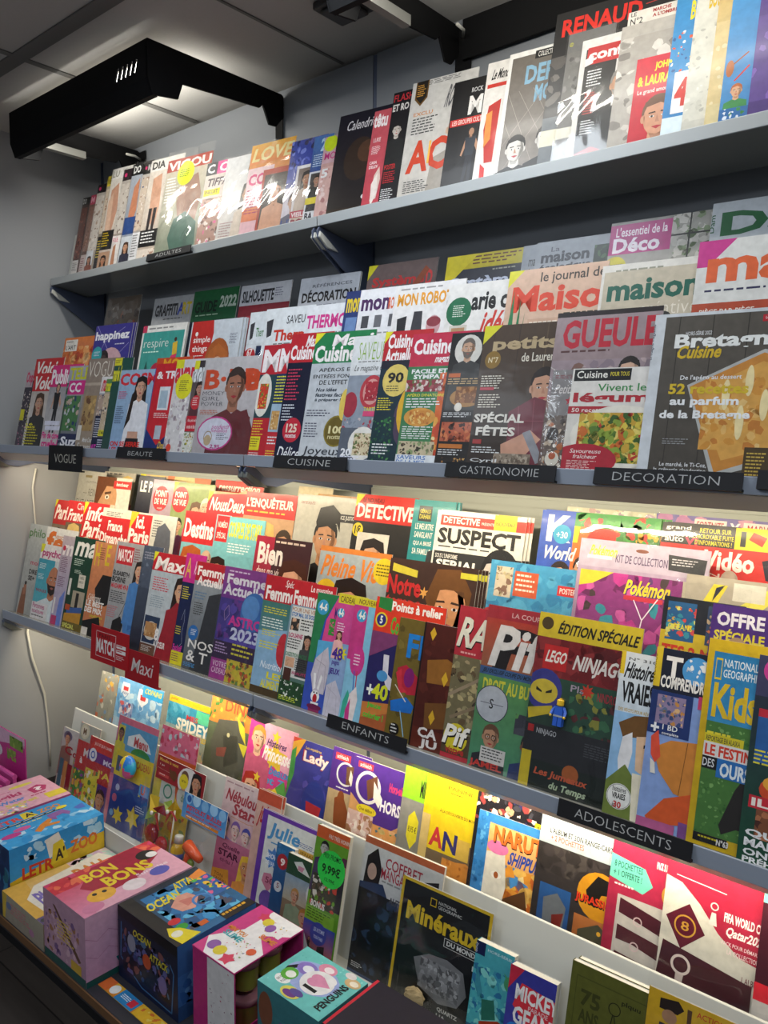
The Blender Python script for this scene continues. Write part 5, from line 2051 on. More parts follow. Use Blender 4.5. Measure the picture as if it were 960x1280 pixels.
G('magazine', 'B3', 1.9893, 0.0097, 0.198, 0.2679, 0.0022, '''r 0 0 100 100 959aa2 8c9098
t 18 5 10 4 445 La
b 7 9 56 9 1f2230 maison
b 6 19 60 7 1f2230 écologique
r 68 8 32 26 1f3020
n 68 8 32 26 22 5 1f3020 2f4a2c 40603a
t 72 26 16.8 4 c8c82a MENUISERIE''', 'grey house magazine with two lines of navy words and dark green photo', 'magazine')
G('magazine', 'B3', 2.1588, 0.0101, 0.208, 0.2830, 0.0022, '''r 0 0 100 100 8f8b86 a8a49c
r 0 2 60 22 b02a78
t 6 4 50 7 f4e8f0 L'essentiel de la
b 4 12 46 11 f4e8f0 Déco
n 60 0 40 40 30 8 9a9890 b8b4ac 4a5a3a 7a8a6a c8c4bc
r 76 0 1.5 40 2a2826
r 60 14 40 1.2 2a2826
e 8 34 12 c0b42a
q 2 31 14 6 3 5a4a1a''', 'decor magazine with white serif words on magenta block and plant photos', 'magazine')
G('magazine', 'B3', 2.3603, 0.0111, 0.230, 0.2881, 0.0022, '''r 0 0 100 100 b0b6bc a0a8ae
b 8 7 95 16 1f5a34 Dam
v 3 8 12 4 1f5a34 Dam
q 6 26 90 3 1 335
p c8482c 4 34 44 31 46 40 6 42
t 8 35 34 3 f0e0d8 Land, etc.
n 0 42 100 30 20 9 a8b4b8 c8d0d4 8a9498''', 'grey house magazine with large green letters at the end of the back row', 'magazine')
G('magazine', 'C4', 0.0890, 0.0098, 0.200, 0.2680, 0.0022, '''r 0 0 100 100 c8c0b0
q 4 2 70 4 1 333
r 0 8 56 22 b82a2c
b 4 12 46 12 f0dcd0 Spécial
f 76 22 14 d8a884 e0c070 a83a3a l
r 0 30 60 20 b04030''', 'weekly with white word on a red block in the back row near the corner', 'magazine')
G('magazine', 'C4', 0.3326, 0.0088, 0.178, 0.2680, 0.0022, '''r 0 0 100 100 d8b890 c0603a
p e0d82a 0 0 18 0 18 10 0 14
f 56 18 20 dca888 e4c880 a8302c l
r 70 6 26 10 222
t 72 8 22 5 e0d030 INFOS''', 'weekly with smiling blonde woman in the back row under the tube light', 'magazine')
G('magazine', 'C4', 0.5073, 0.0112, 0.230, 0.2680, 0.0022, '''r 0 0 100 100 d87a4a d0603a
f 40 22 20 e0b090 e0c88a c84a3a l
t 60 8 36 6 f0e0c0 REVUE''', 'orange-red weekly with blurred blond head in the back row', 'magazine')
G('magazine', 'C4', 0.7765, 0.0112, 0.230, 0.2680, 0.0022, '''r 0 0 100 100 d8b088
r 0 0 100 16 c83a2c
i 8 4 84 9 f4e4d4 ressurrection
f 72 36 18 e0b898 e0c898 b04a3a l
r 4 22 36 14 d0b8a0
q 6 24 30 8 2 a03a2a''', 'red-topped weekly beside the whole orange-red one in the back row', 'magazine')
G('magazine', 'C4', 1.1681, 0.0069, 0.136, 0.2680, 0.0022, '''r 0 0 100 100 d8c8a0 ccb488
t 8 8 60 14 c8b060 DIVA''', 'cream crime magazine with faint golden letters in the back row', 'magazine')
G('magazine', 'C4', 1.2558, 0.0102, 0.210, 0.2500, 0.0022, '''r 0 0 100 100 e0a888 d89878
r 0 0 60 5 c89a60
b 6 7 88 12 f4e4d0 CRIMINELLES
r 0 22 100 8 d86a4a
q 6 24 80 4 1 f4e0d0''', 'crime magazine with pale capitals on salmon in the back row', 'magazine')
G('magazine', 'C4', 2.0493, 0.0104, 0.212, 0.2680, 0.0022, '''r 0 0 100 100 d8d4b8 e0dcc0
n 0 0 100 60 40 8 d8d4b8 c8a8a0 e8e4d0 b8a0b0 d8b898''', 'glaring pale comics magazine in the back row above the boy-band magazine', 'magazine', wrap='film')
G('magazine', 'C4', 2.2559, 0.0125, 0.260, 0.2680, 0.0022, '''r 0 0 100 100 8a7aa8 b070a0
n 0 0 100 70 40 10 7a70a8 b880a8 9a6a9a 6a80b0 d09ab0
r 30 2 24 9 e8e0d8
t 32 3.6 20 5.6 b82a3a FORTNITE
b 56 3 8 9 f4f0f4 X
r 66 2 26 9 e8e0d8
t 69 3.6 20 5.6 b82a3a MARVEL
i 20 15 76 9 e05a6a GUERRE ZÉRO
r 2 5 10 5 e0dcd8''', 'violet and pink comics magazine with white X between two red name tags', 'magazine')
G('magazine', 'C3', 0.0218, 0.0089, 0.181, 0.2997, 0.0022, '''r 0 0 100 100 b4b0a4 a8a498
r 26 5 24 3 8a7a50
s 30 12 50 3 666 HOMMAGE
s 26 22 54 9 5a5850 — REINE
s 6 36 74 11 5a5850 ELIZABETH
q 10 54 70 3 1 777''', 'grey commemorative magazine with thin grey capitals by the corner', 'magazine')
G('magazine', 'C3', 0.1634, 0.0105, 0.215, 0.2840, 0.0022, '''r 0 0 100 100 d8d4c4
r 0 0 56 100 7a4a2a
e 34 30 30 28 c89468
p 6a3a1c 0 0 56 0 56 12 30 12 12 34 6 80 0 90
e 36 26 6 3 e8dcc8
e 36 26 2.4 3a2a1c
p 5a3a22 28 20 46 18 46 21 28 23
r 50 4 50 10 d0302c
b 58 6 34 5 f4e4d8 bonheur''', 'magazine with close-up of a brown-haired face cut by pale page', 'magazine')
G('magazine', 'C3', 0.4299, 0.0074, 0.147, 0.2995, 0.0022, '''r 0 0 100 100 1c1c2c 14141c
b 10 6 46 13 e8e4dc LE P
n 20 24 16 70 12 5 1c1c2c 26264a 101018''', 'black magazine with white letters next to the two red discs', 'magazine')
G('magazine', 'C3', 0.5226, 0.0085, 0.172, 0.2895, 0.0022, '''r 0 0 100 100 b4a0ac a88a98
e 30 22 25 c82c30
b 12 12 38 8 f4e8e0 POINT
b 12 22 38 7 f4e8e0 DE VUE
t 24 32 14 3 f0d8d0 royal
p 6a4a5a 70 30 100 20 100 100 60 100''', 'first royalty magazine with red disc on lilac, beside the black one', 'magazine')
G('magazine', 'C3', 0.6466, 0.0101, 0.206, 0.2871, 0.0022, '''r 0 0 100 100 8a9a5a 9aa870
e 20 20 21 c82c30
b 6 11 29 7 f4e8e0 POINT
b 5 20 31 7 f4e8e0 DE VUE
p d0c030 0 0 12 0 0 10
f 24 50 8 d8a888 2a2018 a8609a
f 62 34 11 d8a888 6a4a30 d06a8a l
f 84 28 11 d8b090 d8d0c0 4a4a8a''', 'second royalty magazine with red disc, couple and green field', 'magazine')
G('magazine', 'C3', 0.8359, 0.0093, 0.189, 0.2683, 0.0022, '''r 0 0 100 100 b8945c a8844c
p cc2a2e 0 4 100 0 100 26 0 30
i 6 7 86 16 f6ece4 NousDeux
p d0c82a 0 0 14 0 0 14
e 60 44 20 10 5a3a20
e 60 42 16 7 d8b878
f 20 60 12 d8a888 6a3a20 a84a3a l''', 'romance weekly with white brush script on a red ribbon', 'magazine')
G('magazine', 'C3', 1.0196, 0.0105, 0.215, 0.2762, 0.0022, '''r 0 0 100 100 c8a07a b88a64
r 0 0 100 26 d02a24
b 3 4 92 14 f4ece0 L'ENQUÊTEUR
q 6 20 84 4 1 f0c040
f 40 56 20 d8a480 d8b468 8a4a3a l
f 84 54 14 c89470 3a2a1c 444''', 'red-topped tabloid with tall white capitals over small yellow print', 'magazine')
G('magazine', 'C3', 1.2487, 0.0109, 0.225, 0.2822, 0.0040, '''r 0 0 100 100 c4c0b4 a8a498
t 6 6 24 4 8a3a34 CONTRE ENQUÊTE
r 64 16 36 8 26262a
t 66 17.5 32 5 e8e4dc POLICE JUSTICE
f 54 42 17 c08a64 1c1816 26262c
p 1c1816 36 26 40 12 60 8 74 16 76 34 70 26 44 24 40 36''', 'grey crime magazine with stern dark-haired man in suit', 'magazine')
G('magazine', 'C3', 1.4683, 0.0099, 0.203, 0.2958, 0.0022, '''r 0 0 100 100 1c1a1a 24201e
r 0 0 100 24 cc2c24
p d8d02a 0 0 14 0 0 12
t 12 3 34 4 241a18 LE NOUVEAU
b 4 8 92 13 f6ece2 DETECTIVE
e 9 32 9 e0c82a
b 4 28 10 8 2a2210 1€
r 10 34 52 66 d8d0c4
f 38 56 15 d0a080 241a16 3a3430 l
r 60 66 50 8 d8cc2a
t 62 67.5 36 5 222 BRIE-LA-GAILLARDE''', 'red-headed crime tabloid with dark-haired woman photo and 1 € disc', 'magazine')
G('magazine', 'C3', 1.6736, 0.0214, 0.123, 0.2921, 0.0022, '''r 0 0 100 100 2a8a8c 24787c
r 14 5 32 13 1a1a1a
t 17 7 26 4 d8cc3a GÉRALD
t 17 12 26 4 d8cc3a DAHAN
t 10 20 44 5 e8e4dc LE MEURTRE
t 10 27 44 5 e8e4dc SANGLANT
t 10 34 44 5 e8e4dc QUI A BRISÉ
t 10 41 44 5 e8e4dc SA FAMILLE
f 76 30 13 d0a484 b8b0a4 333''', 'teal crime magazine with grey-haired man beside red-headed tabloid', 'magazine', stack=2)
G('magazine', 'C3', 1.7547, 0.0289, 0.240, 0.2707, 0.0022, '''r 0 0 100 100 e8e4da d8d4c8
r 5 4 95 9 d8382c
b 8 5 42 6 f6ece2 DETECTIVE
t 52 7 14 3 f0d8d0 PRÉSENTE
r 66 0 24 13 e4d42a
t 68 6 20 3 443 NOUVEAU
b 4 15 92 14 1a1818 SUSPECT
q 6 31 88 3 1 444
r 2 36 98 64 2a2a2a
t 4 38 26 4 e8e4dc SOUS L'UNIFORME
b 6 43 50 9 f0ece4 SERIAL
b 6 54 50 9 f0ece4 KILLER
f 78 54 18 c8beb4 1a1818 222''', 'white crime magazine with big black capitals and a yellow corner sticker', 'magazine', stack=2)
G('magazine', 'C3', 2.0357, 0.0276, 0.260, 0.2914, 0.0022, '''r 0 0 100 100 d86a2c d07a34
r 0 0 30 46 3a5ab8
b 6 3 22 20 f0eee8 K
i 4 26 28 10 f0eee8 World
p e8c82a 30 2 36 2 34 22 30 22
e 20 17 8 3aa0c8
t 15 15 10 5 e8f0f0 +30
e 56 22 15 c83424
r 42 19 28 6 e0c83a
t 44 20 24 4 a82a1c EN CADEAU
n 66 10 34 30 22 6 3a7a34 4a9a44 e0a830 c83a2a 2a5a2a
n 30 0 70 10 12 8 3a8a3a c8402c 4a9a44
f 22 48 8 d8a078 2a1a14 d85a1c
f 42 42 8 d8a078 2a1a14 e8dccc
f 60 50 9 d8a078 2a1a14 e0a83c
r 82 36 16 12 6a3a8a''', 'pop magazine with white K on blue and group of young men in orange', 'magazine', stack=2)
G('magazine', 'C3', 2.3025, 0.0267, 0.240, 0.2870, 0.0022, '''r 0 0 100 100 d8c8b8 a89888
r 0 0 57 14 1c1a18
t 3 1.5 20 3.4 f0ece4 grand
t 5 5.4 20 3.4 f0ece4 theft
t 3 9.2 15 3.4 f0ece4 auto
b 19 9 10 5 c83a5a VI
t 30 2 24 3.2 d8cc2a RETOUR SUR
t 25 6 31 3.2 d8cc2a L'INCROYABLE FUITE
t 27 10 28 3.2 d8cc2a D'INFORMATIONS !
r 57 0 43 14 e4cc24
r 61 2 4 10 1c1c1c
p c83424 70 2 80 5 77 11 67 7
b 83 4 16 5 c84a24 EN
r 0 14 100 22 d02c28
b 2 17 22 12 f6ece4 Jeux
b 35 16 38 13 f6ece4 Vidéo
t 40 31 16 2.4 f0d8d0 NE
p 16142a 78 20 100 14 100 34 82 32
f 56 36 7 c8b4a4 c8b4a4 6a5a50 bd''', 'video game magazine with red banner, black header strip and bearded face', 'magazine', stack=2)
G('magazine', 'C2', 0.0565, 0.0077, 0.153, 0.3007, 0.0022, '''r 0 0 100 100 8a7460 6a5a4c
r 0 0 100 30 b82c2c
i 4 6 61 18 f0e4d8 Paris
p d0c82a 0 0 12 0 0 10
f 30 48 18 8a6a4a 3a2a1c 333''', 'tabloid with white slanted heading on red, nearest the wall', 'magazine')
G('magazine', 'C2', 0.1531, 0.0085, 0.172, 0.3038, 0.0022, '''r 0 0 100 100 7a6450 5a4a3c
r 0 0 100 26 c42a2c
t 34 2 34.2 8 f0d8d0 Ciné
i 4 10 64.2 14 f4e8de France
f 32 44 18 d8a480 d8b870 2a2a2a l''', 'tabloid with white heading on red and a blond woman', 'magazine')
G('magazine', 'C2', 0.2657, 0.0089, 0.181, 0.3054, 0.0022, '''r 0 0 100 100 c8b8a0 b8a088
r 0 0 84 44 c82a2c
p d0c82a 0 0 14 0 0 16
i 10 4 60 17 f6ece2 info
i 4 22 69 18 f6ece2 Paris
f 24 58 18 dcb090 e0d4b8 888 l''', 'tabloid with two slanted white words on a tall red block', 'magazine')
G('magazine', 'C2', 0.3922, 0.0091, 0.185, 0.2942, 0.0022, '''r 0 0 100 100 d8d0c0 c8bca8
q 12 4 60 6 2 666
r 0 10 92 36 c82a2c
b 22 14 46 12 f4ece2 France
b 2 28 86 13 f4ece2 Dimanche
f 20 56 14 d8a884 221a16 333
f 66 58 16 dcb090 2a1c18 8a4a3a''', 'tabloid with two lines of white rounded letters on a red panel', 'magazine')
G('magazine', 'C2', 0.5701, 0.0116, 0.240, 0.2931, 0.0022, '''r 0 0 100 100 d0ccc0 c8c4b8
r 4 2 44 36 cc2a2c
p e0b82a 0 0 18 0 6 14 0 20
b 14 4 20 14 f6ece2 ici.
b 2 19 44 15 f6ece2 Paris
q 52 6 20 20 5 555
f 76 44 15 c8987a 5a5c64 6a3a2c h
p 5c5e66 60 30 62 14 76 8 90 16 93 30 93 42 60 40
q 6 46 40 8 3 444''', 'tabloid with red block and an old man in grey knitted hat', 'magazine')
G('magazine', 'C2', 0.8607, 0.0101, 0.206, 0.3174, 0.0022, '''r 0 0 100 100 8ac0c4 78b4bc
r 0 0 70 30 cc2a2c
b 3 7 64 18 f6ece2 Destins
f 26 52 18 d8a078 b85a24 c08a4a l
f 60 46 13 d8b094 c8beb0 888 b
f 90 56 16 b87a5a 2a1a14 6a3a3a l''', 'celebrity weekly with white heading on red, red-haired woman', 'magazine')
G('magazine', 'C2', 1.0180, 0.0099, 0.202, 0.3147, 0.0022, '''r 0 0 100 100 78bcc0 88c4c8
r 0 0 26 24 cc2a2c
t 3 4 20 7 f6ece2 NUMÉRO
t 3 14 20 7 f6ece2 SPÉCIAL
b 28 4 66 15 e0d42a COUPLES DE STARS
q 30 24 50 10 3 f0f4f0
f 14 52 13 b87c5c 2a1a14 6a3a3a l
f 46 60 13 d8a888 4a3a30 333 l''', 'star couples weekly with yellow letters on sky blue', 'magazine')
G('magazine', 'C2', 1.2034, 0.0102, 0.210, 0.2736, 0.0022, '''r 0 0 100 100 3a1c20 5a2a2c
r 0 0 34 60 a8243c
q 36 3 60 5 1 d8c0b0
b 6 6 46 22 f4e8de Bien
t 8 30 44 9 f0dcd0 dans ma vie
q 8 42 30 5 1 e8a0a0
f 74 44 19 dca484 4a2416 7a2a30 l''', 'dark red women health magazine with big white heading and brown-haired woman', 'magazine')
G('magazine', 'C2', 1.4560, 0.0111, 0.230, 0.2713, 0.0022, '''r 0 0 100 100 a8b0b4 98a0a4
r 0 0 100 5 d07a34
i 4 8 80 20 e08030 Pleine Vie
e 92 16 14 e4c42a
q 82 10 20 12 3 6a5a1a
e 16 44 16 e4b824
q 6 38 20 12 3 5a3a1a
f 50 54 19 cc9070 241612 5a6a5a l''', 'senior magazine with orange brush script and yellow disc', 'magazine')
G('magazine', 'C2', 1.7076, 0.0305, 0.240, 0.2643, 0.0022, '''r 0 0 100 100 3a2620 4a342a
p c8b83a 4 4 34 8 34 14 4 11
b 0 14 40 17 c02c2c Notre
b 0 32 42 16 c02c2c temps
k 44 26 6 6 e0a050 .4
f 72 36 20 d09468 5a3a20 8a4a3a
p 6a4422 46 30 56 4 82 2 96 20 94 40 88 20 62 20 56 44
q 2 52 34 4 1 e0c8b0
r 82 4 18 5 c8c03a''', 'magazine with red words on brown and a tanned short-haired woman', 'magazine', stack=3)
G('magazine', 'C2', 1.9717, 0.0121, 0.250, 0.2921, 0.0022, '''r 0 0 100 100 4a9ac4 3a88b8
n 0 0 100 60 24 12 4a9ac4 5aaad0 3a86b4
r 6 4 16 22 d8d4c0
n 6 4 16 22 12 5 d8c8b0 8a6a5a c8b890
r 24 6 22 18 d0603c
q 26 8 18 14 3 f4e8d8
r 64 12 18 7 c83838
t 66 13.5 14 4 f0e4dc POSTER
r 82 6 26 26 3a5a3a
n 82 6 18 26 14 5 5a7a4a 8a9a5a 3a6a8a e0d060
e 4 40 6 c83838
p e8e4dc 0 40 8 40 7 46 4 48 1 46
i 16 36 67.7 20 e0c434 Pokémon
i 17 35 66.7 20 34508c Pokémon
i 16 36.5 67.7 18 e8cc3a Pokémon''', 'blue bagged card album with yellow bubble letters and red-white ball', 'magazine', wrap='bag')
G('magazine', 'C2', 2.1740, 0.0149, 0.250, 0.3583, 0.0022, '''r 0 0 100 100 b4a4b8 8a3a7a
r 0 0 100 15 b8aabc
i 8 3 22 6 e4c83a Pokémon
r 7 8.5 20 2 d0c8d4
t 30 7 40 4.4 5a4a64 KIT DE COLLECTION
p 3a3a3c 70 4 98 5 97 13 71 12
q 73 6 20 4 2 c8c4c8
e 50 4 5 1 7a4a3a
r 3 17 80 83 8a3a7a
n 3 17 80 83 60 11 8a3a7a b83a8a 5a3a6a 3a8a9a c85aa0 4a3a3a 6a2a5a
p d8c43a 3 17 30 17 14 24 3 26
i 40 20 34 8 2a3a7a Pokémon
i 39.4 19.6 34 8 e8cc3a Pokémon
r 40 28 30 2.4 c83a4a
w f4e8f4 .8 48 30 56 40 54 52
w f4e8f4 .8 66 28 56 40
r 83 17 17 83 c8c0a8
r 85 19 10 12 dcd8c8''', 'bagged trading card kit with a lilac header card reading KIT DE COLLECTION', 'magazine', wrap='bag')
G('magazine', 'C2', 2.3903, 0.0172, 0.240, 0.3126, 0.0022, '''r 0 0 100 100 a8a090 8a8490
p d8c83a 4 30 20 4 30 4 14 32
p 2a2a3a 22 6 28 4 20 14
p e0d45a 30 20 60 2 72 2 40 26
p 8a7aa0 40 26 80 6 100 10 100 40 44 40
r 34 2 22 10 d0ccc0''', 'bagged pale pack with yellow and black diagonal stripes', 'magazine', wrap='bag')
G('magazine', 'C1', 2.3756, 0.0069, 0.136, 0.3937, 0.0022, '''r 0 0 100 100 d0b42a c8ac28
r 0 0 100 15 22242c
r 6 2 36 17 2a5a8a
n 6 4 36 14 20 6 2a5a8a c89a3a 3a8aa0 d8d070 c84a4a
t 9 11 30 3.4 e0d83a OCÉANS
r 56 2 34 17 3a4a6a
n 56 4 34 14 16 6 3a4a6a d87a4a c8b090
b 4 21 61 6 c83a24 TES 2 M''', 'yellow header card showing two small ocean cards, headline TES 2 M', 'magazine', wrap='bag')
G('magazine', 'C1', 2.4621, 0.0150, 0.220, 0.3923, 0.0022, '''r 0 0 100 100 d8d4d4 c8c4c4
r 0 0 42 26 4a2a78
b 4 3 34 6 e8e4ec OFFRE
b 3 10 36 5 d8c83a SPÉCIALE
e 20 19 8 6 a88a68
e 17 18 1.4 222
e 23 18 1.4 222
e 20 21 3 2 e8e0d4
e 34 19 6 3 e8e4e8
b 46 4 14 10 c83a4a 2''', 'purple header card with white words OFFRE SPÉCIALE and a young wild cat', 'magazine', wrap='bag')
G('magazine', 'C1', 0.0326, 0.0089, 0.181, 0.3257, 0.0022, '''r 0 0 100 100 b8bab8 a8a8a4
t 2 5 60 12 4a7a3a philo
t 24 40 30 5 c03a5a moi
b 24 50 30 14 2a2a2c DIRE|SE+
p 8a5a44 10 72 24 70 30 100 4 100
e 19 66 4 2a1a14
p a87058 14 68 24 68 22 78 14 80''', 'pale magazine with green lower-case heading and figure in long coat', 'magazine')
G('magazine', 'C1', 0.1609, 0.0097, 0.198, 0.3248, 0.0022, '''r 0 0 100 100 dcdad6 d0ccc8
b 4 4 60 24 d8702c fe
t 30 8 34.3 4 c87a4a VERSION
e 94 18 6 2a2a2c
f 92 30 8 c89a7c 222 444''', 'white women magazine with big orange letters behind the psychology one', 'magazine')
G('magazine', 'C1', 0.1496, 0.0137, 0.176, 0.2628, 0.0022, '''r 0 0 100 100 e0dcdc 52a8b8
r 0 0 100 20 e0dcdc
p d8d42a 0 0 14 0 10 10 0 12
b 8 6 70 13 b83a78 psycho
r 0 20 60 60 3a98b0 58b0c0
q 5 26 30 8 3 dfeef0
q 5 40 26 8 3 dfeef0
f 62 46 20 b8785a 2a1c18 d8e0e4 bd
t 5 60 40 4 a83a4a vous
r 0 78 60 22 dcd8da
t 4 79 44 7 b83a78 Personnes
t 4 87 44 7 b83a78 toxiques
q 4 95 50 3 1 333''', 'psychology magazine with pink heading and profile of bearded bald man on turquoise', 'magazine')
G('magazine', 'C1', 0.2844, 0.0111, 0.129, 0.3046, 0.0022, '''r 0 0 100 100 b8a8b0 a8a0c0
i 8 4 57 18 e8e0e0 m'
e 14 14 7 c02c48
q 8 24 34 18 6 6a3a5a
q 8 46 34 12 4 6a3a5a
r 4 70 8 18 e0dcdc
p 6a80c8 30 70 50 60 50 100 24 100
r 4 90 26 10 b83a6a''', 'grey-pink magazine with script letter and red dot beside green decor magazine', 'magazine')
G('magazine', 'C1', 0.3640, 0.0111, 0.176, 0.3093, 0.0022, '''r 0 0 100 100 17402e 1c3a2c
i 6 5 71.1 16 f0ece4 ma
q 10 24 34 8 3 cfe0d0
q 16 36 28 4 2 cfe0d0
r 34 40 22 14 d8d0c0
t 37 42 14 3 3a3a34 100%
t 37 46 14 3 3a3a34 DÉCO
r 4 46 8 18 dcd8d0
r 22 58 40 18 a89c88
r 34 60 10 16 2a2624
p 3a5a9a 10 78 60 74 60 80 10 84
r 4 74 16 6 b04a24
p b8842c 4 84 60 80 60 92 4 94
r 2 92 90 8 6a5a24
b 4 93 40 6 d0d06a SPÉCIAL''', 'dark green decor magazine with white script heading and yellow sofa', 'magazine')
G('magazine', 'C1', 0.4905, 0.0089, 0.176, 0.3055, 0.0022, '''r 0 0 100 100 d0885c c4744c
t 6 2 16 24 d8b82c H
t 40 2 14 22 d8b82c E
q 20 6 18 14 4 7a4a2a
p 1a1818 22 50 40 34 70 34 80 60 60 66 30 64
j 4 56 40 7 f0e4dc Célébrons
b 2 63 56 6 f4f0ec LE BEST
b 0 70 56 6 f4f0ec DES PRIX
t 20 77 40 4 d8cc2a stylistes
t 30 82 26 4.4 d8cc2a à PETIT
p 141212 0 86 50 78 66 100 0 100
r 0 92 20 8 d8d0c8''', 'orange fashion magazine with large yellow letters and black hat', 'magazine')
G('magazine', 'C1', 0.6202, 0.0091, 0.185, 0.3182, 0.0022, '''r 0 0 100 100 a4a4a6 989a9e
r 5 4 46 18 c42832
b 8 7 40 12 f4ecea MATCH
q 54 5 20 14 4 8a3a44
b 2 28 46 5.6 1f1f22 ÉLISABETH
b 2 34.6 38 5.6 1f1f22 BORNE
b 2 41.4 48 5 c43040 MADAME 49-3
q 3 49 46 12 4 3a3a3e
q 3 64 30 12 4 c06a74
p 4a80c0 52 46 74 36 88 40 92 70 78 92 54 86 48 66
p 3a6aa8 64 52 74 44 78 80 66 84
p 3a4660 70 52 88 48 86 60 72 66
w 1a1a1c 1 56 50 34 78
p 1a1a1c 22 78 42 72 52 80 46 96 20 94
f 74 26 10 cfa084 2a2220 4a80c0 l
p 22222a 52 90 80 88 78 100 50 100''', 'news weekly with white capitals on small red box, blue coat and black handbag', 'magazine')
G('magazine', 'C1', 0.7659, 0.0061, 0.096, 0.3205, 0.0022, '''r 0 0 100 100 4a5468 2a3040
n 0 0 100 40 20 10 4a5468 3a4458 6a7488
q 10 6 70 8 2 99a''', 'magazine with dark jeans and blue sleeve, between the news weekly and red script one', 'magazine')
G('magazine', 'C1', 0.8297, 0.0089, 0.181, 0.3072, 0.0022, '''r 0 0 100 100 a8b8c4 c8ccd0
r 0 0 100 18 b8202c
p d8d42a 0 0 12 0 0 10
i 6 4 80 13 f4ecea Maxi
q 8 24 46 14 4 d04050
q 8 42 40 12 4 8a9aa8
f 84 34 14 d0a080 2a1a16 9a2430 l
p 9a2430 56 56 76 44 100 46 100 100 40 100
r 2 62 40 26 2c3c58
e 22 76 18 9 d0ccc4
n 6 68 30 14 16 6 b88858 a87848 d0a878
b 34 72 10 12 f0ecea 8
b 34 84 30 6 f0ecea AU CŒUR
r 0 89 40 11 6a4a3c
q 4 91 30 6 3 ddd''', 'women weekly with white script on red, woman in red and pastry photo', 'magazine')
G('magazine', 'C1', 0.9828, 0.0055, 0.090, 0.3192, 0.0022, '''r 0 0 100 100 16204a 1a244c
r 0 0 100 26 c42a88
t 6 4 30 18 d8a850 A
i 44 6 23 12 f0c8e0 Vie
q 8 30 40 12 4 d8cc3a
w b8c0d8 .8 24 60 34 50 40 60 36 70 44 80 30 84
q 4 66 30 8 3 d8cc3a
b 4 82 44 6 d83a9a Exclusif
r 0 88 60 12 d8cc2a
q 4 90 36 8 3 7a3a5a''', 'pink-topped women weekly with gold letter A and navy panel', 'magazine')
G('magazine', 'C1', 1.0429, 0.0087, 0.176, 0.3024, 0.0022, '''r 0 0 100 100 98a0a8 50545c
r 0 0 100 18 b0202c
b 4 4 70.5 9 f4ecea Femme
b 6 13 68.5 9 f4ecea Actuelle
q 6 28 34 8 2 5a7a9a
q 8 38 26 12 4 333
p 34363c 40 30 100 20 100 100 20 100 30 70
e 16 66 12 2a6ab0
q 10 63 14 6 3 dfe8f0
t 8 72 60 8 e8e4e0 NOS
t 8 82 50 10 e8e4e0 & T
q 4 94 40 4 2 4a9ad8''', 'women weekly with red heading, grey suit and blue disc', 'magazine')
G('magazine', 'C1', 1.1692, 0.0091, 0.185, 0.3035, 0.0022, '''r 0 0 100 100 8a3a9a 3a2a78
r 0 0 100 14 8a3a90
q 10 3 60 3 1 e0c8e8
b 8 6 84 9 f0ecf4 Femme
b 4 15 84 10 f0ecf4 Actuelle
n 0 28 100 44 26 14 4a3a90 5a48a8 6a3a90 3a3078
e 72 36 26 17 3a70b8
e 66 33 18 11 5a90d0
w c8a0c8 .6 12 40 20 34 24 42 16 48 12 40
b 24 42 70 9 e03a9a ASTRO
b 32 52 60 11 d8dcf4 2023
r 0 66 100 16 3a2448
q 4 68 30 10 3 c8a8d8
q 40 66 46 12 2 e0d43a
r 0 82 100 18 a83a90
t 4 84 30 5 f0c8e0 VOTRE
t 4 90 30 5 f0c8e0 CADEAU
n 34 80 60 20 40 6 d8c03a c85a2a 7a3a2a 6a8a3a e0a848''', 'violet astrology special with blue planet and year 2023', 'magazine', wrap='bag')
G('magazine', 'C1', 1.3441, 0.0132, 0.176, 0.3019, 0.0022, '''r 0 0 100 100 2c6a48 6a94b8
r 0 0 100 22 b8202c
j 40 2 23.5 8 f4ecea Spécial
b 4 9 59.5 12 f4ecea Femme
q 5 27 50 6 2 d8d03a
q 5 36 46 9 3 e8f0e8
p 8ab0d0 0 48 100 40 100 100 0 100
q 8 46 40 6 2 d8d03a
e 54 60 12 14 c0303a
p c0303a 46 66 62 66 55 78
q 6 56 42 7 2 e0d83a
j 14 72 46 6 e8eef4 Nutrition
b 30 80 33.5 6 e0d43a LES
b 20 87 43.5 7 e0d43a ALIMENTS
r 0 94 100 6 4a3a24''', 'women magazine with red heading, green top and red hot-air balloon', 'magazine')
G('magazine', 'C1', 1.4490, 0.0120, 0.140, 0.3000, 0.0022, '''r 0 0 100 100 90b0cc 3a5a34
r 0 0 100 20 c0242e
t 42 2 50 7 f4ecea Le magazine
b 4 8 61 12 f4ecea Femme
r 4 21 60 58 dcdcd8
t 5 22 56 3.4 a86a3a POUR UNE VIE
b 5 26 54 3.6 2a6ab0 STOP MAL DE DOS
n 6 31 20 10 8 7 3a3430 d8a888 222
q 30 31 32 10 3 222
b 5 43 34 4 b83a6a LOUANE
q 5 48 34 9 3 222
r 42 43 20 14 6a5a50
f 52 48 7 b88a70 2a2220 444 l
t 5 59 50 3.4 2a7a4a DIGESTION FACILE
n 6 63 22 8 6 7 d8a888 c89878
q 30 63 32 10 4 222
r 6 72 18 10 4a2a24
t 26 73 34 3 b83a6a BEAUTÉ
r 0 82 66 18 24442a
n 2 82 62 14 26 4 24442a e0e4dc 3a6a3a d8dcd4 1c3020
q 3 95 50 4 2 c8d83a''', 'red-headed women magazine with white column of black headlines and snowdrops', 'magazine')
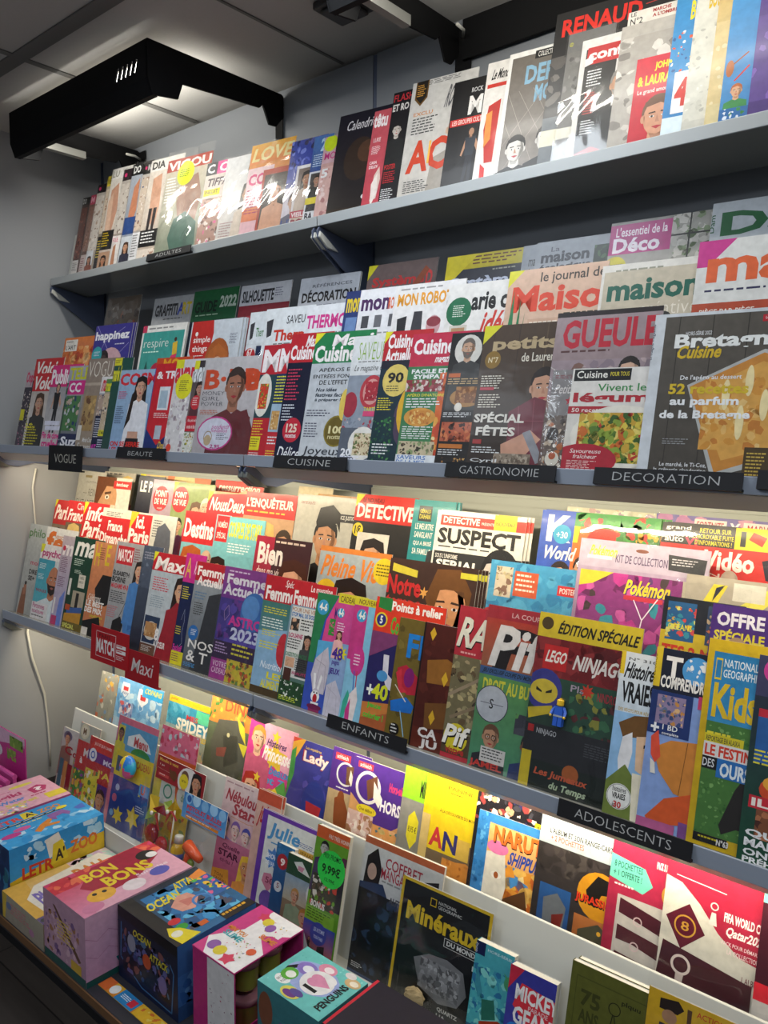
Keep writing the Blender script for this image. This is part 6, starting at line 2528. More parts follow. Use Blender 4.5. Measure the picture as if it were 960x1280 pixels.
G('magazine', 'C1', 1.5351, 0.0117, 0.115, 0.2817, 0.0022, '''r 0 0 100 100 2a4aa8 3a52b4
p 2a7a4c 0 0 60 0 30 22 16 60 0 60
p d8488c 60 0 100 0 100 40 30 40 34 22
p 58a8d8 20 40 100 38 100 62 20 62
e 20 12 16 3a9ac8
b 10 8 22 7 f0f0ea 4-6
b 54 10 15 10 3a2a7a Mon
n 44 20 30 14 16 5 3a8a3a d8488c 4aa04a
p c8c0cc 20 56 50 44 62 60 56 84 26 84 14 70
w 8a8494 .8 20 56 50 60 56 84
w 8a8494 .8 40 46 30 80
e 34 87 12 f0eef0
p f0eef0 26 82 22 68 28 68 32 80
p f0eef0 36 80 42 68 47 70 41 82
e 34 89 6 4 b8202c
e 30 84 2 222
e 38 84 2 222
p f0eef0 24 92 46 92 44 97 26 97
r 20 96 30 4 8a2a5a
e 35 96 20 2.4 6a1a4a''', 'green and pink colouring magazine with white rabbit in a top hat', 'magazine')
G('magazine', 'C1', 1.6065, 0.0119, 0.088, 0.2897, 0.0022, '''r 0 0 100 100 7aa0cc 90a8d0
r 0 0 100 40 c84890
r 0 0 100 8 d0c42a
t 6 2 56.5 5 5a3a2a CADEAU
e 14 16 13 3a9ac8
b 6 12 18 7 f0f0ea 4-6
q 8 24 30 8 3 f0d8e8
f 20 34 7 d8a888 4a2a20 e8b0b0 l
k 36 48 22 8 d8d02a .5
b 4 44 38 10 4a2a90 48
t 8 55 26 4 4a2a90 pages
b 2 61 38 6 4a2a90 JEUX
p c4c0d0 0 76 30 70 60 84 54 110 4 108
w 9a94a8 .8 0 76 40 82 50 100
w 9a94a8 .8 20 72 10 100''', 'pink cut-out magazine with yellow band and purple 48 pages', 'magazine')
G('magazine', 'C1', 1.6597, 0.0130, 0.105, 0.2877, 0.0022, '''r 0 0 100 100 7cbcdc 88c0dc
r 0 0 40 50 c03a80
r 0 0 100 6 d0c42a
t 12 1 53 4 5a3a2a NOUVEAU
e 24 14 14 3a9ac8
b 16 10 18 7 f0f0ea 4-6
e 30 50 20 12 c83a88
q 20 45 20 10 3 f0d8e8
w 3a60b8 2.5 26 58 30 74
w c83a4a 2.5 34 58 36 74
p e8dcdc 20 78 38 70 46 80 40 100 24 100
p 3aa890 6 84 16 74 22 78 14 96 4 98
p c83a88 16 90 26 80 30 100 18 100''', 'pink drawing magazine with a unicorn and blue pencil', 'magazine')
G('magazine', 'C1', 1.7249, 0.0136, 0.190, 0.2989, 0.0022, '''r 0 0 100 100 221e54 2a2460
r 0 0 100 26 d83a24
e 11 17 9 e0c42a
e 11 17 7 2a2a7a
b 9 14 4 6 f0f0ea 5
p 2a7a3a 4 0 24 0 24 10 4 8
b 24 1.5 72 7 f4eee8 Points à relier
b 26 13 20 13 58a83a Colo
p 7a3a6a 0 26 60 26 0 46
p c87a3a 0 80 100 72 100 100 0 100
p a85a34 0 92 60 80 100 90 100 100 0 100
p d8d4e0 22 42 30 42 32 56 42 60 42 68 32 66 24 56
e 24 58 8 4 4a90c8
b 4 66 10 8 f0f4ea +
b 12 64 24 12 d0d82a 40
b 8 79 22 5 58b83a jeux
b 4 86 30 5 58b83a colorier !''', 'dot-to-dot magazine in navy and orange with green words +40 jeux', 'magazine')
G('magazine', 'C1', 1.8004, 0.0137, 0.113, 0.2631, 0.0022, '''r 0 0 100 100 6a5a24 5a5028
n 0 0 100 100 20 14 6a5a24 7a6a30 54461c
b 26 12 39 20 1f7acc FI
p b02438 10 42 30 38 60 46 70 60 40 62 14 54
p c83040 8 46 20 42 26 56 40 60 22 62
e 40 48 12 8 7a1a6a
p 1f6ac0 4 70 40 64 60 70 56 76 8 78
w d8d0c0 2 10 56 40 68
w 8ab8d8 2 30 76 46 96
e 22 92 12 1a1818
q 14 88 16 8 2 ddd''', 'bronze comics magazine with big blue letters and a red rubber shape', 'magazine')
G('magazine', 'C1', 1.8720, 0.0140, 0.137, 0.2640, 0.0050, '''r 0 0 100 100 4a1c16 5a241a
r 0 0 3 100 1a100e
p d0a42a 18 3 24 8 18 14 12 8
n 4 14 90 70 20 16 4a1c16 56241c 441812
p 8a5a24 14 30 50 26 70 30 68 46 18 48
p d0a42a 50 36 56 42 50 48 44 42
p 6a4420 20 64 60 60 64 80 24 84
p d0a42a 36 68 42 74 36 80 30 74
b 14 83 36 8 d8d4d4 CA
b 20 92 32 8 d8d4d4 JU''', 'brown comics hardback with embossed golden lilies and letters CA JU', 'magazine')
G('magazine', 'C1', 1.9560, 0.0165, 0.111, 0.3132, 0.0022, '''r 0 0 100 100 6a6248 4a3a28
r 0 0 100 33 a82c38
i 4 8 61 20 1a1414 RA
i 2 7 63 20 dcd8c8 RA
q 14 30 40 3 1 d89a98
n 0 33 100 50 40 12 6a6248 8a8260 5a4a34 a89a70 3a3024 9a8a6a
w 8a7a64 6 0 60 70 44
w 7a6a54 6 10 74 80 60
e 28 86 26 c8b82a
i 2 79 50 13 1a1414 Pif
i 0 78 50 13 e8e4dc Pif
b 10 92 40 6 a8302c vintage
r 0 97 100 3 a82c38''', 'jungle comics magazine with pale brush capital R on dark red', 'magazine')
G('magazine', 'C1', 2.0248, 0.0169, 0.185, 0.3251, 0.0022, '''r 0 0 100 100 b83028 5a8a5a
r 0 0 100 8 a02a34
t 30 3 37.5 3 d8b0b0 LA COUPE
i 14 12 53.5 26 1c1414 P
i 8 11 59.5 26 e4dfdc Pif
r 0 38 100 5 3a5a8a
i 3 39 64.5 3.4 14202c JEU EXCLUSIF COUPE DU MONDE
r 0 43 100 57 5a9050 4a8a6a
b 6 45 61.5 8 d0cc3a DROIT AU BUT
e 20 60 20 b8bcc4
a 20 60 20 1 3a3a44
t 17 57 5 6 222 S
w 6a6a74 .8 6 60 34 60
n 50 62 50 12 8 10 3a3a44 4a4a54 5a9050
f 70 80 9 8a5a40 1c1614 2c3a6a
f 24 80 9 c09070 6a4a34 24242a g
r 14 86 30 9 d8d4d0
q 16 87 26 7 3 333
b 2 95 40 5 c83a34 JAMEL''', 'bagged comics magazine with white P on orange-red and green football cover', 'magazine', wrap='bag')
G('magazine', 'C1', 2.1466, 0.0234, 0.203, 0.3289, 0.0022, '''r 0 0 100 100 6a1a1c 1c1c20
r 0 0 100 14 d0b82a
e 9 6 6 4a3a1a
i 20 3 76 8 1c1814 ÉDITION SPÉCIALE
n 0 14 100 22 24 16 7a1c20 6a1418 8a2a2c 5a1418
r 9 18 24 14 c02424
i 11 21 20 7 f0ece4 LEGO
i 38 21 50.8 11 e4e0dc NINJAGO
r 0 36 100 44 2a4a3a 24342c
n 40 40 60 36 30 8 2a4a3a 3a6a4a 5a2a2c 24342c 8a8a3a
e 14 44 18 12 3a3a8a
e 14 45 14 7 d0b83a
p 1a1a1a 6 43 12 45 12 46 6 45
p 1a1a1a 16 45 22 43 22 45 16 46
p c8b02a 0 56 24 52 26 56 2 62
t 40 38 20 5 b0a0b0 Play
k 56 40 7 8 c83a24 .5
t 66 39 22.8 5 a82a3a NINDROID
r 0 64 100 20 26262a
t 12 66 20 4 b8b8bc NINJAGO
r 3 65 6 4 b02424
q 60 68 30 8 4 4a4a50
r 0 84 100 16 1c2420
r 0 80 10 20 d0b82a
e 50 87 8 5 a85a2a
i 14 88 52 5 c85a3a Les Jumeaux
i 30 94 36 5 b8c8a8 du Temps''', 'bagged toy magazine with yellow band ÉDITION SPÉCIALE and a small blue figure', 'magazine', wrap='bag', gift=[('figure', 34, 62, 0.055)])
G('magazine', 'C1', 2.3202, 0.0276, 0.101, 0.2852, 0.0022, '''r 0 0 100 100 d4d8dc 9ac0e0
r 0 0 8 14 d8b82a
v 1 1 12 4 4a3a1a FLEURUS
t 14 3 50 2 555 N° 310
i 8 6 57 10 1a1a1c Histoires
b 8 18 57 13 1a1a1c VRAIES
t 6 34 60 2.4 b8982a DES RÉCITS POUR RÊVER
r 0 37 100 63 8ab4dc
p 6a4a28 10 44 36 38 70 36 80 44 60 50 20 52
p dcdce0 20 52 36 48 40 60 34 76 22 78 16 66
p dcb898 44 50 70 48 72 66 62 72 48 70
p 222 58 54 66 53 66 55 58 56
p 6a7a3a 0 80 30 68 50 76 50 100 0 100
p e4dcc4 44 72 66 72 66 100 50 100
p c88a3a 60 80 80 76 80 100 62 100
e 26 88 22 e4e4e0
a 26 88 21 1 8a8a8a
t 14 82 24 3.4 333 histoires
b 14 86 24 3.6 333 VRAIES
t 16 92 8 3 333 fête ses
b 18 91 14 4 c03a3a 30''', 'white history magazine with black brush letters and person in beret', 'magazine')
G('magazine', 'C1', 2.3831, 0.0306, 0.140, 0.3039, 0.0022, '''r 0 0 100 100 7a94cc 86a0d4
r 0 0 100 24 1c2030
r 0 0 8 22 d0b42a
v 1.5 4 14 4 4a3a1a FLEURUS
b 13 4 20 12 e8e4e0 T
e 50 10 17 4a94d0
n 38 4 22 10 8 6 4a94d0 e0e4e8 d0d8e0
b 9 15 56 7 e8e4e0 COMPRENDRE
r 0 24 50 24 22346a
n 8 26 34 16 24 5 8a7a9a c0884a 5a6a8a d8b080 3a4a7a
b 4 42 10 5 e8e8ec +
t 18 42 18 3 e8e8ec 1 BD
t 18 46 20 2 e8e8ec complète
r 56 23 44 7 c03a6a
b 62 24 30 5 f0e8e4 Jungle
p c8803a 10 56 30 50 66 48 90 54 90 76 70 80 40 78 20 68
p d8503a 6 50 14 46 20 60 14 64 8 60
p e0dcd4 8 62 14 64 16 70 10 70
w 5a3a1a .6 50 49 46 78
p d0582c 10 94 30 82 70 74 100 78 100 88 50 94 16 98
r 0 95 46 5 b05a8a
r 50 92 30 8 7a4a8a''', 'magazine about understanding the world with orange bird on pale blue', 'magazine')
G('magazine', 'C1', 2.4689, 0.0302, 0.131, 0.3343, 0.0040, '''r 0 0 100 100 d8b41e d0ac1c
r 8 6 92 34 2a80b8 3a90c4
r 11 9 .8 10 e8c82a
r 18 9 .8 10 e8c82a
r 11 9 8 1 e8c82a
r 11 18.6 8 1 e8c82a
t 21 9 40 4 e8f0f4 NATIONAL
t 21 14 44 4 e8f0f4 GEOGRAPHIC
b 12 21 53 17 e4c02a Kids
r 8 40 92 54 4a7a3a 3a5a34
n 8 42 92 52 90 4 4a7a3a 5a8a44 6a9a54 3a6a30 7aa860
p 2a2624 50 70 66 58 90 62 92 88 56 88 40 92 36 88
q 10 45 40 3 1 e8d83a
r 8 46 46 4 d8c82a
t 10 47 40 2.6 333 REPORTAGE EN ALASKA
r 8 50 80 7 e8e4e0
b 10 51 55 5.4 d8402c LE FESTIN
r 8 57 20 6 1a1a1c
t 9 58 14 4 e8e8ec DES
r 26 57 60 9 2a70b8
b 30 58.5 35 7 e8f0f4 OURS
r 8 94 40 4 1c1c1c
q 14 95 24 2 1 d8c82a
b 36 94.6 14 3 e8e4e0 N°63''', 'yellow-framed children nature magazine with bear in grass and headline LE FEST', 'magazine', wrap='film')
G('magazine', 'C1', 2.5493, 0.0345, 0.210, 0.3215, 0.0022, '''r 0 0 100 100 2a2440 1c4a34
r 0 0 100 20 3a3a5a
e 14 7 10 c03a8a
r 4 26 40 4 b82a3a
r 4 30 60 22 2a5a9a
q 4 46 40 8 3 d8cc3a
e 30 64 20 8 c84a2a
e 30 61 18 5 e0a03a
r 4 68 50 6 c02c3a
b 6 69 40 4 f0e4dc ILS SE
n 10 74 50 14 16 8 7a4a34 a86a4a 4a2a24
b 4 84 30 4 e8e8ea QUE
b 4 88.4 54 4 e8e8ea MANGEAIT
b 4 92.6 44 4 e8e8ea ON À LA
b 4 96.6 54 3.4 e8e8ea PRÉHISTOIRE''', 'dark prehistory magazine at the end of the lower shelf, headline QUE MANGEAIT', 'magazine')
G('magazine', 'D2', 0.4263, 0.0070, 0.138, 0.2108, 0.0022, '''r 0 0 100 100 8a8a80 a89a80
n 0 0 100 100 26 12 8a8a80 6a8ab0 c8a040 a87a5a b8b4a8 c0603a''', 'grey bagged children pack half hidden by the left wall corner', 'magazine', wrap='bag')
G('magazine', 'D2', 0.5465, 0.0136, 0.240, 0.2165, 0.0022, '''r 0 0 100 100 6aa0cc b8ccd8
n 0 0 100 60 30 12 6aa0cc 8ab8d8 5a90c0 b8d0e0
p d0d8e0 10 6 26 6 28 20 18 28 8 20
p c03a3a 13 12 24 12 24 18 13 18
p e0e4ea 48 8 68 8 70 24 58 34 46 24
p c83a3a 52 16 65 16 64 24 53 24
t 12 20 14 4 2a4a8a PAW
n 10 34 30 20 14 6 8a9ac0 c05a5a 5a6aa8 d8d8e0
r 56 2 44 16 3aa0d8
i 60 4 36 8 d8cc3a COPAINS''', 'blue bagged children pack with two crest badges, in front of the wall', 'magazine', wrap='bag')
G('magazine', 'D2', 0.8283, 0.0103, 0.210, 0.2199, 0.0022, '''r 0 0 100 100 3a90b0 c8b890
r 0 0 100 9 d8b424
t 4 2 16 5 b83a2a junior
n 0 9 100 30 14 14 3a90b0 5aa8c4 2a80a0
r 64 10 32 16 5ac49a
b 44 20 26 7 c83a3a MES
b 24 27 72 16 e8e0d0 SPIDEY
i 18 43 74 7 d8b424 EXTRAORDINAIRES
r 26 53 40 5 c84a34
q 28 54 36 3 1 f0dcd0
n 0 62 100 38 30 10 c8b890 c83a4a d8d0b0 8a9a9a e0a0a0''', 'bagged children pack with yellow band and fat white letters on blue', 'magazine', wrap='bag')
G('magazine', 'D2', 1.0353, 0.0130, 0.206, 0.2869, 0.0022, '''r 0 0 100 100 6a7a58 4a4a40
n 0 4 100 30 20 8 d8843a 4a7a3a c8b040 e0a050
t 30 8 60 12 c84a2c DINO
p 5a5a50 20 30 70 24 90 60 60 90 20 80 10 54
p 44443c 34 44 62 40 70 64 44 74
p d8cc3a 56 22 74 30 80 46 66 36
p d8cc3a 66 46 84 46 80 58
p 8a4a40 24 58 44 54 42 64 26 66
e 44 42 3 d8d0a0''', 'bagged dinosaur pack in grey-green with yellow spikes', 'magazine', wrap='bag')
G('magazine', 'D2', 1.2195, 0.0167, 0.183, 0.2394, 0.0022, '''r 0 0 100 100 c83a8a d0488a
p e0a0b8 30 0 100 0 100 50 40 40
k 58 12 10 5 e4c43a .45
k 60 34 26 5 dcb83a .5
i 40 16 40 8 4a2a5a Histoires
i 34 24 64 16 f4ecec Princesses
i 20 44 74 10 4a8ac8 Des beaux
i 44 56 40 9 4a9ad0 et 7
f 22 20 13 e0b094 d88a3a c05a7a
f 20 76 14 dca888 a83028 c8303a l
f 62 82 11 dcb090 c89a5a d8c8a0
k 30 62 8 5 e4c43a .45
p 5aa04a 70 66 86 56 100 80 100 92
p e0c43a 64 70 70 66 100 92 100 100''', 'pink fairy-tale magazine with script heading on gold stars and rainbow', 'magazine')
G('magazine', 'D2', 1.3912, 0.0124, 0.181, 0.2316, 0.0022, '''r 0 0 100 100 3a3a90 4a48a0
p d04a3a 0 0 24 0 10 14 6 30 0 30
p e0a83a 0 6 18 0 24 0 8 24 0 40
p 4a9a4a 0 16 8 10 10 40 0 70
b 22 10 50 17 a82a2c Lady
b 24 11 48 15 f0e4dc Lady
t 26 6 30 4 e0c03a Les mystères
n 30 32 60 60 18 14 3a3a90 4a4ab0 2c3488 5a50b0
e 54 66 22 26 2a3a94
p c03038 40 64 70 66 66 84 44 82''', 'bagged blue girls magazine with red-outlined white letters and rainbow edge', 'magazine', wrap='bag')
G('magazine', 'D2', 1.5412, 0.0177, 0.123, 0.2459, 0.0022, '''r 0 0 100 100 4a2a80 52308a
r 8 5 40 7 c83a44
t 12 6.4 30 4 f0dce0 schleich
a 40 24 24 4 d0d0d4
p 6a4a34 40 16 60 14 62 32 44 34
p e0d8d0 52 18 62 26 58 34 50 28
r 0 42 80 52 b8a07a
p 8a4a24 20 50 40 44 60 60 62 90 34 92 24 70
e 36 48 9 7 8a4a24
q 20 38 40 3 1 ddd''', 'narrow violet horse magazine with horseshoe over a brown horse photo', 'magazine', wrap='film')
G('magazine', 'D2', 1.6204, 0.0202, 0.194, 0.2415, 0.0040, '''r 0 0 100 100 c8a06a d0905a
p 4a2a84 0 0 100 0 100 40 56 66 0 36
r 6 3 24 6 c83a44
t 9 4 18 4 f0dce0 schleich
a 26 26 20 4 d8d4d8
p 6a4430 22 20 38 12 42 30 28 38
p e8e2da 34 18 50 32 46 42 36 34
b 58 14 26.8 9 c83a6a Hors-série
b 48 32 36.8 12 e8e4ec HORSE
e 28 48 16 5 d8c42a
t 16 46 24 4 4a2a1a Que délice !
n 0 52 40 34 24 8 d8b8b0 e4d0c8 c88a8a a87a5a f0e4dc
n 42 58 58 34 24 8 d89a5a 6a9a4a c8b070 e0b080 4a7a8a
p 4a2a84 10 86 100 80 100 100 8 100''', 'violet horse magazine with white horseshoe and large heart shape', 'magazine', wrap='film')
G('magazine', 'D2', 1.7763, 0.0211, 0.105, 0.2723, 0.0022, '''r 0 0 100 100 8a8a86 7c7c78
r 0 0 100 30 8ac42a
b 46 12 25 14 1c1c1c MINE
t 66 30 30 6 d8d8d8 TOUT
p d8cc2a 24 44 38 38 52 46 52 62 38 70 24 60
t 27 51 22 6 3a3a1a 8,95 €
p 2a5a24 20 84 44 76 48 100 18 100
p c8602a 60 60 100 56 100 100 62 100
r 30 88 6 4 142a14
r 38 87 5 4 142a14''', 'green and grey block-game magazine with yellow price hexagon', 'magazine', wrap='film')
G('magazine', 'D2', 1.8443, 0.0241, 0.181, 0.2678, 0.0040, '''r 0 0 100 100 dcc01e d4b81c
t 32 6 34 3 6a5a1a PANINI
q 36 11 20 2 1 6a5a1a
t 24 26 55.8 3 3a3214 À LA DÉCOUVERTE DU MONDE
b 14 42 20 16 b83038 A
b 34 43 20 16 2a2a6a N
b 54 45 18 16 c8a84a I
b 72 48 12 16 6a5a4a M
r 0 61 100 39 6a5a48
p c8843a 40 66 70 62 96 70 100 100 30 100
p dca04c 46 74 60 68 66 78 54 86
e 78 84 8 5 5a3a20
n 36 64 60 36 24 6 c8843a b87430 d89848 a86428
r 0 34 12 66 c8b070''', 'yellow sticker album with animal-print letters over a lion photo', 'magazine', wrap='film')
G('magazine', 'D2', 1.9812, 0.0259, 0.206, 0.2719, 0.0022, '''r 0 0 100 100 1c1a20 24222a
n 0 0 70 30 30 7 1c1a20 c89878 3a3a44 8a3a3a e0d0c0 2a2a5a
r 68 12 30 10 d8c424
t 71 14 12 5 3a3214 PANINI''', 'black manga sticker pack top with small yellow label, behind the blue-edged album', 'magazine', wrap='film')
G('magazine', 'D2', 1.9938, 0.0314, 0.181, 0.2301, 0.0022, '''r 0 0 100 100 3a84c8 4a94d4
n 0 0 18 100 30 6 3a84c8 5aa4dc 2a74b8
r 16 8 84 92 e8b878 e8902c
n 16 40 84 60 50 16 e89a34 f0c060 d8702a f4dc9a e8b040 4a90d0
p e0dcd0 16 34 40 30 46 60 40 90 20 100 16 100
e 32 52 7 3 f4f0e8
e 32 52 3 3 a85a2a
p 5a3a20 44 70 70 56 78 80 60 100 44 92
e 30 28 14 6 e07ab0
b 24 10 61.5 15 1a1414 NARUT
b 23 9 62.5 15 e0702a NARUT
i 44 27 41.5 12 2a4aa8 SHIPPUD''', 'blue-edged manga album with orange letters and fiery yellow picture', 'magazine', wrap='film')
G('magazine', 'D2', 2.1411, 0.0309, 0.176, 0.2746, 0.0040, '''r 0 0 100 100 3a3434 2c2828
r 0 0 100 22 c0c8cc a8b4bc
t 12 10 79.9 4 2a2a2c L'ALBUM ET SON RANGE-CARTES
t 14 15 40 4 c8603a + 2 POCHETTES
n 0 22 100 20 14 20 3a3434 443e3c 302b2a
e 78 46 26 d0901c
p 1c1814 62 44 74 32 92 34 96 42 80 44 74 54 66 52
b 52 48 39.9 7 1c1410 JURASSIC
b 51 47 40.9 7 d83a1c JURASSIC
r 8 50 38 50 2a5a9a 1f3a6a
p 6a7078 14 60 30 54 42 62 40 78 28 88 16 80
p 7a2a24 26 70 40 66 38 76 28 80
p 3a4048 8 78 26 76 40 100 8 100
r 52 62 48 38 b8703a 7a3a1c
p 4a4a3a 58 72 80 64 96 70 98 80 74 88 60 94
p d8d0c0 66 84 86 80 84 83 68 88
e 82 70 2.4 e8b03a''', 'dark dinosaur film sticker album with amber skeleton logo', 'magazine', wrap='film')
G('magazine', 'D2', 2.2947, 0.0319, 0.142, 0.2694, 0.0022, '''r 0 0 100 100 a82848 a02444
p c82c44 56 0 100 0 100 18
b 60 6 18.6 5 f0dce0 PACK SUPER
p 6ac4b0 0 10 46 14 58 24 46 31 0 26
t 5 14 38 4.4 1f5a50 8 POCHETTES
t 5 20 38 4.4 1f5a50 + 1 OFFERTE !
q 8 29 34 3 1 f0dce0
a 86 26 16 3 c8983a
r 14 36 66 64 c0bcb8
p 4a1c28 18 38 76 44 76 54 40 50 18 48
p 4a1c28 18 56 76 60 76 70 40 66 18 66
p 4a1c28 18 74 76 77 76 87 40 83 18 84
p 4a1c28 18 91 76 93 76 100 18 100
a 44 50 6 1.6 d0b8bc
a 43 67 6 1.6 d0b8bc
a 42 84 6 1.6 d0b8bc''', 'crimson football sticker card with column of maroon packets and mint arrow', 'magazine', wrap='film')
G('magazine', 'D2', 2.4018, 0.0332, 0.173, 0.2685, 0.0060, '''r 0 0 100 100 d4d2c8 c8c8c0
p a82440 0 0 100 0 100 48 78 46 56 36 36 22 16 12 0 10
w f0e0e0 .8 10 8 60 10
p 5a1428 26 24 44 40 22 54 4 36
a 24 39 11 1.6 c8983a
t 20 36 8 6 c8983a 8
a 50 20 4 1.2 d8d4d0
p d8d4d0 48 24 52 24 54 32 46 32
b 60 21 39.5 6 f4ecec FIFA WORLD CUP
i 62 29 37.5 7 f4ecec Qatar2022
t 60 38 40 3 f4dce0 PACK POUR DÉMARRER
t 66 43 30 3 f4dce0 LA COLLECTION
t 82 56 17.5 4 6a2430 1 ALBUM
p 421824 4 52 92 60 92 84 0 78
a 24 64 10 2.6 d8ccc8
p c8bcb8 20 70 28 70 26 82 20 80''', 'bagged football starter pack, crimson wave over cream with maroon diamond', 'magazine', wrap='bag')
G('magazine', 'D2', 2.5664, 0.0416, 0.240, 0.2831, 0.0022, '''r 0 0 100 100 3a1420 4a1a2a
r 0 0 100 10 6ac4b0
r 0 56 20 10 d82a3a
r 0 66 100 34 c8c4c0''', 'mint-topped maroon sticker pack at the far end of the bottom row', 'magazine', wrap='film')
G('magazine', 'D1', 0.3891, 0.0058, 0.112, 0.2098, 0.0060, '''r 0 0 100 100 c8c4c0 b0a898
e 28 12 22 8 6a6a80
f 28 16 12 d8a078 5a4a5a 8a6a5a
b 22 26 40 13 a02a28 C
b 66 32 22 8 a02a28 o
r 6 48 20 52 3a6a7a
r 30 50 18 50 c8884a
r 50 52 24 48 8a2428
n 74 40 26 60 16 12 a0a058 c8b040 8a7a9a''', 'white colouring set with crayons and brown-red letters Co near the left wall', 'magazine', wrap='film')
G('magazine', 'D1', 0.4968, 0.0109, 0.112, 0.2525, 0.0060, '''r 0 0 100 100 c8302c a82828
r 0 0 100 22 b0b0a4
e 26 10 22 d8d0b0
e 26 10 16 e4dcc4
b 18 6 16 8 6a4a24 M
b 36 30 24 10 e8e0dc M
b 22 42 14 8 e8e0dc à
n 0 58 100 42 28 14 3a7a34 d8c03a c8302c 5a9a4a 8a4a9a e0a040''', 'red alphabet activity pack with round letter M button, beside the colouring set', 'magazine', wrap='film')
G('magazine', 'D1', 0.5762, 0.0172, 0.150, 0.2285, 0.0060, '''r 0 0 100 100 c02c2c a82828
e 50 14 44 14 d0382c
t 18 6 62 5 f0d8d0 JEUX ET JEUX CAHIER
r 0 18 100 14 6a2a7a
e 18 24 14 e8e4e8
a 18 24 8 3 3a5ab0
b 58 24 40 7 e8dcec MOI
b 40 40 56 13 e0c43a J'AI
r 0 58 50 42 d8cc3a
n 0 44 46 52 22 10 d8cc3a e8e4d0 c8702c 4a7a3a
r 50 58 50 42 4a2a7a
f 66 78 14 c88a68 2a1a1a 3a8a4a''', 'red activity book with arched top and yellow drawings', 'magazine', wrap='film')
G('magazine', 'D1', 0.7156, 0.0208, 0.200, 0.3284, 0.0022, '''r 0 0 100 100 d8708a 2a3a8a
r 8 6 92 24 5aa0cc
p e8ecec 30 16 56 10 80 16 90 24 30 24
r 4 8 16 16 d8c83a
f 12 16 6 8a5a44 1c1614 d8c83a
b 46 14 34 9 c84a4a Menu
e 66 30 24 7 3a8a3a
r 8 30 92 24 e0c42a
b 60 34 34 7 c86a2a CADEAU
r 12 36 20 14 4a5a6a
r 8 54 92 46 2a3c88
r 0 54 9 46 d8708a
e 24 64 5 a8b8d8
e 20 74 6 c8607a
e 18 88 5 7aa8d0
k 70 84 18 6 e4c42a .5
k 34 88 14 6 e4c42a .5
k 78 62 4 5 e8d83a .4
q 74 72 22 6 2 dde4f0
r 76 52 24 10 5a9ad0
b 80 53 10 8 d8602a U''', 'pink-edged bagged toddler magazine in blue with yellow stars and beach ball gift', 'magazine', wrap='bag', gift=[('ball', 54, 40, 0.034)])
G('magazine', 'D1', 0.9238, 0.0084, 0.170, 0.3488, 0.0022, '''r 0 0 100 100 d8c430 d0a838
r 0 0 100 22 d86a8a
n 0 0 100 20 16 10 d86a8a e8b8c8 c83a5a b8d0d8
r 0 22 100 14 d8602a
b 10 25 70 8 f4e8dc EN CADEAU
r 0 36 100 30 d8c430
r 20 40 40 22 d8dcd4
a 40 51 12 3 2a8a6a
e 84 46 26 13 d8602a
e 84 50 20 10 d8dcd4
t 76 48 16 6 2a8a5a dino
n 0 66 100 34 20 12 d8b838 c86a34 8a9a4a''', 'bagged toddler magazine with orange strip EN CADEAU and creatures', 'magazine', wrap='bag')
G('magazine', 'D1', 1.2382, 0.0085, 0.172, 0.2861, 0.0040, '''r 0 0 100 100 e0ccc8 b04a6a
q 4 3 90 3 1 b08a90
i 6 9 74.5 11 a83a44 Nébulous
i 24 20 56.5 11 a83a44 Stars
w c8884a .8 24 33 60 34 96 31
f 14 42 9 d8b8b0 5a3a7a 8a7ab0
f 38 44 9 d8b8b0 7a5a9a 8a7ab0
f 62 46 9 d8b8b0 4a4a9a 8a7ab0
f 86 46 9 b88a78 3a2a5a 8a7ab0
r 0 54 100 46 b86a84 a03a60
i 14 58 40 5 6a2a4a Quelle
b 8 64 46 6 4a1a34 STAR
t 14 71 30 4 6a2a4a es-tu ?
f 72 72 11 c88a5a e0b03a d88a3a l
p c8842a 0 84 36 80 44 100 0 100
t 6 86 20 3 6a3a1a TON
t 6 90 28 3 6a3a1a CADEAU''', 'white magazine with red script over row of purple-haired dolls and an orange pocket', 'magazine')
G('magazine', 'D1', 1.3786, 0.0168, 0.086, 0.2963, 0.0030, '''r 0 0 100 100 d8b0a0 c89a8c
r 0 0 100 10 c8543a
i 8 12 28.5 20 b83030 jul
r 50 14 46 9 c83a3a
q 52 15 40 6 2 f0dcd4
r 64 24 30 10 4a2a6a''', 'peach girls magazine with red brush letters behind the purple-framed one', 'magazine', stack=1)
G('magazine', 'D1', 1.4147, 0.0240, 0.205, 0.2574, 0.0030, '''r 0 0 100 100 6a3aa0 5a3090
r 9 4 88 96 dcdcd4 d4d4cc
i 12 9 52 17 4a90c0 Julie
w 4a90c0 1.5 20 28 50 27
q 62 16 32 5 2 5a6aa0
r 52 22 44 8 d8a84a
t 55 23.5 36 4 7a5a1a JOURNAL
k 28 42 14 7 4a80c0 .6
b 16 38 19.4 5 e8ecf0 SHOW
t 16 45 19.4 4 e8ecf0 DEVANT
p c87a90 16 58 28 56 36 64 26 74 14 66
t 20 60 14 6 7a2a44 50
e 26 82 12 6a4a9a
r 9 88 50 12 4a2440''', 'purple-framed girls magazine with blue brush script', 'magazine', stack=1)
G('film_case', 'D1', 1.4909, 0.0249, 0.060, 0.2007, 0.0130, '''r 0 0 100 100 2a5a8a 24406a
n 0 0 100 14 10 12 2a6a9a 3a7aa8
e 36 20 26 a8242c
b 26 16 22 9 f0e0d8 9
e 30 50 18 c8c8cc
t 24 46 12 6 8a3a3a 5''', 'small blue boxed film with red price disc behind the green-topped case', 'film case', full=0.071)
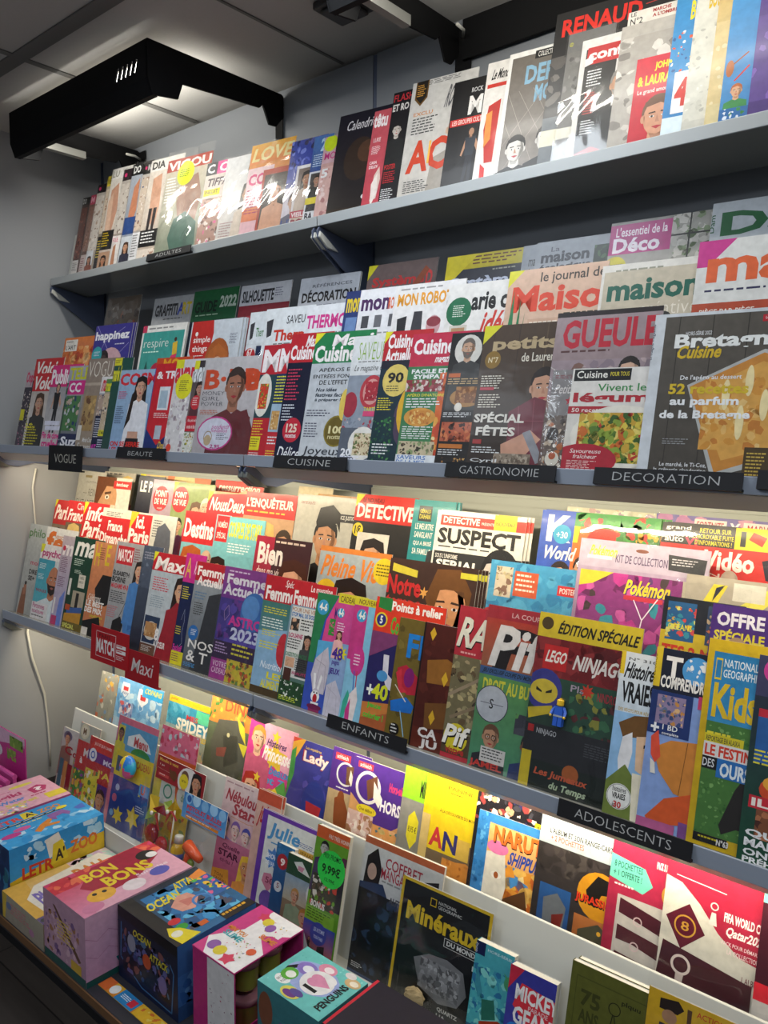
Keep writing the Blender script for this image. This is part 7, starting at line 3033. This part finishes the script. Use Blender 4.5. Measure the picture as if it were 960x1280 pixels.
G('film_case', 'D1', 1.5450, 0.0368, 0.109, 0.1962, 0.0130, '''r 0 0 100 100 a89878 6a4a34
r 0 0 100 24 24482c
p d8dcd0 16 8 36 4 50 12 60 18 30 16
p c88a9a 28 10 44 10 40 16 28 15
r 0 24 100 30 8aa0b0 b8ac90
f 30 46 9 c89878 b8884a 8a9a7a
f 58 66 11 c8987a b07a3a 8a6a5a
e 82 36 26 d8d8d4
e 82 36 17 2a3a3a
b 68 31 26 7 e8e8e4 19,99
r 0 82 100 18 4a3020''', 'green-topped plastic film case with two farm children and 19,99 ring', 'film case', full=0.128, wrap='film')
G('film_case', 'D1', 1.6366, 0.0496, 0.099, 0.2951, 0.0130, '''r 0 0 100 100 6aa02a 5a9024
r 0 0 100 9 d8602c
t 30 3 62.7 4 f0e0d0 PAS TRÈS HONNÊTES
f 24 16 9 b8b4a8 1c1818 4a3a5a
f 74 24 9 b88a6a 5a2a44 24242a h
n 6 36 60 24 20 10 3a3a2a c8402c d8d0c0 5a4a3a 6aa02a
e 46 29 33 2fd44c
t 24 18 42 4 14381a PRIX PROMO
b 24 26 44 8 14381a 9,99€
t 34 36 24 3 14381a 12,99€
b 10 56 34 5 e8e4dc BONUS
r 0 62 70 10 7aac34
q 4 63 60 8 3 3a5a1a
r 0 72 76 28 2a4aa0 b8602c
e 38 79 20 3a4a9a
t 26 75 26 3 c8d0e8 LEX AUTOMNE
t 28 80 22 3 c8d0e8 TOUS À TABLE
p 2a2428 40 88 56 86 58 97 38 98
y 18 98 14 b88a6a 222 2a2428 222
t 10 96.4 50 3 d8c8b0 FAR WEST''', 'orange and green plastic film case with round green PRIX PROMO sticker', 'film case', full=0.125, wrap='film')
G('film_box_set', 'D1', 1.7479, 0.0105, 0.215, 0.3001, 0.0080, '''r 0 0 100 100 12141a 14161c
r 0 0 100 5 b8603c
r 0 5 100 34 d0d0cc c0c0c0
t 30 10 46 8 a82438 COFFRET
t 26 18 32.5 8 a82438 MANGAS
q 28 27 44 3 1 888
p 1a1618 6 14 18 6 26 20 24 36 4 38
e 14 24 6 6 b89888
p 1a1618 78 16 96 12 98 30 80 30
e 88 28 7 5 c0a090
p 2a3a5a 0 34 30 30 46 48 40 100 0 100
n 0 38 60 60 24 10 12141a 1c2434 2a3a54 0c0e12
b 40 36 18.5 5 4a4a54 ALITA
q 4 92 16 4 2 c8c8c8''', 'dark manga film box set with red capitals on a white panel', 'film box set', wrap='film')
G('magazine', 'D1', 1.8682, 0.0170, 0.225, 0.2543, 0.0040, '''r 0 0 100 100 15171a 191b1e
r 0 0 100 2.4 d8b424
r 0 0 3 100 d8b424
r 97 0 3 100 d8b424
r 0 98.6 100 1.4 d8b424
r 34 8 .8 6.6 d8b424
r 40 8 .8 6.6 d8b424
r 34 8 6.8 .8 d8b424
r 34 13.8 6.8 .8 d8b424
t 43 8.4 20 2.6 c8c8c4 NATIONAL
t 43 12 26 2.6 c8c8c4 GEOGRAPHIC
b 9 18 82 15 e0bc24 Minéraux
r 54 34 40 7 d8d8d4
r 54.6 34.4 38.8 6.2 121416
b 57 35.4 34 4 e4e4e0 DU MONDE
b 86 45 8 4 e4e4e0 10
p 7a7a7c 24 60 40 52 60 50 78 54 84 70 76 82 56 86 34 80
n 32 56 44 24 60 5 8a8a8c 9a9a9c 6a6a6c b0b0b2 5c5c5e
b 56 88 22 3.6 b8b8b4 QUARTZ
b 56 93 10 3.6 b8b8b4 UA''', 'black minerals magazine in yellow frame with grey rock, in clear bag', 'magazine', wrap='bag', gift=[('rock', 34, 87, 0.026)])
G('comic_book', 'D1', 2.0789, 0.0213, 0.085, 0.2075, 0.0180, '''r 0 0 100 100 4aa8b0 2a7a9a
r 0 0 16 12 14204a
v 4 2 9 6 c8d0e0 disney
t 20 3 40 3 c8e0e4 HORS-SÉRIE
b 70 12 30 7 c83440 MICKEY
b 68 19 16 8 c83440 GÉANT
n 0 20 70 60 40 12 4aa8b0 6ac0c0 3a90a8 2a709a 80d0c8
p 3a8a9a 6 22 12 30 20 44 14 50 6 40
e 62 26 10 7 4a9a6a
p 4a9a6a 50 18 62 22 74 16 66 26 58 26
p 2a6a5a 20 50 40 46 46 62 24 68
p a8341c 20 70 50 62 80 66 96 80 70 100 30 100
n 0 76 30 24 20 8 2a5a7a 1f4a70 3a7a8a''', 'thick turquoise comics pocket book with sea monsters and dark blue corner tag', 'comic book', full=0.133)
G('comic_book', 'D1', 2.1681, 0.0366, 0.095, 0.2042, 0.0200, '''r 0 0 100 100 3a3a94 44449c
p c82c44 0 0 22 0 0 22
p d83440 10 34 20 12 80 16 94 32 90 48 40 50
b 12 14 66 14 f0ece8 MICKEY
t 34 29 30 4 e8c8c8 PARADE
b 12 33 72.1 16 f0ece8 GEANT
e 18 58 15 2a7ac8
q 10 54 16 8 3 e8f0f8
p a83a30 14 100 24 74 50 62 90 66 100 72 100 100
e 44 78 4 d8b04a
e 58 72 4 d8b04a
p d87a80 50 100 60 84 100 74 100 100
p e8e0c0 62 88 66 96 68 86 74 94 76 83 84 91 84 80 92 88 92 78 98 86 100 76 60 84''', 'thick blue comics pocket book with toothy red sea beast', 'comic book', full=0.133)
G('book', 'D1', 2.2823, 0.0292, 0.140, 0.2563, 0.0130, '''r 0 0 100 100 5a5c24 54561f
r 6 8 88 .8 484a1c
r 6 8 .8 92 484a1c
b 12 16 20 11 3c3e18 75
b 12 29 20 9 3c3e18 ANS
t 52 12 18 4 1c1c12 plquu
a 46 20 6 .8 1c1c12
w 1c1c12 .9 45 24 42 40 34 48
w 1c1c12 .9 46 24 52 40 70 30
a 74 26 6 .8 1c1c12
w 1c1c12 .9 72 30 66 52
a 30 52 7 .8 1c1c12''', 'olive green embossed book reading 75 ANS with black line figures, pale page edges', 'book', full=0.185, stack=1)
G('magazine', 'D1', 2.4235, 0.0371, 0.250, 0.2727, 0.0040, '''r 0 0 100 100 dcae22 d8a420
t 32 3 18 3.4 c83a24 ACTION
e 54 5.6 1.2 f0e0a0
t 57 4.6 40 3.4 c83a24 BANDES DESSINÉES
e 68 48 66 38 3a90c8
b 26 15 66 16 eceef0 playmobil
p 2a1c18 8 4 20 2 24 6 20 10 8 10
e 15 13 5 4 b88a68
p 3a3440 9 18 22 18 20 34 8 34
p 2a2630 9 34 14 34 12 46 7 46
p 2a2630 16 34 21 34 22 46 17 46
p 5a3a20 26 4 29 4 29 20 27 26''', 'bagged yellow and blue toy magazine with pirate figure and big white letters', 'magazine', wrap='bag')

# ------------------------------------------------------------------ toy packs hanging on the bottom display


def toy_pack(X, off, w, hc, h, card, label, seed, toys, bw):
    """clear bag under a printed header card; toys inside"""
    y0, z0 = ROWS['D1']
    n = Vector((0, -math.cos(LEAN), math.sin(LEAN)))
    root = empty('toy_pack')
    root.matrix_world = Matrix.Translation(Vector((X, y0, z0)) + n * off) @ Matrix.Rotation(-LEAN, 4, 'X')
    tag(root, label, 'toy', 'toy packs on the bottom display')
    V, F, Cc = [], [], []
    a = Art(w, hc, seed).run(card)
    box_geo(V, F, Cc, 0, w, -.002, 0, h - hc, h, 'ccc')
    a.into(V, F, Cc, lambda x, y, z: (x, -.00205 - z, y + h - hc))
    link('header_card', ink_mesh('header_card', V, F, Cc), M_CARD, root)
    f = film_sheet(0, bw, 0, h - hc + .004, -.036, .006, seed)
    f.build('plastic_bag', M_BAG, root, smooth=True)
    toys(root, w, h - hc)


def pinwheel(root, w, h):
    cols = ['b02030', 'd8b82a', '8aa03a', 'c83a2a']
    for k, (x, z, s) in enumerate(((.05, h * .58, .042), (.12, h * .70, .030))):
        m = MB()
        for i in range(4):
            a = PI / 2 * i + .5 * k
            c, sn = math.cos(a), math.sin(a)
            P = [(0, -.006, 0), (s * c, -.004, s * sn), (s * c - s * .8 * sn, -.014, s * sn + s * .8 * c), (-.3 * s * sn, -.022, .3 * s * c)]
            m.add([(px + x, py - .008, pz + z) for px, py, pz in P], [(0, 1, 2, 3)], i if k == 0 else (i + 1) % 4)
        b = m.build('pinwheel', [toy(c, .2) for c in cols], root)
        md = b.modifiers.new('thick', 'SOLIDIFY'); md.thickness = .0012
        m = MB(); m.ball((x, -.032, z), .006, .004, .006); m.build('hub', toy('e8e4e0'), b, smooth=True)
        m = MB(); m.tube([(x, -.006, z), (x + .004, -.006, .008)], .0025, 8); m.build('stick', toy('e0dcd0'), b, smooth=True)


def red_balls(root, w, h):
    pinwheel(root, w, h)
    for k, (x, z, r) in enumerate(((.045, .055, .028), (.098, .040, .024))):
        m = MB(); m.ball((x, -.018, z), r, r * .55, r, 0, 18, 12)
        m.build('toy_ball', toy(['8a1420', 'a8242c'][k], .2), root, smooth=True)


def bubbles(root, w, h):
    m = MB()
    m.lathe((.034, -.024, .004), [(.017, 0), (.018, .004), (.018, .06), (.012, .072), (.010, .074)], 18)
    b = m.build('bubble_bottle', toy('c8a02a', .2), root, smooth=True)
    m = MB(); m.lathe((.034, -.024, .078), [(.012, 0), (.012, .018), (.010, .02)], 14); m.build('cap', toy('c8c8c0'), b, smooth=True)
    m = MB(); m.lathe((.034, -.024, .018), [(.0184, 0), (.0184, .034)], 18); m.build('label_band', toy('3a4a90'), b, smooth=True)
    m = MB()
    m.tube([(.07, -.022, .085), (.10, -.024, .075), (.135, -.024, .066)], [.016, .015, .010], 12)
    m.tube([(.085, -.022, .075), (.08, -.022, .045), (.074, -.022, .015)], [.011, .011, .012], 12)
    b = m.build('bubble_gun', toy('e0582a', .25), root, smooth=True)
    m = MB(); m.ball((.10, -.026, .045), .012, .008, .012); m.build('trigger', toy('7a9a3a'), b, smooth=True)


toy_pack(.945, .022, .225, .066, .268, '''r 0 0 100 100 8a1c22 9a2226
t 4 8 40 14 e0b84a Moulin à vent
t 6 32 10 10 f0e0d8 1 pc
w d8a8a0 .3 2 54 40 58
e 68 62 22 60 dcd8d4
f 60 56 7 c89070 6a4a3a 3a7aa8
e 59 64 9 e0cc2a
t 54 58 10 9 5a4a1a 3€50
f 84 52 7.5 c8906e 1a1412 b83a4a l
p 6a3a1a 26 30 32 44 40 40 46 60 40 84 30 70
r 6 72 22 12 c84a44
q 8 74 16 8 1 f0d8d0''', 'toy pinwheels in clear bag under dark red header card with two children', 11, red_balls, .145)
toy_pack(1.095, .026, .19, .068, .205, '''r 0 0 100 100 3a80c0 5aa0d8
e 12 20 8 8ac0e8
e 30 14 9 a8d4f0
e 50 22 8 7ab4e0
e 70 16 9 9accf0
e 90 24 8 8ac0e8
e 13 20 5 2a60a8
b 10 44 80 18 c8343a PISTOLET BULLES
i 10 66 82 14 c8343a MÉCANIQUE LUMINEUX
r 10 84 76 12 d8842a
q 12 86 70 8 1 f4e0c8''', 'bubble gun toy in clear bag under blue bubble header card', 12, bubbles, .19)
